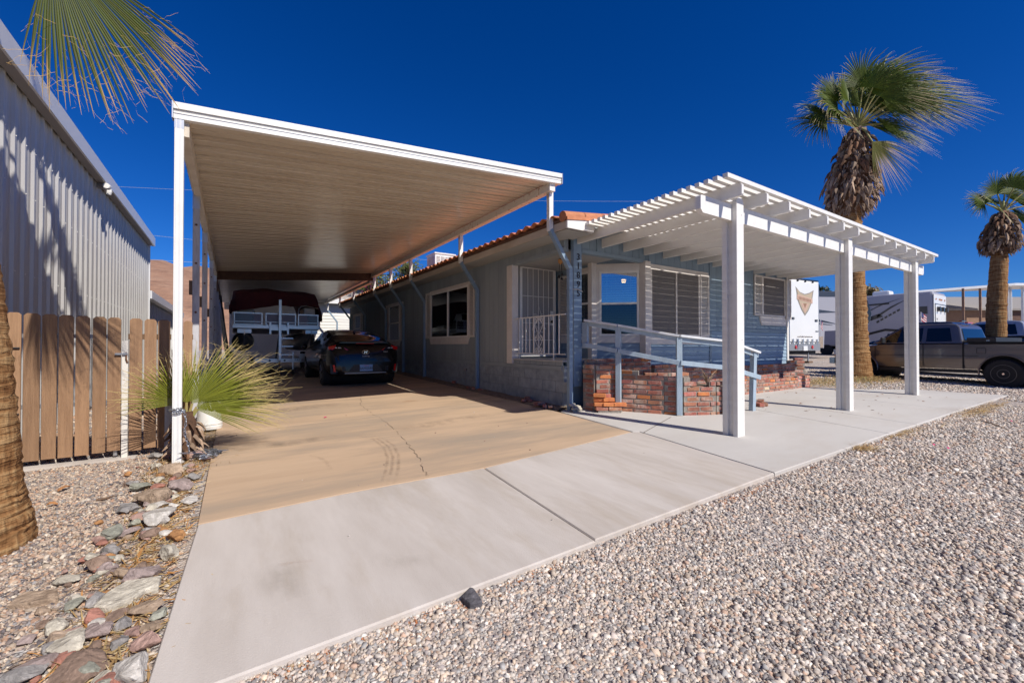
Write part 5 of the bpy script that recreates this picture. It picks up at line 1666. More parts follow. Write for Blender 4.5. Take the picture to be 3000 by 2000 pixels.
MB().box(bX(.9), BY + 3.2, z0 - .02, bX(1.9), BY + 4.4, z0 + .03).build('axle_plate', 'black_rubber', trl)
MB().tube([(mx_, BY - .25, bZ(.62)), (mx_ - .02, BY - .28, bZ(.5)), (mx_ - .01, BY - .30, gz(1.2, 15) + .02)], .015, 6).build('safety_chain', 'rusty', trl)
MB().box(bX(1.72), BY + .4, z0 + .12, bX(2.0), BY + .45, z0 + .26).build('fender_step', 'aluminium', trl)
mb = MB()
for i in range(13):
    for j in range(9):
        s, t = i / 12, j / 8
        mb.v.append((-.30 + .30 * t + .05 * math.sin(s * 9 + t * 4), 14.6 + 5 * s, lerp(2.45 - .9 * t, .2, t) + .06 * math.sin(s * 13)))
for i in range(12):
    for j in range(8):
        mb.f.append((i * 9 + j, i * 9 + j + 1, (i + 1) * 9 + j + 1, (i + 1) * 9 + j))
tp = mb.build('tarp', 'tarp', smooth=True); tag(tp, 'dark blue tarp hanging between the carport posts left of the boat', 'tarp'); recentre(tp)
md = tp.modifiers.new('t', 'SOLIDIFY'); md.thickness = .008

# =================================================================== TRAVEL TRAILERS
def quad_on(parent, nm, mat, pts):
    n = len(pts); q = MB()
    q.add(pts, [tuple(range(n))]); return q.build(nm, mat, parent, recalc=False)
al = math.radians(6.5)
ux, uy = Vector((math.cos(al), -math.sin(al), 0)), Vector((math.sin(al), math.cos(al), 0))
R0 = Vector((21.14, 9.50, 0)); RW = 2.55
rv1 = thing('toy_hauler', 'white travel trailer rear ramp door with a tan shield emblem', 'trailer', tuple(R0 + ux * 1.27 + Vector((0, 0, .25))))
def rvp(o_, a, b, z): return tuple(R0 + ux * a + uy * b + Vector((0, 0, z)))
def rvbox(nm, mat, a0, a1, b0, b1, z0, z1, parent=rv1, bevel=0):
    return MB().hexa([rvp(0, a0, b0, z0), rvp(0, a1, b0, z0), rvp(0, a1, b1, z0), rvp(0, a0, b1, z0), rvp(0, a0, b0, z1), rvp(0, a1, b0, z1), rvp(0, a1, b1, z1), rvp(0, a0, b1, z1)]).build(nm, mat, parent, bevel=bevel)
rvbox('body', 'rv_white', 0, RW, .03, 9, .95, 4.10, bevel=.05)
rvbox('ramp_door', 'rv_white', .14, RW - .14, -.01, .03, 1.22, 3.98)
for a in (.10, RW - .13):
    rvbox('door_frame', 'aluminium', a, a + .03, -.015, .03, 1.1, 4.0)
rvbox('bumper_panel', 'alu_dull', .05, RW - .05, -.03, .03, .80, 1.12)
for k in range(6):
    rvbox('hinge', 'aluminium', .3 + k * .38, .38 + k * .38, -.05, -.01, 1.12, 1.34)
for a in (.55, 1.85):
    MB().lathe(rvp(0, a, -.035, .96), [(.09, 0), (.07, -.03)], 14, 'y').build('tail_light', 'tail_red', rv1)
rvbox('number_plate', 'plate_white', 1.1, 1.42, -.06, -.035, .80, 1.02)
for a, z in ((.75, 4.0), (1.35, 4.0), (1.95, 4.0)):
    rvbox('marker_lamp', 'black_rubber', a, a + .06, -.03, .03, z, z + .07)
for a, z in ((.24, 2.30), (.24, 2.24), (2.1, 2.24), (2.1, 2.18), (2.15, 1.7)):
    rvbox('latch', 'black_rubber', a, a + .22, -.04, -.012, z, z + .03)
lettering('web_address', 'www.PacificCoachworks.com', .10, 'ink_brown', rv1, rvp(0, 1.3, -.014, 1.45), tuple(ux), depth=.002)
# shield emblem: outline, field, banner, inner wedge
def rvpoly(nm, mat, poly, off):
    return MB().prism(poly, lambda a, b, t: rvp(0, a, -.011 - t, b), 0, off).build(nm, mat, rv1)
cx0 = 1.30
sh_ = [(cx0 - .72, 3.76), (cx0 - .38, 3.52), (cx0, 3.44), (cx0 + .38, 3.52), (cx0 + .72, 3.66), (cx0 + .55, 3.05), (cx0 + .28, 2.66), (cx0, 2.42), (cx0 - .28, 2.70), (cx0 - .55, 3.1)]
M('emb_tan', (0.48, 0.38, 0.26), .5); M('emb_brown', (0.30, 0.17, 0.10), .5); M('emb_grey', (0.27, 0.24, 0.21), .5); M('emb_pink', (0.55, 0.36, 0.27), .5)
rvpoly('emblem_shield', 'emb_grey', sh_, .004)
rvpoly('emblem_field', 'emb_tan', [(cx0 + (a - cx0) * .86, 3.1 + (b - 3.1) * .86) for a, b in sh_], .008)
rvpoly('emblem_wedge', 'emb_pink', [(cx0 - .30, 3.0), (cx0 + .30, 3.0), (cx0, 2.56)], .011)
rvpoly('emblem_heart', 'emb_brown', [(cx0 - .14, 3.0), (cx0 + .14, 3.0), (cx0, 2.78)], .014)
rvpoly('emblem_banner', 'emb_pink', [(cx0 - .62, 3.16), (cx0 + .60, 3.02), (cx0 + .60, 3.24), (cx0 - .62, 3.40)], .015)
for k in range(9):
    rvpoly('emblem_letter', 'emb_brown', [(cx0 - .5 + k * .11, 3.18 - k * .012), (cx0 - .43 + k * .11, 3.172 - k * .012), (cx0 - .43 + k * .11, 3.30 - k * .012), (cx0 - .5 + k * .11, 3.31 - k * .012)], .018)
rvbox('chassis', 'black_rubber', .2, RW - .2, .1, 8.5, .62, .82)
for a, b in ((.25, 4), (RW - .25, 4), (.25, 5), (RW - .25, 5)):
    MB().lathe(rvp(0, a, b, .62), [(.2, -.1), (.36, -.09), (.36, .09), (.2, .1)], 20, 'x').build('wheel', 'tyre', rv1)
rvbox('stabiliser', 'galvanised', 1.75, 1.80, .1, .15, .30, .70); rvbox('jack_foot', 'wood_stick', 1.62, 1.95, .0, .3, .22, .30)
rvbox('roof_rail', 'rv_black', .05, RW - .05, .02, .1, 4.10, 4.15)
rvbox('roof_unit', 'rv_black', .9, 1.7, 2.2, 3.2, 4.10, 4.45, bevel=.1)

# fifth wheel between the first trailer and the palm: seen side on, nose to the right
N0 = Vector((29.9, 9.1, 0)); vx = Vector((-RT.x, -RT.y, 0)); vy = Vector((F0.x, F0.y, 0))
rv3 = thing('fifth_wheel_trailer', 'grey and black fifth-wheel trailer with rounded nose behind the large palm', 'trailer', tuple(N0 + vx * 3 + Vector((0, 0, .3))))
def r3(a, b, z): return tuple(N0 + vx * a + vy * b + Vector((0, 0, z)))
prof3 = [(9, .9), (2.7, .9), (2.65, 1.85), (.45, 1.95), (.15, 2.3), (.02, 2.8), (.25, 3.6), (.65, 4.05), (9, 4.10)]
MB().prism(prof3, lambda a, b, t: r3(a, t, b), 0, 2.5).build('body', 'rv_grey', rv3)
def dec3(nm, mat, poly, o=.02):
    return MB().prism(poly, lambda a, b, t: r3(a, -t, b), 0.001, o).build(nm, mat, rv3)
dec3('top_band', 'rv_dark', [(.6, 3.75), (5, 3.80), (5, 4.08), (.68, 4.03)])
dec3('nose_cap', 'rv_black', [(.47, 1.97), (.17, 2.31), (.04, 2.8), (.26, 3.58), (.62, 3.74), (.42, 3.2), (.36, 2.7), (.55, 2.25)])
dec3('swoosh', 'rv_dark', [(1.9, 2.9), (5, 3.3), (5, 3.0), (3.2, 2.86)]); dec3('swoosh', 'rv_black', [(2.0, 2.25), (3.4, 2.6), (3.4, 2.45)]); dec3('swoosh', 'rv_black', [(2.2, 2.18), (3.4, 2.36), (3.4, 2.28)])
dec3('lower_band', 'rv_tan', [(2.75, .92), (6, .92), (6, 1.55), (2.75, 1.55)])
dec3('nose_stripe', 'emb_tan', [(.30, 2.35), (.62, 2.0), (.68, 2.02), (.34, 2.42)], .03)
MB().hexa([r3(.5, .3, .2), r3(.62, .3, .2), r3(.62, .42, .2), r3(.5, .42, .2), r3(.5, .3, 1.95), r3(.62, .3, 1.95), r3(.62, .42, 1.95), r3(.5, .42, 1.95)]).build('landing_leg', 'black_rubber', rv3)
# long trailer at the right
rv2 = thing('travel_trailer', 'long white travel trailer with black swooshes and checker rear door', 'trailer', (35.4, 12.5, .45))
X2, Y2 = 34.2, 7.55
MB().box(X2, Y2, 1.0, X2 + 2.5, Y2 + 11, 4.22).build('body', 'rv_grey', rv2, bevel=.12)
MB().box(X2 + .02, Y2 - .03, 1.05, X2 + 2.48, Y2 + .0, 4.05).build('rear_wall', 'rv_white', rv2, bevel=.05)
MB().box(X2 + .22, Y2 - .05, 1.15, X2 + 2.28, Y2 - .031, 3.45).build('ramp_door', 'rv_white', rv2)
for a in (.18, 2.28):
    MB().box(X2 + a, Y2 - .055, 1.15, X2 + a + .04, Y2 - .031, 3.5).build('door_seal', 'rv_black', rv2)
MB().box(X2 + .18, Y2 - .055, 3.46, X2 + 2.32, Y2 - .031, 3.5).build('door_seal', 'rv_black', rv2)
for a in (.35, 1.0, 1.25, 1.5, 2.1):
    MB().box(X2 + a, Y2 - .06, 3.72, X2 + a + .08, Y2 - .031, 3.82).build('marker_lamp', 'amber', rv2)
for a in (.5, 1.2, 2.0):
    MB().box(X2 + a, Y2 - .2, 3.05, X2 + a + .16, Y2 - .05, 3.32).build('light_bracket', 'rv_black', rv2)
for k in range(22):
    a = .3 + (k % 7) * .27 + (.13 if (k // 7) % 2 else 0); z = 1.95 + (k // 7) * .2
    MB().box(X2 + a, Y2 - .058, z, X2 + a + .14, Y2 - .051, z + .1).build('checker', 'rv_black', rv2)
def dec2(mat, poly, nm='swoosh'):
    return MB().prism(poly, lambda a, b, t: (X2 - t, Y2 + a, b), .001, .02).build(nm, mat, rv2)
dec2('rv_black', [(1.15, 3.85), (1.9, 3.35), (2.6, 2.80), (2.6, 2.95), (1.9, 3.48)]); dec2('rv_black', [(2.3, 2.85), (3.4, 2.45), (3.4, 2.70), (2.5, 3.05)])
dec2('rv_dark', [(1.35, 3.95), (2.4, 3.55), (3.4, 3.0), (3.4, 3.06), (2.4, 3.62)])
for k in range(6):
    dec2('rv_black', [(1.5 + k * .2, 3.30 - k * .13), (1.64 + k * .2, 3.22 - k * .13), (1.62 + k * .2, 3.10 - k * .13), (1.48 + k * .2, 3.18 - k * .13)], 'checker')
dec2('rv_black', [(0.9, 1.95), (2.2, 2.1), (3.4, 1.75), (3.4, 1.6), (2.2, 1.95), (0.9, 1.85)])
dec2('rv_black', [(2.0, 3.72), (3.3, 3.66), (3.3, 3.56), (2.0, 3.6)])
dec2('rv_black', [(0.95, 2.9), (1.3, 2.9), (1.3, 3.3), (0.95, 3.3)], 'window'); dec2('rv_black', [(.25, 2.9), (.6, 2.9), (.6, 3.35), (.25, 3.35)], 'window')
MB().box(X2 + .8, Y2 + 2.2, 4.22, X2 + 1.6, Y2 + 3.1, 4.55).build('roof_unit', 'rv_white', rv2, bevel=.1)
for yy in (4.5, 5.4):
    MB().lathe((X2 + .1, Y2 + yy, .75), [(.2, -.1), (.38, -.09), (.38, .09), (.2, .1)], 20, 'x').build('wheel', 'tyre', rv2)
MB().box(X2 + .3, Y2 + .1, .75, X2 + 2.2, Y2 + 10.8, 1.0).build('chassis', 'black_rubber', rv2)
# flags
def flag(label, px, py, D, w, h):
    p = atD(px, py, D)
    f = thing('small_flag', label, 'flag', tuple(p - Vector((0, 0, .4))))
    MB().tube([p - Vector((0, 0, .45)), p + Vector((0, 0, h))], .012, 6).build('pole', 'white_metal', f)
    for k in range(7):
        z = p.z + h * (1 - k / 7); z2 = p.z + h * (1 - (k + 1) / 7)
        mbx = MB(); sl_ = -.5 * h
        a = RT * w
        mbx.add([(p.x, p.y, z), (p.x, p.y, z2), (p.x + a.x, p.y + a.y, z2 + sl_), (p.x + a.x, p.y + a.y, z + sl_)], [(0, 1, 2, 3)])
        mbx.build('stripe', 'flag_red' if k % 2 == 0 else 'flag_white', f)
    a = RT * w * .45; e = F0 * -.01
    MB().add([(p.x + e.x, p.y + e.y, p.z + h), (p.x + e.x, p.y + e.y, p.z + h * .45), (p.x + a.x + e.x, p.y + a.y + e.y, p.z + h * .45 - .22 * h), (p.x + a.x + e.x, p.y + a.y + e.y, p.z + h - .22 * h)], [(0, 1, 2, 3)]).build('canton', 'flag_blue', f)
flag('small striped flag beside the white trailer ramp door', 2404, 958, 19.2, .10, .35)
flag('small striped flag above the grey pickup cab roof', 2698, 938, 16.5, .22, .32)

# neighbour's patio cover and house at the far right
nb = thing('neighbour_house', 'brown stucco house with pale shingle roof behind the parked trucks', 'house', tuple(atD(2900, 1040, 34)))
def nbp(px, py, D): return atD(px, py, D)
def bbox_px(px0, px1, z0, z1, D, depth, nm, mat, parent):
    a, b = atD(px0, 1013, D), atD(px1, 1013, D); f = F0 * depth
    pts = [(a.x, a.y), (b.x, b.y), (b.x + f.x, b.y + f.y), (a.x + f.x, a.y + f.y)]
    return MB().hexa([(x, y, z0) for x, y in pts] + [(x, y, z1) for x, y in pts]).build(nm, mat, parent)
bbox_px(2720, 3300, 0, 3.85, 34, 7, 'walls', 'stucco_tan', nb)
a, b = atD(2700, 1013, 33.6), atD(3320, 1013, 33.6); f = F0 * 4
MB().hexa([(a.x, a.y, 3.80), (b.x, b.y, 3.80), (b.x + f.x * 2, b.y + f.y * 2, 3.80), (a.x + f.x * 2, a.y + f.y * 2, 3.80), (a.x, a.y, 3.95), (b.x, b.y, 3.95), (b.x + f.x, b.y + f.y, 5.3), (a.x + f.x, a.y + f.y, 5.3)]).build('roof', 'shingle_grey', nb)
bbox_px(2967, 2996, .2, 3.75, 33.9, .1, 'shutter_door', 'brown_strip', nb)
npc = thing('neighbour_patio_cover', 'flat white patio cover on thin posts beyond the second palm', 'patio cover', tuple(atD(2900, 1035, 29)))
a, b = atD(2690, 851, 30), atD(2975, 829, 29); c = atD(3300, 829, 29); e = atD(2690, 851, 36)
zc = lambda p, dz: (p.x, p.y, p.z + dz)
MB().hexa([zc(a, -.16), zc(b, -.16), zc(c, -.16), zc(e, -.16), zc(a, 0), zc(b, 0), zc(c, 0), zc(e, 0)]).build('roof_panel', 'rv_white', npc)
for px in (2823, 2873, 2953, 2962, 2997):
    p = atD(px, 1000, 29.3)
    MB().box(p.x - .06, p.y - .06, 0, p.x + .06, p.y + .06, b.z - .32).build('post', 'white_metal' if px > 2900 else 'stucco_tan', npc)
# =================================================================== BACKGROUND BEHIND THE CARPORT
gar = thing('white_garage', 'white lap-sided garage closing the far end of the driveway', 'garage', (3, 26, .2))
MB().box(-.1, 26.0, -.1, 9.0, 33, 3.35).build('walls', 'garage_white', gar)
def lapboards(x0, x1, y, z0, z1, p=.17):
    L_ = x1 - x0; q = MB()
    q.hexa([(0, -.03, 0), (L_, -.03, 0), (L_, 0, 0), (0, 0, 0), (0, -.008, p - .006), (L_, -.008, p - .006), (L_, 0, p - .006), (0, 0, p - .006)])
    me = q.mesh('lap_board'); me.materials.append(MATS['garage_white'])
    z = z0
    while z < z1 - .05:
        inst('lap_board', me, gar, (x0, y, z)); z += p
lapboards(-.1, 9.0, 26.0, .0, 3.3)
mb = MB(); mb.prism([(25.5, 3.42), (25.5, 3.62), (29.5, 5.0), (33.6, 3.6), (33.6, 3.4), (29.5, 4.7)], lambda a, b, t: (t, a, b), -.4, 9.5); mb.build('roof', 'garage_roof', gar)
MB().box(-.4, 25.46, 3.38, 9.5, 25.50, 3.64).build('fascia', 'garage_white', gar)
# power lines
def wire(label, a, b, sag, r=.02):
    a, b = Vector(a), Vector(b)
    pts = [a.lerp(b, t) - Vector((0, 0, sag * 4 * t * (1 - t))) for t in np.linspace(0, 1, 20)]
    mb_ = MB(); mb_.tube(pts, r, 5); o = mb_.build('power_line', 'wire'); tag(o, label, 'power line'); recentre(o)
wire('thin power line crossing the sky left of the carport', atD(200, 540, 45), atD(1900, 590, 70), .5, .018)
wire('lower power line crossing behind the carport posts', atD(200, 662, 55), atD(1400, 770, 80), .5, .022)
wire('lowest dark power line above the brown hill', atD(300, 752, 60), atD(1300, 800, 85), .3, .03)
# utility pole top behind the house, between the cranked posts
pole = thing('utility_pole', 'white utility post top far behind the tiled roof', 'pole', tuple(atD(1066, 900, 62)))
p = atD(1066, 822, 62)
MB().tube([(p.x, p.y, 0), tuple(p)], .09, 8).build('shaft', 'white_metal', pole); MB().bar(p - RT * .5, p + RT * .3, .1, .1).build('crossarm', 'white_metal', pole)

# =================================================================== LEAF HELPERS
def tinted(name, V, F, C, mat, parent=None, smooth=False, local=False, kind=None):
    me = bpy.data.meshes.new(name)
    V = np.asarray(V, dtype=np.float64)
    if parent is not None and not local:
        V = V - np.array(ORG.get(parent.name) or (0, 0, 0))
    F = np.asarray(F, dtype=np.int32)
    k = F.shape[1]
    me.vertices.add(len(V)); me.vertices.foreach_set('co', V.ravel())
    me.loops.add(F.size); me.loops.foreach_set('vertex_index', F.ravel())
    me.polygons.add(len(F)); me.polygons.foreach_set('loop_start', np.arange(0, F.size, k)); 
    me.update(calc_edges=True)
    ca = me.color_attributes.new('tint', 'FLOAT_COLOR', 'POINT')
    ca.data.foreach_set('color', np.c_[np.asarray(C), np.ones(len(V))].astype(np.float32).ravel())
    me.polygons.foreach_set('use_smooth', np.full(len(F), smooth))
    me.materials.append(MATS[mat]); me.validate(); me.update()
    o = bpy.data.objects.new(name, me); COL.objects.link(o)
    if parent is not None:
        o.parent = parent; ORG[o.name] = ORG.get(parent.name) or Vector((0, 0, 0))
    else:
        ORG[o.name] = Vector((0, 0, 0))
    if kind: o['kind'] = kind
    return o
attr_mat('frond_leaf', .55, trans=.28)
attr_mat('pebble', .85)
attr_mat('rock', .85, bump=.5, bs=40)

def fan_frond(name, parent, O, Dd, N, R, span, n, droop, rng, green=(.10, .15, .025), tip=(.62, .44, .20), fuse=.42, dry=.25, segs=8, threads=0, wmul=1.0, curl=.0, fall=.30, fk=.8):
    """palmate leaf: pleated leaflets fused near the hastula, free and drooping at the tips"""
    O, Dd, N = Vector(O), Vector(Dd).normalized(), Vector(N)
    N = (N - Dd * N.dot(Dd)).normalized(); S = N.cross(Dd).normalized(); droop = Vector(droop)
    V, F, C = [], [], []
    g, tp_ = np.array(green), np.array(tip)
    for i in range(n):
        th = lerp(-span, span, (i + .5) / n)
        di = Dd * math.cos(th) + S * math.sin(th)
        Li = R * (1 - fall + fall * math.cos(th * fk)) * rng.uniform(.88, 1.08)
        side_ = N.cross(di).normalized()
        dth = 2 * span / n
        k1 = rng.uniform(.6, 1.35); ph_ = rng.uniform(-1, 1)
        drop = droop * Li * k1
        gshade = g * rng.uniform(.75, 1.3) + np.array([.03, .02, 0]) * rng.random()
        dr = dry * rng.uniform(.3, 1.4)
        base = len(V)
        for s in range(segs + 1):
            t = s / segs
            c = O + di * (Li * t) + drop * (max(0, t - .25) / .75) ** 2.0 + side_ * (ph_ * .05 * Li * max(0, t - .45)) + N * (curl * Li * t * t)
            w = (dth * Li * t * .53) if t < fuse else (dth * Li * fuse * .53) * max(.06, (1 - (t - fuse) / (1 - fuse)) ** .8)
            w *= wmul
            fold = w * .55
            V += [tuple(c - side_ * w), tuple(c + N * fold), tuple(c + side_ * w)]
            m = min(1, max(0, (t - (1 - dr) + .10) / .20)) if dr > 0 else 0
            col = gshade * (1 - m) + tp_ * rng.uniform(.8, 1.15) * m
            col = col * (1.0 if t > .08 else 1.25)
            C += [col * .95, col * 1.08, col * .95]
        for s in range(segs):
            a = base + 3 * s
            F += [(a, a + 1, a + 4, a + 3), (a + 1, a + 2, a + 5, a + 4)]
        for q in range(threads):
            base = len(V); t0 = rng.uniform(.55, .95)
            c = O + di * (Li * t0) + drop * (max(0, t0 - .25) / .75) ** 2
            e = di * rng.uniform(.4, 1) + Vector((rng.uniform(-1, 1), rng.uniform(-1, 1), rng.uniform(-1, .6)))
            e.normalize(); w = .0011; ww = Vector((0, 0, w))
            cc = c.copy()
            for s in range(6):
                V += [tuple(cc - ww), tuple(cc + ww)]; C += [tp_ * 1.1, tp_ * 1.1]
                cc = cc + e * (Li * .035); e = (e + Vector((rng.uniform(-1, 1), rng.uniform(-1, 1), rng.uniform(-1, .8))) * .55).normalized()
            for s in range(5):
                a = base + 2 * s; F.append((a, a + 1, a + 3, a + 2))
    return tinted(name, V, F, C, 'frond_leaf', parent, smooth=False)

def palm_trunk_mat():
    m = bpy.data.materials.new('palm_bark'); m.use_nodes = True
    n, l = m.node_tree.nodes, m.node_tree.links
    b = n['Principled BSDF']; b.inputs['Roughness'].default_value = .92; b.inputs['Specular IOR Level'].default_value = .15
    geo = n.new('ShaderNodeNewGeometry')
    mp = n.new('ShaderNodeMapping'); mp.inputs['Scale'].default_value = (2.2, 2.2, 24); l.new(geo.outputs['Position'], mp.inputs['Vector'])
    t = n.new('ShaderNodeTexNoise'); t.inputs['Scale'].default_value = 1.3; t.inputs['Detail'].default_value = 8; t.inputs['Distortion'].default_value = .6; l.new(mp.outputs[0], t.inputs['Vector'])
    mp2 = n.new('ShaderNodeMapping'); mp2.inputs['Scale'].default_value = (26, 26, 5); l.new(geo.outputs['Position'], mp2.inputs['Vector'])
    t2_ = n.new('ShaderNodeTexNoise'); t2_.inputs['Scale'].default_value = 1; t2_.inputs['Detail'].default_value = 4; l.new(mp2.outputs[0], t2_.inputs['Vector'])
    ad = n.new('ShaderNodeMath'); ad.operation = 'ADD'; l.new(t.outputs['Fac'], ad.inputs[0])
    mu = n.new('ShaderNodeMath'); mu.operation = 'MULTIPLY'; mu.inputs[1].default_value = .55; l.new(t2_.outputs['Fac'], mu.inputs[0]); l.new(mu.outputs[0], ad.inputs[1])
    cr = n.new('ShaderNodeValToRGB'); e = cr.color_ramp; e.elements[0].position = .55; e.elements[0].color = (.12, .05, .018, 1); e.elements[1].position = .98; e.elements[1].color = (.42, .265, .125, 1)
    x = e.elements.new(.75); x.color = (.285, .145, .058, 1)
    l.new(ad.outputs[0], cr.inputs[0]); l.new(cr.outputs[0], b.inputs['Base Color'])
    bp = n.new('ShaderNodeBump'); bp.inputs['Strength'].default_value = 1.0; bp.inputs['Distance'].default_value = .035
    l.new(ad.outputs[0], bp.inputs['Height']); l.new(bp.outputs[0], b.inputs['Normal'])
    MATS['palm_bark'] = m
palm_trunk_mat()

def trunk(parent, axis, radii, rng, rings=70, n=28, amp=1.0):
    """axis: list of points, radii to match; ringed and slightly lumpy"""
    mb_ = MB(); pts = []
    for k in range(rings + 1):
        t = k / rings * (len(axis) - 1); i = min(int(t), len(axis) - 2); f_ = t - i
        p_ = Vector(axis[i]).lerp(Vector(axis[i + 1]), f_); r = lerp(radii[i], radii[i + 1], f_)
        r *= 1 + amp * (.035 * rng.uniform(-1, 1) + .03 * (k % 2))
        for a in range(n):
            th = 2 * math.pi * a / n
            rr = r * (1 + .02 * rng.uniform(-1, 1) + .03 * math.sin(3 * th + k * .05))
            mb_.v.append((p_.x + rr * math.cos(th), p_.y + rr * math.sin(th), p_.z + rng.uniform(-.008, .008)))
    for k in range(rings):
        for a in range(n):
            mb_.f.append((k * n + a, k * n + (a + 1) % n, (k + 1) * n + (a + 1) % n, (k + 1) * n + a))
    return mb_.build('trunk', 'palm_bark', parent, smooth=True)

def boot_mesh(matname, L_=.34, w=.075):
    mb_ = MB(); prof = [(0, 1.0, .0), (.3, .9, .035), (.65, .6, .02), (1, .22, -.03)]
    for t, ww, b in prof:
        mb_.v += [(-w * ww, b * .3, -L_ * t), (0, b + .03 * ww, -L_ * t), (w * ww, b * .3, -L_ * t), (0, b * .3 - .012, -L_ * t)]
    for k in range(3):
        for a in range(4):
            mb_.f.append((k * 4 + a, k * 4 + (a + 1) % 4, (k + 1) * 4 + (a + 1) % 4, (k + 1) * 4 + a))
    mb_.f += [(0, 1, 2, 3), (15, 14, 13, 12)]
    me = mb_.mesh('dead_leaf_base'); me.materials.append(MATS[matname]); return me
BOOT = [boot_mesh('dead_boot'), boot_mesh('dead_boot', .28, .09), boot_mesh('dead_pale', .40, .06), boot_mesh('dead_pale', .30, .08)]

def skirt(parent, base, top, prof, count, rng, size=1.0):
    """dead leaf bases shingled over a bulging skirt: prof [(t, radius)]"""
    base, top = Vector(base), Vector(top)
    core = MB(); rows = 14; n = 18
    for k in range(rows + 1):
        t = k / rows; c = base.lerp(top, t); r = interp(prof, t) * .80
        for a in range(n):
            th = 2 * math.pi * a / n; rr = r * rng.uniform(.86, 1.06)
            core.v.append((c.x + rr * math.cos(th), c.y + rr * math.sin(th), c.z + rng.uniform(-.04, .04)))
    for k in range(rows):
        for a in range(n):
            core.f.append((k * n + a, k * n + (a + 1) % n, (k + 1) * n + (a + 1) % n, (k + 1) * n + a))
    core.f += [tuple(range(n)), tuple(rows * n + a for a in range(n))]
    sk = core.build('skirt', 'dead_boot', parent)
    for k in range(count):
        t = (k + rng.random()) / count
        th = k * 2.39996 + rng.uniform(-.25, .25)
        c = base.lerp(top, .04 + .96 * t); r = interp(prof, t) * rng.uniform(.88, 1.05)
        pos = (c.x + r * math.cos(th), c.y + r * math.sin(th), c.z + .10)
        flare = rng.uniform(.25, .85) - .35 * (1 - t)
        m = BOOT[rng.choice((0, 0, 1, 1, 2, 3))] if t > .35 else BOOT[rng.choice((0, 1, 2, 2, 3, 3))]
        # local +y is outward; tilt the tip outwards
        R_ = Euler((0, 0, th - math.pi / 2)).to_matrix() @ Euler((flare, rng.uniform(-.35, .35), 0)).to_matrix()
        inst('dead_leaf_base', m, sk, pos, R_.to_euler(), (size * rng.uniform(.8, 1.25), size * rng.uniform(.9, 1.6), size * rng.uniform(.75, 1.3)))
    # a shaggy under-layer of smaller dead bits, too many to count
    V, F = [], []
    fm = MB()
    for k in range(int(count * 4)):
        t = rng.random(); th = rng.uniform(0, 6.283); c = base.lerp(top, t); r = interp(prof, t) * rng.uniform(.82, 1.0)
        o_ = Vector((math.cos(th), math.sin(th), 0)); sd = Vector((-o_.y, o_.x, 0)); p0 = c + o_ * r
        L_ = rng.uniform(.10, .24) * size; w = rng.uniform(.012, .03) * size
        tipv = p0 + o_ * L_ * rng.uniform(.2, .9) + Vector((0, 0, -L_)) + sd * rng.uniform(-.05, .05)
        fm.add([p0 - sd * w, p0 + sd * w, tipv, p0 + o_ * .02 + Vector((0, 0, .02))], [(0, 1, 2), (0, 3, 2), (3, 1, 2)])
    fo_ = fm.build('dead_leaf_shreds', 'dead_pale', sk); fo_['kind'] = 'stuff'
    return sk

# ---- the large palm by the patio
rng = random.Random(11)
DP = 13.5
PB = gp(2505, 1103); PB.z = gz(PB.x, PB.y) - .1
ax_ = [PB, atD(2503, 1000, DP), atD(2499, 850, DP), atD(2492, 700, DP), atD(2490, 610, DP), atD(2506, 400, DP)]
palm = thing('large_palm_tree', 'tall fan palm with a bulging brown dead-leaf skirt beside the patio', 'palm tree', tuple(PB))
trunk(palm, ax_, [.43, .35, .325, .305, .28, .14], rng, 90)
skirt(palm, atD(2488, 632, DP), atD(2510, 385, DP), [(0, .34), (.08, .56), (.22, .66), (.45, .56), (.7, .44), (.9, .27), (1, .14)], 290, rng, .92)
CR = atD(2512, 372, DP)
def palm_fronds(parent, C0, specs, rng, green=(.085, .125, .022), n=38, dry=.32, threads=0):
    for (px, py, hx, hy, R, dpx, dpy, span, od) in specs:
        pass
WIND = RT * .55 + Vector((0, 0, -.25))
def crown(parent, C0, D, specs, rng, scale=1.0, **kw):
    """specs: (angle in the picture plane from up, clockwise; depth tilt; petiole length; fan radius; droop strength)"""
    for ang, dep, pl, R, dk, *rest in specs:
        a = math.radians(ang)
        dirv = (RT * math.sin(a) + Vector((0, 0, math.cos(a))) + F0 * dep).normalized()
        pl *= .90; R *= 1.12
        h = C0 + dirv * pl * scale + Vector((0, 0, -.10 * pl * abs(math.sin(a)))) * scale
        mid = C0.lerp(h, .5) + Vector((0, 0, .05 * pl))
        fr_ = MB(); fr_.tube([C0, mid, h], [.035 * scale, .025 * scale, .017 * scale], 6)
        fo = fr_.build('frond_stalk', 'petiole', parent, smooth=True)
        nrm_ = (-F0 * .8 + Vector((0, 0, .6)) + RT * rng.uniform(-.4, .4))
        fdir = (dirv + WIND * (.35 if ang > 0 else .05)).normalized()
        fan_frond('frond', fo, h, fdir, nrm_, R * scale, math.radians(rest[0] if rest else 95), 46, ((WIND * 1.3 if ang > 0 else WIND * .35) + Vector((0, 0, -.30))) * dk * 1.3, rng, green=(.075, .115, .013), tip=(.56, .44, .24), dry=.24, **kw)
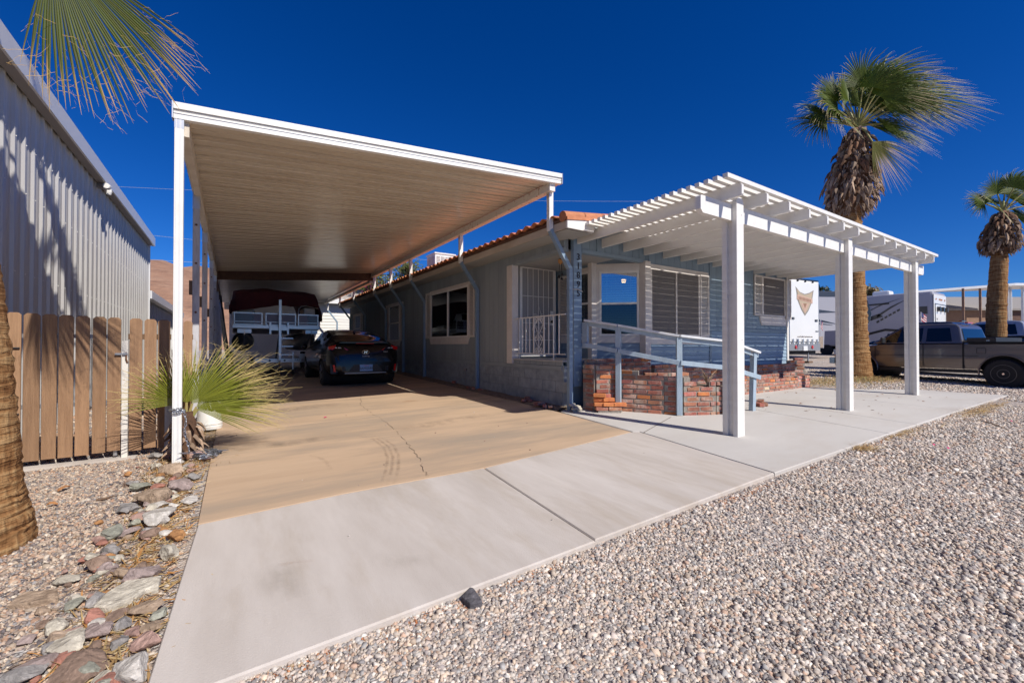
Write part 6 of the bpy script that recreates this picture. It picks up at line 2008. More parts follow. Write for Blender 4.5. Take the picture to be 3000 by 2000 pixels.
BIG = [(-58, -.25, 1.05, 1.3, .6), (-68, .25, 1.0, 1.2, .6), (-40, -.1, 1.2, 1.2, .5), (0, -.2, 1.3, 1.2, .5), (20, .5, 1.7, 1.2, .5), (50, -.5, 1.3, 1.2, .5), (-62, .05, 1.15, 1.15, .55), (-75, -.5, .9, 1.0, .5), (-50, .5, 1.0, 1.0, .5), (-28, -.2, 1.0, 1.05, .5), (-12, .3, 1.25, 1.2, .45), (5, -.5, 1.2, 1.15, .45), (14, .2, 1.55, 1.2, .45), (24, -.2, 1.6, 1.25, .42),
       (35, .5, 1.5, 1.2, .42), (42, -.3, 1.4, 1.25, .45), (55, .1, 1.6, 1.35, .42), (64, -.3, 1.7, 1.3, .40), (72, .4, 1.4, 1.2, .45), (18, -.8, 1.0, 1.1, .45), (-5, .9, 1.0, 1.1, .5), (48, -.9, .9, 1.0, .5), (80, -.1, .8, 1.0, .5), (30, .0, 1.0, 1.1, .5), (8, .1, .8, 1.0, .4), (60, .6, 1.0, 1.1, .45)]
crown(palm, CR, DP, BIG, rng)
# the bent frond hanging down in front of the skirt
h = atD(2556, 415, DP - .7)
fo = MB().tube([CR, CR.lerp(h, .5) + Vector((0, 0, .12)), h], [.035, .03, .02], 6).build('frond_stalk', 'petiole', palm, smooth=True)
fan_frond('frond', fo, h, RT * .75 + Vector((0, 0, -.75)), -F0 + Vector((0, 0, .2)), 1.35, math.radians(52), 34, RT * .12 + Vector((0, 0, -.25)), rng, green=(.13, .13, .025), tip=(.66, .5, .36), dry=.5)
# ---- the smaller palm at the right edge
rng = random.Random(5)
DS = 14.0
sp_ = thing('small_palm_tree', 'shorter fan palm with shaggy skirt at the right frame edge', 'palm tree', (20.9, 3.05, gz(20.9, 3.05)))
b0 = atD(2916, 1060, DS)
trunk(sp_, [(b0.x, b0.y, -.1), atD(2919, 900, DS), atD(2928, 760, DS), atD(2936, 640, DS)], [.24, .235, .20, .14], rng, 60)
skirt(sp_, atD(2926, 745, DS), atD(2938, 628, DS), [(0, .26), (.1, .42), (.35, .44), (.65, .33), (.9, .18), (1, .1)], 170, rng, .7)
CS = atD(2938, 622, DS)
SM = [(-60, 0, .75, .75, .5), (-72, -.5, .6, .7, .5), (-40, .4, .6, .7, .5), (-15, 0, .7, .8, .45), (8, -.3, .85, .9, .45), (25, .3, .9, .85, .42), (38, -.2, .95, .9, .42), (55, .2, .9, .85, .45), (70, -.3, .8, .8, .45), (85, .2, .7, .75, .5), (15, .8, .6, .8, .5), (100, 0, .5, .7, .6)]
crown(sp_, CS, DS, SM, rng)
# ---- the palm cropped by the left edge
rng = random.Random(3)
lpx, lpy = -1.47, 4.02
lpalm = thing('left_palm_tree', 'palm trunk cropped by the left edge with a frond hanging overhead', 'palm tree', (lpx, lpy, gz(lpx, lpy)))
trunk(lpalm, [(lpx + .02, lpy, gz(lpx, lpy) - .1), (lpx + .01, lpy, .15), (lpx, lpy, .9), (lpx - .04, lpy, 1.7), (lpx - .12, lpy, 3.4), (lpx + .45, lpy + .1, 6.1)], [.40, .33, .30, .27, .25, .20], rng, 120, 40, .35)
LC = Vector((lpx + .45, lpy + .1, 6.2))
skirt(lpalm, (lpx + .25, lpy + .05, 4.9), (lpx + .45, lpy + .1, 6.1), [(0, .27), (.15, .34), (.5, .32), (1, .15)], 120, rng, .9)
for ang, el, pl, R, dk in ((0.3, .3, .8, .8, .45), (1.6, .3, .9, .8, .4), (2.9, .2, .7, .8, .45), (4.3, .4, .8, .8, .4), (5.5, .5, .8, .8, .4), (1.0, 1.1, .7, .8, .3)):
    dv = Vector((math.cos(ang) * math.cos(el), math.sin(ang) * math.cos(el), math.sin(el)))
    h = LC + dv * pl
    fo = MB().tube([LC, LC.lerp(h, .5) + Vector((0, 0, .06)), h], [.035, .025, .016], 6).build('frond_stalk', 'petiole', lpalm, smooth=True)
    fan_frond('frond', fo, h, dv + Vector((.15, 0, -.2)), Vector((0, 0, 1)), R, math.radians(100), 34, Vector((.08, 0, -.45)) * dk * 2, rng, dry=.3)
# the frond in view: hastula above the frame, leaflets hanging towards the carport
h = atY(150, -150, 4.0)
fo = MB().tube([LC, LC.lerp(h, .4) + Vector((-.1, 0, .5)), h], [.04, .03, .02], 8).build('frond_stalk', 'petiole', lpalm, smooth=True)
tgt = atY(405, 275, 3.95)
fd = (tgt - h)
fan_frond('frond', fo, h, fd, Vector((-.35, -.75, .5)), fd.length * 1.06, math.radians(40), 46, Vector((.02, 0, -.10)), rng, green=(.055, .080, .008), tip=(.60, .38, .13), dry=.15, segs=12, threads=3, fuse=.62, wmul=.9, fall=.55, fk=1.25)

# ---- young fan palm at the foot of the carport post
rng = random.Random(9)
yb = Vector((-.40, 5.72, gz(-.4, 5.72) - .03))
yp = thing('young_fan_palm', 'young fan palm with yellow-green leaves behind the front carport post', 'palm', tuple(yb))
cen = yb + Vector((0, 0, .50))
mb = MB(); mb.tube([yb, yb + Vector((.01, 0, .25)), cen], [.12, .11, .06], 12); st = mb.build('stem', 'dead_boot', yp)
for k in range(34):
    t = k / 34; th = k * 2.4
    R_ = Euler((0, 0, th - math.pi / 2)).to_matrix() @ Euler((rng.uniform(.5, 1.1), rng.uniform(-.3, .3), 0)).to_matrix()
    o = inst('dead_leaf_base', BOOT[rng.choice((0, 2, 3, 2))], st, tuple(yb + Vector((math.cos(th) * .10, math.sin(th) * .10, .08 + .34 * t))), R_.to_euler(), (.42, .5, .33))
YG, YT = (.155, .175, .018), (.60, .47, .20)
for px, py, od, nv, R, sp2, nn in ((800, 1085, .05, (-.3, -1, .25), .92, 48, 40), (700, 1000, .15, (-.2, -1, .3), .80, 55, 34), (760, 1170, -.1, (-.1, -.8, .6), .72, 40, 26), (420, 1060, -.05, (.2, -1, .3), .62, 62, 30), (560, 960, .25, (0, -1, .2), .55, 70, 30), (860, 1120, .3, (-.2, -.9, .5), .8, 35, 24)):
    tg = atY(px, py, 5.72 + od)
    h = cen + (tg - cen).normalized() * .10
    fo = MB().tube([cen - Vector((0, 0, .15)), h], [.018, .012], 6).build('leaf_stalk', 'petiole', yp)
    fan_frond('fan_leaf', fo, h, tg - h, Vector(nv), R, math.radians(sp2), nn, Vector((.02, 0, -.10)), rng, green=YG, tip=YT, dry=.30, segs=10, threads=4, fuse=.42, wmul=.72)

# =================================================================== SHRUBS AND TREES FAR BEHIND
def leafy(name, label, cat, c, rx, rz_, n, cols, rng, leaf=.12, trunkh=1.5, group=None):
    t = thing(name, label, cat, (c[0], c[1], gz(*c[:2])), group=group)
    V, F, C = [], [], []
    clumps = [(rng.gauss(0, .45), rng.gauss(0, .45), rng.gauss(0, .4)) for _ in range(26)]
    for k in range(n):
        q = clumps[rng.randrange(26)]
        p_ = Vector((c[0] + (q[0] + rng.gauss(0, .16)) * rx, c[1] + (q[1] + rng.gauss(0, .16)) * rx, c[2] + (q[2] + rng.gauss(0, .16)) * rz_))
        a = Vector((rng.gauss(0, 1), rng.gauss(0, 1), rng.gauss(0, 1))).normalized(); b = a.orthogonal().normalized()
        L_ = leaf * rng.uniform(.5, 1.3); i = len(V)
        V += [tuple(p_ - a * L_), tuple(p_ + b * L_ * .35), tuple(p_ + a * L_), tuple(p_ - b * L_ * .35)]; F.append((i, i + 1, i + 2, i + 3))
        col = np.array(cols[rng.randrange(len(cols))]) * rng.uniform(.6, 1.3); C += [col] * 4
    tinted('crown', V, F, C, 'frond_leaf', t)
    mb_ = MB(); z0_ = gz(*c[:2])
    mb_.tube([(c[0], c[1], z0_), (c[0] + .1, c[1], lerp(z0_, c[2], .5)), (c[0], c[1], c[2])], [.14, .10, .05], 8)
    for q in clumps[:14]:
        mb_.tube([(c[0], c[1], lerp(z0_, c[2], .55)), (c[0] + q[0] * rx * .6, c[1] + q[1] * rx * .6, c[2] + q[2] * rz_ * .4), (c[0] + q[0] * rx, c[1] + q[1] * rx, c[2] + q[2] * rz_)], [.05, .03, .012], 6)
    mb_.build('trunk', 'wood_stick', t)
    return t
rng = random.Random(21)
GR = [(.10, .14, .035), (.16, .17, .05), (.22, .20, .07)]
for px, py, Y, rx, rz_, n, lab, cols in ((1105, 815, 27, 1.9, 1.6, 2600, 'sparse pale green tree behind the far end of the tiled roof', GR), (1190, 790, 25, 1.0, 1.0, 900, 'wispy grey-green tree top behind the third cranked post', GR), (1085, 842, 25.0, .6, .5, 500, 'pink-flowering shrub above the white garage roof', [(.35, .06, .16), (.10, .13, .04), (.12, .15, .05)])):
    p = atY(px, py, Y); leafy('background_tree', lab, 'tree' if rx > .7 else 'shrub', (p.x, p.y, p.z), rx, rz_, n, cols, rng)
p = atD(2548, 860, 40); leafy('background_tree', 'dry pale tree top above the trailers beside the large palm', 'tree', (p.x, p.y, p.z - .2), 0.8, 0.7, 1300, [(.40, .28, .16), (.30, .24, .10), (.22, .20, .08)], rng, .2)
p = atD(2413, 868, 36); leafy('background_tree', 'dark bushy tree top above the grey fifth-wheel', 'tree', (p.x, p.y, p.z - .3), 0.8, 0.8, 1500, [(.03, .05, .03), (.05, .07, .035)], rng, .22)
# =================================================================== ROCK BORDER LEFT OF THE SLAB
import bmesh as _bm
def rock_mesh(seed, flat=1.0, cuts=13, sub=3):
    r = random.Random(seed)
    bm = _bm.new(); _bm.ops.create_icosphere(bm, subdivisions=sub, radius=1.0)
    planes = []
    for k in range(cuts):
        n_ = Vector((r.gauss(0, 1), r.gauss(0, 1), r.gauss(0, .8))).normalized(); planes.append((n_, r.uniform(.52, .85)))
    from mathutils import noise as _n
    for v in bm.verts:
        p_ = v.co.copy()
        for n_, d_ in planes:
            e = p_.dot(n_) - d_
            if e > 0: p_ -= n_ * e
        q = p_ * 1.7 + Vector((seed * 3.1, seed, 0))
        p_ *= 1 + .12 * _n.noise(q) + .09 * _n.noise(q * 3) + .04 * _n.noise(q * 7)
        v.co = p_
    me = bpy.data.meshes.new('rock'); bm.to_mesh(me); bm.free()
    # unit box
    co = np.empty(len(me.vertices) * 3); me.vertices.foreach_get('co', co); co = co.reshape(-1, 3)
    co -= (co.max(0) + co.min(0)) / 2; co /= (co.max(0) - co.min(0)); co[:, 2] += .5
    me.vertices.foreach_set('co', co.ravel())
    me.polygons.foreach_set('use_smooth', np.full(len(me.polygons), True))
    try: me.set_sharp_from_angle(angle=math.radians(30))
    except Exception: pass
    me.update(); return me
ROCKCOL = dict(pink=((.42, .27, .22), (.30, .18, .15)), mauve=((.36, .28, .255), (.26, .195, .175)), tan=((.42, .31, .22), (.30, .21, .14)), white=((.56, .52, .47), (.42, .38, .33)),
               green=((.33, .325, .26), (.24, .235, .19)), grey=((.33, .305, .285), (.22, .205, .195)), orange=((.48, .24, .09), (.32, .15, .06)), brown=((.28, .19, .14), (.19, .125, .09)), red=((.40, .18, .13), (.27, .12, .09)), pale=((.54, .49, .395), (.45, .40, .32)), dark=((.13, .12, .13), (.085, .08, .085)))
for k, (a, b) in ROCKCOL.items():
    M('rock_' + k, a, .92, col2=tuple(x * .75 for x in b), ns=11, nd=10, bump=1.0, bs=38, bd=.016, rnd=.10, col3=tuple(min(1, x * 1.35) for x in a), ns3=26, c3=(.50, .72), contrast=(.32, .68))
RM = [rock_mesh(s) for s in range(9)]
RMC = {}
def rock_variant(i, col):
    key = (i, col)
    if key not in RMC:
        me = RM[i].copy(); me.materials.clear(); me.materials.append(MATS['rock_' + col]); RMC[key] = me
    return RMC[key]
Z3 = lambda x, y: (x / 2.24, 1300 + y / 2.24)
rr = random.Random(4)
def place_rock(zx, zy, w, h, col, label, rot=None, zs=None, group='rocks bordering the driveway', name='rock', k=None):
    px, py = Z3(zx, zy); pc = gp(px, py + h / 2.24 * .25, -.02)
    D = (pc - EYE).dot(FW); wm = w / 2.24 / FPX * D * 1.0
    hm = min(zs if zs else h / 2.24 / FPX * D * .62, wm * .8)
    me = rock_variant(rr.randrange(9) if k is None else k, col)
    o = inst(name, me, None, (pc.x, pc.y, gz(pc.x, pc.y) - GD - hm * .18 + .015), (rr.uniform(-.12, .12), rr.uniform(-.12, .12), rr.uniform(0, 6.28) if rot is None else rot), (wm, wm * rr.uniform(.62, .85), hm * 1.15))
    tag(o, label, 'rock', group)
    return o
ROCKS = [
 (1255, 70, 140, 110, 'pink', 'rough reddish rock right of the front carport post'), (1120, 165, 165, 105, 'tan', 'rough tan-grey rock just below the carport post foot'), (1180, 268, 185, 120, 'mauve', 'rounded mauve boulder at the driveway edge'),
 (1000, 345, 225, 175, 'tan', 'largest angular tan rock in the border'), (920, 275, 125, 85, 'green', 'grey-green rock left of the mauve boulder'), (1020, 480, 215, 135, 'white', 'large white granite rock below the angular tan rock'),
 (1030, 402, 130, 65, 'white', 'speckled white rock resting behind the large granite rock'), (830, 418, 145, 62, 'grey', 'long pale grey flat stone left of the angular rock'), (1137, 405, 62, 62, 'white', 'small round white stone beside the granite rock'),
 (1240, 368, 115, 52, 'white', 'flat white stone against the driveway edge'), (740, 578, 155, 112, 'green', 'dull green rock at the left side of the border'), (870, 562, 135, 58, 'mauve', 'thin mauve stone right of the dull green rock'),
 (980, 588, 112, 92, 'brown', 'brown block-shaped stone in mid border'), (1155, 598, 115, 92, 'orange', 'orange-brown rock touching the driveway slab'), (1105, 705, 140, 140, 'pale', 'pale greenish-white rock below the orange one'),
 (738, 692, 145, 102, 'grey', 'blue-grey rock in mid border'), (570, 752, 92, 82, 'red', 'dusky red stone at the left fringe of the border'), (645, 785, 150, 130, 'brown', 'flat brown rock beside the dusky red stone'),
 (705, 815, 125, 95, 'mauve', 'lavender-grey stone right of the flat brown rock'), (945, 845, 225, 130, 'mauve', 'big purple-pink rock at the lower driveway edge'), (812, 838, 112, 92, 'tan', 'grey-tan stone left of the purple-pink rock'),
 (440, 888, 150, 62, 'pale', 'pale mint stone alone on the gravel'), (620, 1012, 165, 100, 'grey', 'slate-blue flat stone beside the pale slab'), (510, 1012, 125, 72, 'pale', 'light greenish stone left of the slate-blue one'),
 (762, 1128, 140, 92, 'brown', 'brown block below the pale slab'), (960, 1068, 185, 92, 'tan', 'tan wedge stone right of the brown block'), (1035, 1118, 125, 72, 'green', 'green-grey stone by the slab edge near the bottom'),
 (822, 1172, 135, 92, 'grey', 'grey-blue stone below the brown block'), (640, 1232, 190, 112, 'mauve', 'mauve-grey rock near the bottom left'), (870, 1455, 265, 235, 'white', 'big white boulder at the bottom frame edge'),
 (555, 1440, 350, 150, 'brown', 'broad brown slab at the bottom frame edge'), (622, 1322, 100, 62, 'brown', 'smooth brown cobble near the bottom'), (792, 1292, 125, 85, 'grey', 'grey stone above the big white boulder'),
 (960, 1282, 185, 112, 'pink', 'pink and white streaked rock above the big white boulder'), (240, 1442, 205, 102, 'mauve', 'dull mauve slab in the bottom left corner'), (130, 1512, 255, 122, 'grey', 'grey slab at the extreme bottom left'),
 (682, 1522, 125, 75, 'pale', 'cream stone left of the big white boulder'), (1362, 85, 85, 62, 'red', 'small brick-red stone by the tangled chain'), (880, 1225, 130, 80, 'pink', 'rose stone in the lower border'),
 (430, 1320, 240, 120, 'pale', 'flat pale grey rock in the lower left'), (1000, 1190, 150, 80, 'tan', 'banded tan stone touching the slab near the bottom'), (1270, 215, 80, 70, 'grey', 'small grey stone right of the mauve boulder'),
 (1020, 145, 90, 60, 'pale', 'pale stone left of the post foot'), (1030, 75, 90, 60, 'grey', 'dark-sided grey rock against the picket fence foot'), (840, 195, 45, 40, 'orange', 'small ochre stone alone on the gravel by the gate')]
for k, (zx, zy, w, h, col, lab) in enumerate(ROCKS):
    place_rock(zx, zy, w, h, col, lab)
# the two thin flat slabs
def flat_stone(pts, col, t, label):
    q = [gp(*Z3(x, y), -.015) for x, y in pts]
    mb_ = MB(); mb_.prism([(v.x, v.y) for v in q], lambda a, b, tt: (a, b, gz(a, b) - GD + tt), -.01, t)
    o = mb_.build('flat_stone', 'rock_' + col, bevel=.006); tag(o, label, 'rock', 'rocks bordering the driveway'); recentre(o)
flat_stone([(610, 1105), (700, 1010), (830, 930), (1060, 895), (1040, 960), (960, 985), (870, 1040), (720, 1105)], 'pale', .05, 'large thin pale slab laid flat in the border')
flat_stone([(45, 1075), (150, 985), (375, 965), (385, 1020), (200, 1060)], 'tan', .035, 'long tan flagstone lying on the gravel at left')
# the flat dark rock on the front gravel and a pale offcut
def loose_px(poly, col, t, label, nm='flat_stone'):
    q = [gp(x, y) for x, y in poly]
    mb_ = MB(); mb_.prism([(v.x, v.y) for v in q], lambda a, b, tt: (a, b, gz(a, b) - GD + tt), -.005, t)
    o = mb_.build(nm, col, bevel=.006); tag(o, label, 'rock' if nm == 'flat_stone' else 'wood scrap'); recentre(o)
Z5 = lambda x, y: (1300 + x / 3.136, 1500 + y / 3.136)
loose_px([Z5(160, 765), Z5(240, 680), (1300 + 275 / 3.136, 1500 + 690 / 3.136), Z5(360, 810), Z5(240, 835)], 'rock_dark', .035, 'dark slate-like stone on the gravel at the slab edge')
loose_px([Z5(722, 480), Z5(850, 438), Z5(858, 462), Z5(735, 498)], 'pvc', .018, 'pale offcut of board lying at the slab edge', 'board_offcut')
# small filler stones
for k in range(150):
    t = rr.random(); y = lerp(1.35, 5.9, t); x = -.22 - abs(rr.gauss(0, .16)) - .14 * rr.random() - .18 * (1 - t)
    s_ = rr.uniform(.03, .11); col = rr.choice(list(ROCKCOL)[:-1])
    o = inst('small_stone', rock_variant(rr.randrange(9), col), None, (x, y, gz(x, y) - GD + .004), (rr.uniform(-.3, .3), rr.uniform(-.3, .3), rr.uniform(0, 6)), (s_, s_ * .75, s_ * .55))
    tag(o, 'small ' + dict(pink='pinkish', mauve='mauve', tan='tan', white='white', green='greenish', grey='grey', orange='orange', brown='brown', red='red', pale='cream')[col] + ' stone filling gaps between the larger border rocks', 'rock', 'small stones in the rock border')

# =================================================================== GRAVEL (uncountable: one object per patch)
def pebbles(name, label, pos, size, cols, rs_, angular=.22):
    """pos (n,2) plan positions; 12-triangle crushed stones"""
    n = len(pos)
    box = np.array([(-1, -1, -1), (1, -1, -1), (1, 1, -1), (-1, 1, -1), (-1, -1, 1), (1, -1, 1), (1, 1, 1), (-1, 1, 1)], float) * .5
    box[:, :] *= np.where(box[:, 2:3] > 0, .72, 1.0)
    qf = np.array([(0, 3, 2, 1), (4, 5, 6, 7), (0, 1, 5, 4), (1, 2, 6, 5), (2, 3, 7, 6), (3, 0, 4, 7)])
    V = box[None] + rs_.normal(0, angular * .5, (n, 8, 3))
    sc_ = size[:, None] * np.c_[rs_.uniform(.8, 1.35, n), rs_.uniform(.7, 1.1, n), rs_.uniform(.5, .85, n)]
    V = V * sc_[:, None, :]
    a, b, c = rs_.uniform(0, 6.28, n), rs_.normal(0, .5, n), rs_.normal(0, .5, n)
    ca, sa = np.cos(a), np.sin(a); cb, sb = np.cos(b), np.sin(b); cc, sc2 = np.cos(c), np.sin(c)
    Rx = np.zeros((n, 3, 3)); Rx[:, 0, 0] = 1; Rx[:, 1, 1] = cb; Rx[:, 1, 2] = -sb; Rx[:, 2, 1] = sb; Rx[:, 2, 2] = cb
    Ry = np.zeros((n, 3, 3)); Ry[:, 1, 1] = 1; Ry[:, 0, 0] = cc; Ry[:, 0, 2] = sc2; Ry[:, 2, 0] = -sc2; Ry[:, 2, 2] = cc
    Rz = np.zeros((n, 3, 3)); Rz[:, 2, 2] = 1; Rz[:, 0, 0] = ca; Rz[:, 0, 1] = -sa; Rz[:, 1, 0] = sa; Rz[:, 1, 1] = ca
    V = np.einsum('nij,nkj->nki', Rz @ Ry @ Rx, V)
    z = GA + GB * pos[:, 0] + GC * pos[:, 1] - GD + size * .12
    V += np.c_[pos, z][:, None, :]
    F = (np.arange(n)[:, None, None] * 8 + qf[None]).reshape(-1, 4)
    ci = rs_.integers(0, len(cols), n)
    C = np.array(cols)[ci] * rs_.uniform(.72, 1.22, (n, 1)); C = np.repeat(C, 8, axis=0)
    o = tinted(name, V.reshape(-1, 3), F, C, 'pebble', None, smooth=True, kind='stuff')
    o['label'] = label; o['category'] = 'gravel'
    return o
rs_ = np.random.default_rng(3)
def frustum(pos, marg=.18):
    """keep what a camera here, or a step to either side, would see"""
    dep = pos[:, 0] * F0.x + pos[:, 1] * F0.y; lat = pos[:, 0] * RT.x + pos[:, 1] * RT.y
    return (dep > 1.2) & (np.abs(lat) < dep * 1.19 + .8 + marg) & (dep * .80 + .35 > 1.29)
GCOL = [(c[0] * 1.14, c[1] * 1.11, c[2] * 1.06) for c in [(.46, .39, .345), (.52, .455, .40), (.40, .35, .31), (.58, .53, .48), (.30, .28, .275), (.22, .205, .205), (.48, .40, .33), (.55, .44, .35), (.36, .35, .345), (.44, .31, .24), (.62, .58, .54), (.27, .24, .235), (.50, .43, .39)]]
chunks = []
def scatter(x0, x1, y0, y1, dens, ok):
    n = int((x1 - x0) * (y1 - y0) * dens); p_ = np.c_[rs_.uniform(x0, x1, n), rs_.uniform(y0, y1, n)]
    return p_[ok(p_) & frustum(p_)]
front = lambda p_: p_[:, 1] < 1.965 + .011 * np.clip(p_[:, 0], -.3, 9) + .012 * np.sin(p_[:, 0] * 9) - .004
dist = lambda p_: np.hypot(p_[:, 0], p_[:, 1])
A1 = scatter(-.3, 4.0, -1.6, 2.1, 9500, lambda p_: front(p_) & (dist(p_) < 3.1) & (p_[:, 0] > -.16))
A2 = scatter(.5, 8.0, -3.5, 2.1, 4200, lambda p_: front(p_) & (dist(p_) >= 3.1) & (dist(p_) < 5.2))
A3 = scatter(2, 15.0, -6, 2.1, 1500, lambda p_: front(p_) & (dist(p_) >= 5.2) & (dist(p_) < 12.5))

pebbles('gravel_near', 'fine crushed gravel in front of the concrete apron', A1, rs_.gamma(9, .00155, len(A1)).clip(.006, .032), GCOL, rs_)
pebbles('gravel_mid', 'fine crushed gravel at middle distance along the patio edge', A2, rs_.gamma(9, .0018, len(A2)).clip(.008, .034), GCOL, rs_)
pebbles('gravel_far', 'loose gravel beyond the patio corner', A3, rs_.gamma(9, .0024, len(A3)).clip(.010, .036), GCOL, rs_)
LCOL = [(.48, .38, .29), (.53, .43, .33), (.32, .25, .21), (.56, .48, .39), (.22, .18, .165), (.13, .11, .11), (.40, .25, .17), (.45, .34, .26), (.28, .26, .25), (.48, .33, .23), (.36, .28, .22)]
B1 = scatter(-1.9, -.15, .9, 6.3, 6200, lambda p_: (p_[:, 0] < -.25 - .03 * np.sin(p_[:, 1] * 3)))
pebbles('gravel_left', 'pea gravel left of the rock border in front of the gate', B1, rs_.gamma(9, .0016, len(B1)).clip(.006, .03), LCOL, rs_)
B2 = scatter(-2.1, -.4, 6.2, 14, 900, lambda p_: p_[:, 0] < -.5)
pebbles('gravel_behind_gate', 'gravel strip behind the picket gate', B2, rs_.gamma(9, .0035, len(B2)).clip(.012, .05), LCOL, rs_)
B3 = scatter(12, 20, 1.5, 9, 700, lambda p_: (p_[:, 0] > 13.2) | (p_[:, 1] > 5.6))
pebbles('gravel_parking', 'gravel under the parked trucks and palms', B3, rs_.gamma(9, .0030, len(B3)).clip(.012, .045), GCOL, rs_)
# reddish grit washed up along the slab edge
n = 5200
gx = rs_.uniform(-.1, 9, n); gy = 1.95 + .011 * gx - np.abs(rs_.normal(0, .035, n)) - .012
mk = (np.sin(gx * 2.1) + np.sin(gx * 5.3 + 1) > -.2)
G1 = np.c_[gx, gy][mk]
pebbles('edge_grit', 'reddish grit and debris along the concrete edge', G1, rs_.gamma(9, .0009, len(G1)).clip(.004, .014), [(.42, .15, .06), (.50, .22, .10), (.30, .12, .06), (.46, .34, .22)], rs_)

# =================================================================== DRY GRASS AND LITTER
def straws(name, label, cx, cy, n, sx, sy, L_, up, cols, seed, cat='dry grass', w=.0016):
    r = np.random.default_rng(seed)
    V, F, C = [], [], []
    for k in range(n):
        x, y = cx + r.normal(0, sx), cy + r.normal(0, sy); z = gz(x, y) - GD + .012
        th = r.uniform(0, 6.28); l_ = L_ * r.uniform(.4, 1.3); e = up * r.uniform(.3, 1.2)
        dv = Vector((math.cos(th), math.sin(th), e)).normalized(); sd = Vector((-math.sin(th), math.cos(th), .3)) * w * r.uniform(.6, 1.8)
        p0 = Vector((x, y, z)); p1 = p0 + dv * l_ * .5; p2 = p0 + dv * l_ + Vector((0, 0, -l_ * .25 * e))
        p2.z = max(p2.z, gz(p2.x, p2.y) - GD + .008)
        i = len(V); V += [tuple(p0 - sd), tuple(p0 + sd), tuple(p1 - sd), tuple(p1 + sd), tuple(p2 - sd * .3), tuple(p2 + sd * .3)]
        F += [(i, i + 1, i + 3, i + 2), (i + 2, i + 3, i + 5, i + 4)]
        c = np.array(cols[r.integers(len(cols))]) * r.uniform(.7, 1.25); C += [c] * 6
    o = tinted(name, V, F, C, 'frond_leaf', None, kind='stuff'); o['label'] = label; o['category'] = cat
    return o
ST = [(.60, .43, .20), (.50, .33, .14), (.66, .52, .30), (.42, .26, .11)]
rl = random.Random(8)
V_ = []
for k in range(7):
    y = 1.6 + k * .62
    straws('dry_straw', 'dry straw and leaf litter scattered among the border rocks', -.40 - .10 * rl.random(), y, 300, .10, .32, .12, .25, ST + [(.60, .30, .10)], 40 + k, w=.0026)
straws('dry_grass', 'dry yellow grass tuft at the patio slab edge', *gp(2530, 1308).xy, 260, .10, .05, .12, .5, ST, 61)
straws('dry_grass', 'dry grass clinging to the front slab corner', *gp(2640, 1265).xy, 300, .35, .05, .10, .3, ST, 62)
straws('dry_grass', 'dry straw strewn along the far patio edge', *gp(2880, 1195).xy, 420, .9, .07, .16, .3, ST, 63, w=.003)
pb = PB
straws('dry_grass', 'tan and green weeds around the large palm foot', pb.x - .6, pb.y - .5, 1500, .75, .35, .20, .9, ST + [(.20, .22, .07)], 64, w=.004)
straws('dry_grass', 'dry grass between the low brick wall and the palm', 13.6, 5.6, 1500, .9, .5, .16, .7, ST + [(.24, .24, .08)], 65, w=.004)
straws('dry_grass', 'dead weeds in the dirt along the house wall', 4.72, 6.6, 420, .06, .9, .10, .5, ST + [(.2, .12, .06)], 66)
straws('dry_grass', 'tuft of dry grass beside the corner post foot', 4.86, 5.62, 220, .08, .10, .10, .6, ST, 67)
straws('dry_straw', 'shredded palm litter around the young palm', -.35, 5.55, 500, .14, .28, .14, .5, ST + [(.45, .22, .09)], 68)
straws('dry_straw', 'long needles strewn beside the driveway behind the young palm', -.30, 6.7, 320, .09, .45, .22, .12, ST + [(.3, .18, .09)], 69)
# dead stalks in the planter
ag = thing('dead_agave', 'dried grey agave stalks in the brick planter', 'plant', (7.3, 4.9, .36))
p = atY(2072, 1108, 4.95)
for k in range(16):
    a = k * .4 - 3; l_ = rl.uniform(.16, .34)
    q = MB(); q.tube([(p.x, p.y, p.z - .12), (p.x + math.sin(a) * l_ * .3, p.y + .05 * math.cos(a * 2), p.z - .12 + l_ * .6), (p.x + math.sin(a) * l_ * .75, p.y + .1 * math.cos(a * 2), p.z - .12 + l_)], [.014, .009, .002], 5); q.build('stalk', 'dead_pale', ag)
# single leaves, sticks, petals, pebbles on the slabs
lf = MB(); lf.add([(-.03, 0, 0), (0, -.012, .006), (.035, 0, .002), (0, .013, .01)], [(0, 1, 2, 3)]); lfm = lf.mesh('dry_leaf', recalc=False); lfm.materials.append(MATS['dry_leaf'])
for k in range(46):
    x, y = rl.uniform(7.5, 12.5), rl.uniform(2.4, 5.0)
    o = inst('dry_leaf', lfm, None, (x, y, gz(x, y) + .006), (rl.uniform(-.3, .3), rl.uniform(-.3, .3), rl.uniform(0, 6)), (rl.uniform(.5, 1.2),) * 3); tag(o, 'small curled brown leaf lying on the patio slab', 'leaf', 'dry leaves on the patio')
for k in range(26):
    x, y = rl.uniform(0, 4.3), rl.uniform(2.1, 7.5)
    s_ = rl.uniform(.008, .022)
    o = inst('stray_pebble', rock_variant(k % 9, rl.choice(('brown', 'grey', 'white', 'red'))), None, (x, y, gz(x, y) - .001), (0, 0, rl.uniform(0, 6)), (s_, s_ * .8, s_ * .6)); tag(o, 'stray pebble lying on the concrete driveway', 'pebble', 'stray pebbles on the driveway')
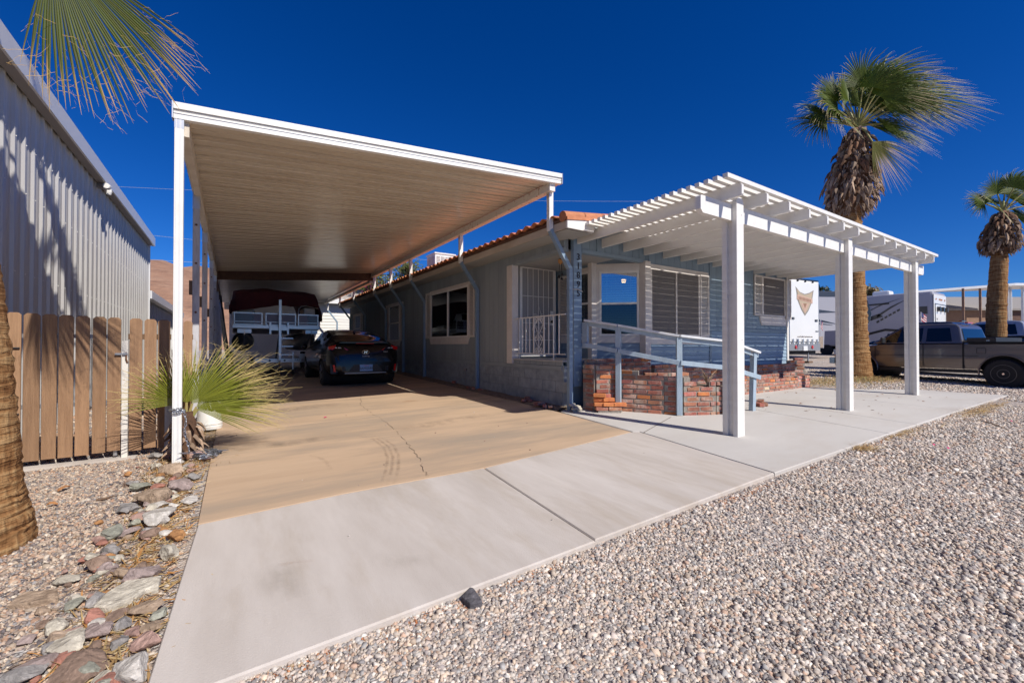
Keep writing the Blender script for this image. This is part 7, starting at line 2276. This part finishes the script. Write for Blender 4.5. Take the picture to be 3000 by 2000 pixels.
for px, py, lab in ((2738, 1300, 'magenta petal on the gravel nearest the patio edge'), (2780, 1310, 'second magenta petal right of the first on the gravel'), (2965, 1231, 'magenta petal on the gravel at the right'), (953, 1224, 'magenta petal on the tan driveway')):
    p = gp(px, py); q = MB(); q.add([(-.03, 0, 0), (0, -.02, .012), (.03, 0, .004), (0, .02, .016)], [(0, 1, 2, 3)])
    o = q.build('petal', 'petal', recalc=False); o.location = (p.x, p.y, gz(p.x, p.y) + (.008 if px < 1000 else -.012)); tag(o, lab, 'petal')
def stick(label, pts, r):
    q = [gp(*z) for z in pts]; q = [(v.x, v.y, gz(v.x, v.y) - GD + r + .012) for v in q]
    mb_ = MB(); mb_.tube(q, [r, r * 1.1, r * .5], 7); o = mb_.build('stick', 'wood_stick', smooth=True); tag(o, label, 'stick'); recentre(o)
stick('brown stick lying on the gravel above the rock border', [Z3(630, 355), Z3(690, 345), Z3(750, 325)], .008)
stick('thin dark twig on the gravel at the right', [(2880, 1230), (2915, 1240), (2955, 1255)], .007)
for a, b, lab in (((375, 300), (460, 270), 'curled dry palm scrap on the gravel in front of the gate'), ((305, 392), (380, 385), 'thin dry palm strip lying on the gravel by the trunk')):
    q0, q1 = gp(*Z3(*a)), gp(*Z3(*b)); d_ = (q1 - q0); sd = Vector((-d_.y, d_.x, 0)).normalized() * .02
    mb_ = MB()
    for t, w in ((0, .2), (.3, 1), (.7, .9), (1, .1)):
        c = q0 + d_ * t; c.z = gz(c.x, c.y) - GD + .02 + .02 * math.sin(t * 3.1)
        mb_.v += [tuple(c - sd * w), tuple(c + Vector((0, 0, .012))), tuple(c + sd * w)]
    for i in range(3):
        mb_.f += [(3 * i, 3 * i + 1, 3 * i + 4, 3 * i + 3), (3 * i + 1, 3 * i + 2, 3 * i + 5, 3 * i + 4)]
    o = mb_.build('palm_scrap', 'dry_leaf'); tag(o, lab, 'palm scrap'); recentre(o)

# =================================================================== SMALL THINGS ABOUT THE HOUSE
bk = thing('bucket', 'upturned white plastic bucket behind the young palm', 'bucket', (-.28, 8.0, gz(-.28, 8.0)))
zb = gz(-.28, 8.0)
MB().lathe((-.25, 7.25, gz(-.25, 7.25)), [(.15, 0), (.155, .04), (.145, .05), (.125, .36), (.12, .37)], 24).build('shell', 'bucket', bk, smooth=True)
MB().lathe((-.25, 7.25, gz(-.25, 7.25) + .06), [(.152, 0), (.152, .02)], 24).build('rim', 'bucket', bk)
# chain wrapped round the post and heaped on the ground
ch_ = thing('chain', 'steel chain wrapped round the carport post and heaped on the ground', 'chain', (-.4, 5.4, gz(-.4, 5.4)))
path = []
for t in np.linspace(0, 7.5, 26): path.append((-.455 + .062 * math.cos(t - 2.2), 5.50 + .058 * math.sin(t - 2.2), .345 + .006 * t))
lastp = Vector(path[-1])
for t in np.linspace(0, 1, 18): path.append((-.40 + .04 * t + .01 * math.sin(t * 9), 5.46 - .02 * t, .36 - .42 * t))
r2 = random.Random(2)
hx_, hy_ = -.22, 5.62
for k in range(46):
    a = k * .9; rr_ = .03 + .10 * r2.random(); path.append((hx_ + rr_ * math.cos(a), hy_ + rr_ * 1.6 * math.sin(a), gz(hx_, hy_) + .012 + .03 * r2.random()))
lk = MB(); lk.tube([(.016 * math.cos(t) * 1.25, .010 * math.sin(t), 0) for t in np.linspace(0, 2 * math.pi, 13)], .0035, 5, caps=False); lkm = lk.mesh('link', smooth=True); lkm.materials.append(MATS['chain'])
for i, (a, b) in enumerate(zip(path, path[1:])):
    a, b = Vector(a), Vector(b); d_ = b - a
    if d_.length < 1e-4: continue
    q = d_.to_track_quat('X', 'Z'); e = (q @ Euler((math.pi / 2 * (i % 2), 0, 0)).to_quaternion()).to_euler()
    inst('link', lkm, ch_, tuple((a + b) / 2), e, (max(.8, d_.length / .028), 1, 1))
# irrigation valve by the house
vv = thing('irrigation_valve', 'white PVC irrigation pipes with blue valve at the house wall', 'valve', (4.75, 7.6, gz(4.75, 7.6)))
p = gp(1458, 1135, .03); zb = gz(p.x, p.y)
MB().tube([(p.x - .18, p.y - .02, zb + .03), (p.x - .05, p.y, zb + .05), (p.x - .04, p.y, zb + .22)], .02, 8).build('pipe', 'pvc', vv, smooth=True)
MB().tube([(p.x + .08, p.y, zb + .20), (p.x + .09, p.y, zb + .12), (p.x + .14, p.y, zb + .10), (p.x + .15, p.y, zb + .03), (p.x + .22, p.y, zb + .02)], .02, 8).build('pipe', 'pvc', vv, smooth=True)
MB().box(p.x - .07, p.y - .04, zb + .21, p.x + .11, p.y + .04, zb + .27).build('valve_body', 'blue_paint', vv, bevel=.01)
MB().lathe((p.x - .03, p.y, zb + .27), [(.025, 0), (.02, .05), (.012, .10)], 10).build('solenoid', 'black_rubber', vv)
MB().tube([(p.x, p.y, zb + .3), (p.x + .1, p.y + .05, zb + .42), (p.x + .2, p.y + .1, zb + .40)], .004, 5).build('cable', 'wood_orange', vv)
# concrete lump under the corner post
o = inst('concrete_lump', rock_variant(2, 'pale'), None, (4.92, 5.52, gz(4.9, 5.5) - .02), (0, 0, .5), (.34, .16, .12)); tag(o, 'rough concrete lump at the foot of the porch corner post', 'concrete block')
o = inst('concrete_lump', rock_variant(5, 'white'), None, (4.87, 5.57, gz(4.9, 5.5) + .07), (0, 0, .2), (.15, .09, .06)); tag(o, 'pale stone sitting on top of the concrete lump', 'rock')
# hose bib standpipe and wire on the siding
mb = MB(); mb.tube([(4.885, 9.6, .06), (4.885, 9.6, .42)], .012, 6); mb.box(4.86, 9.55, .40, 4.90, 9.65, .46); o = mb.build('outlet_box', 'metal_shade'); tag(o, 'small grey conduit box low on the house side wall', 'conduit box'); recentre(o)
# worn wood post leaning at the fence end beside the young palm
o = MB().box(-.60, 5.95, gz(-.6, 5.95) - .05, -.52, 6.03, .62).build('old_stump_post', 'old_wood_white'); tag(o, 'short weathered grey post between the fence and young palm', 'post'); recentre(o)
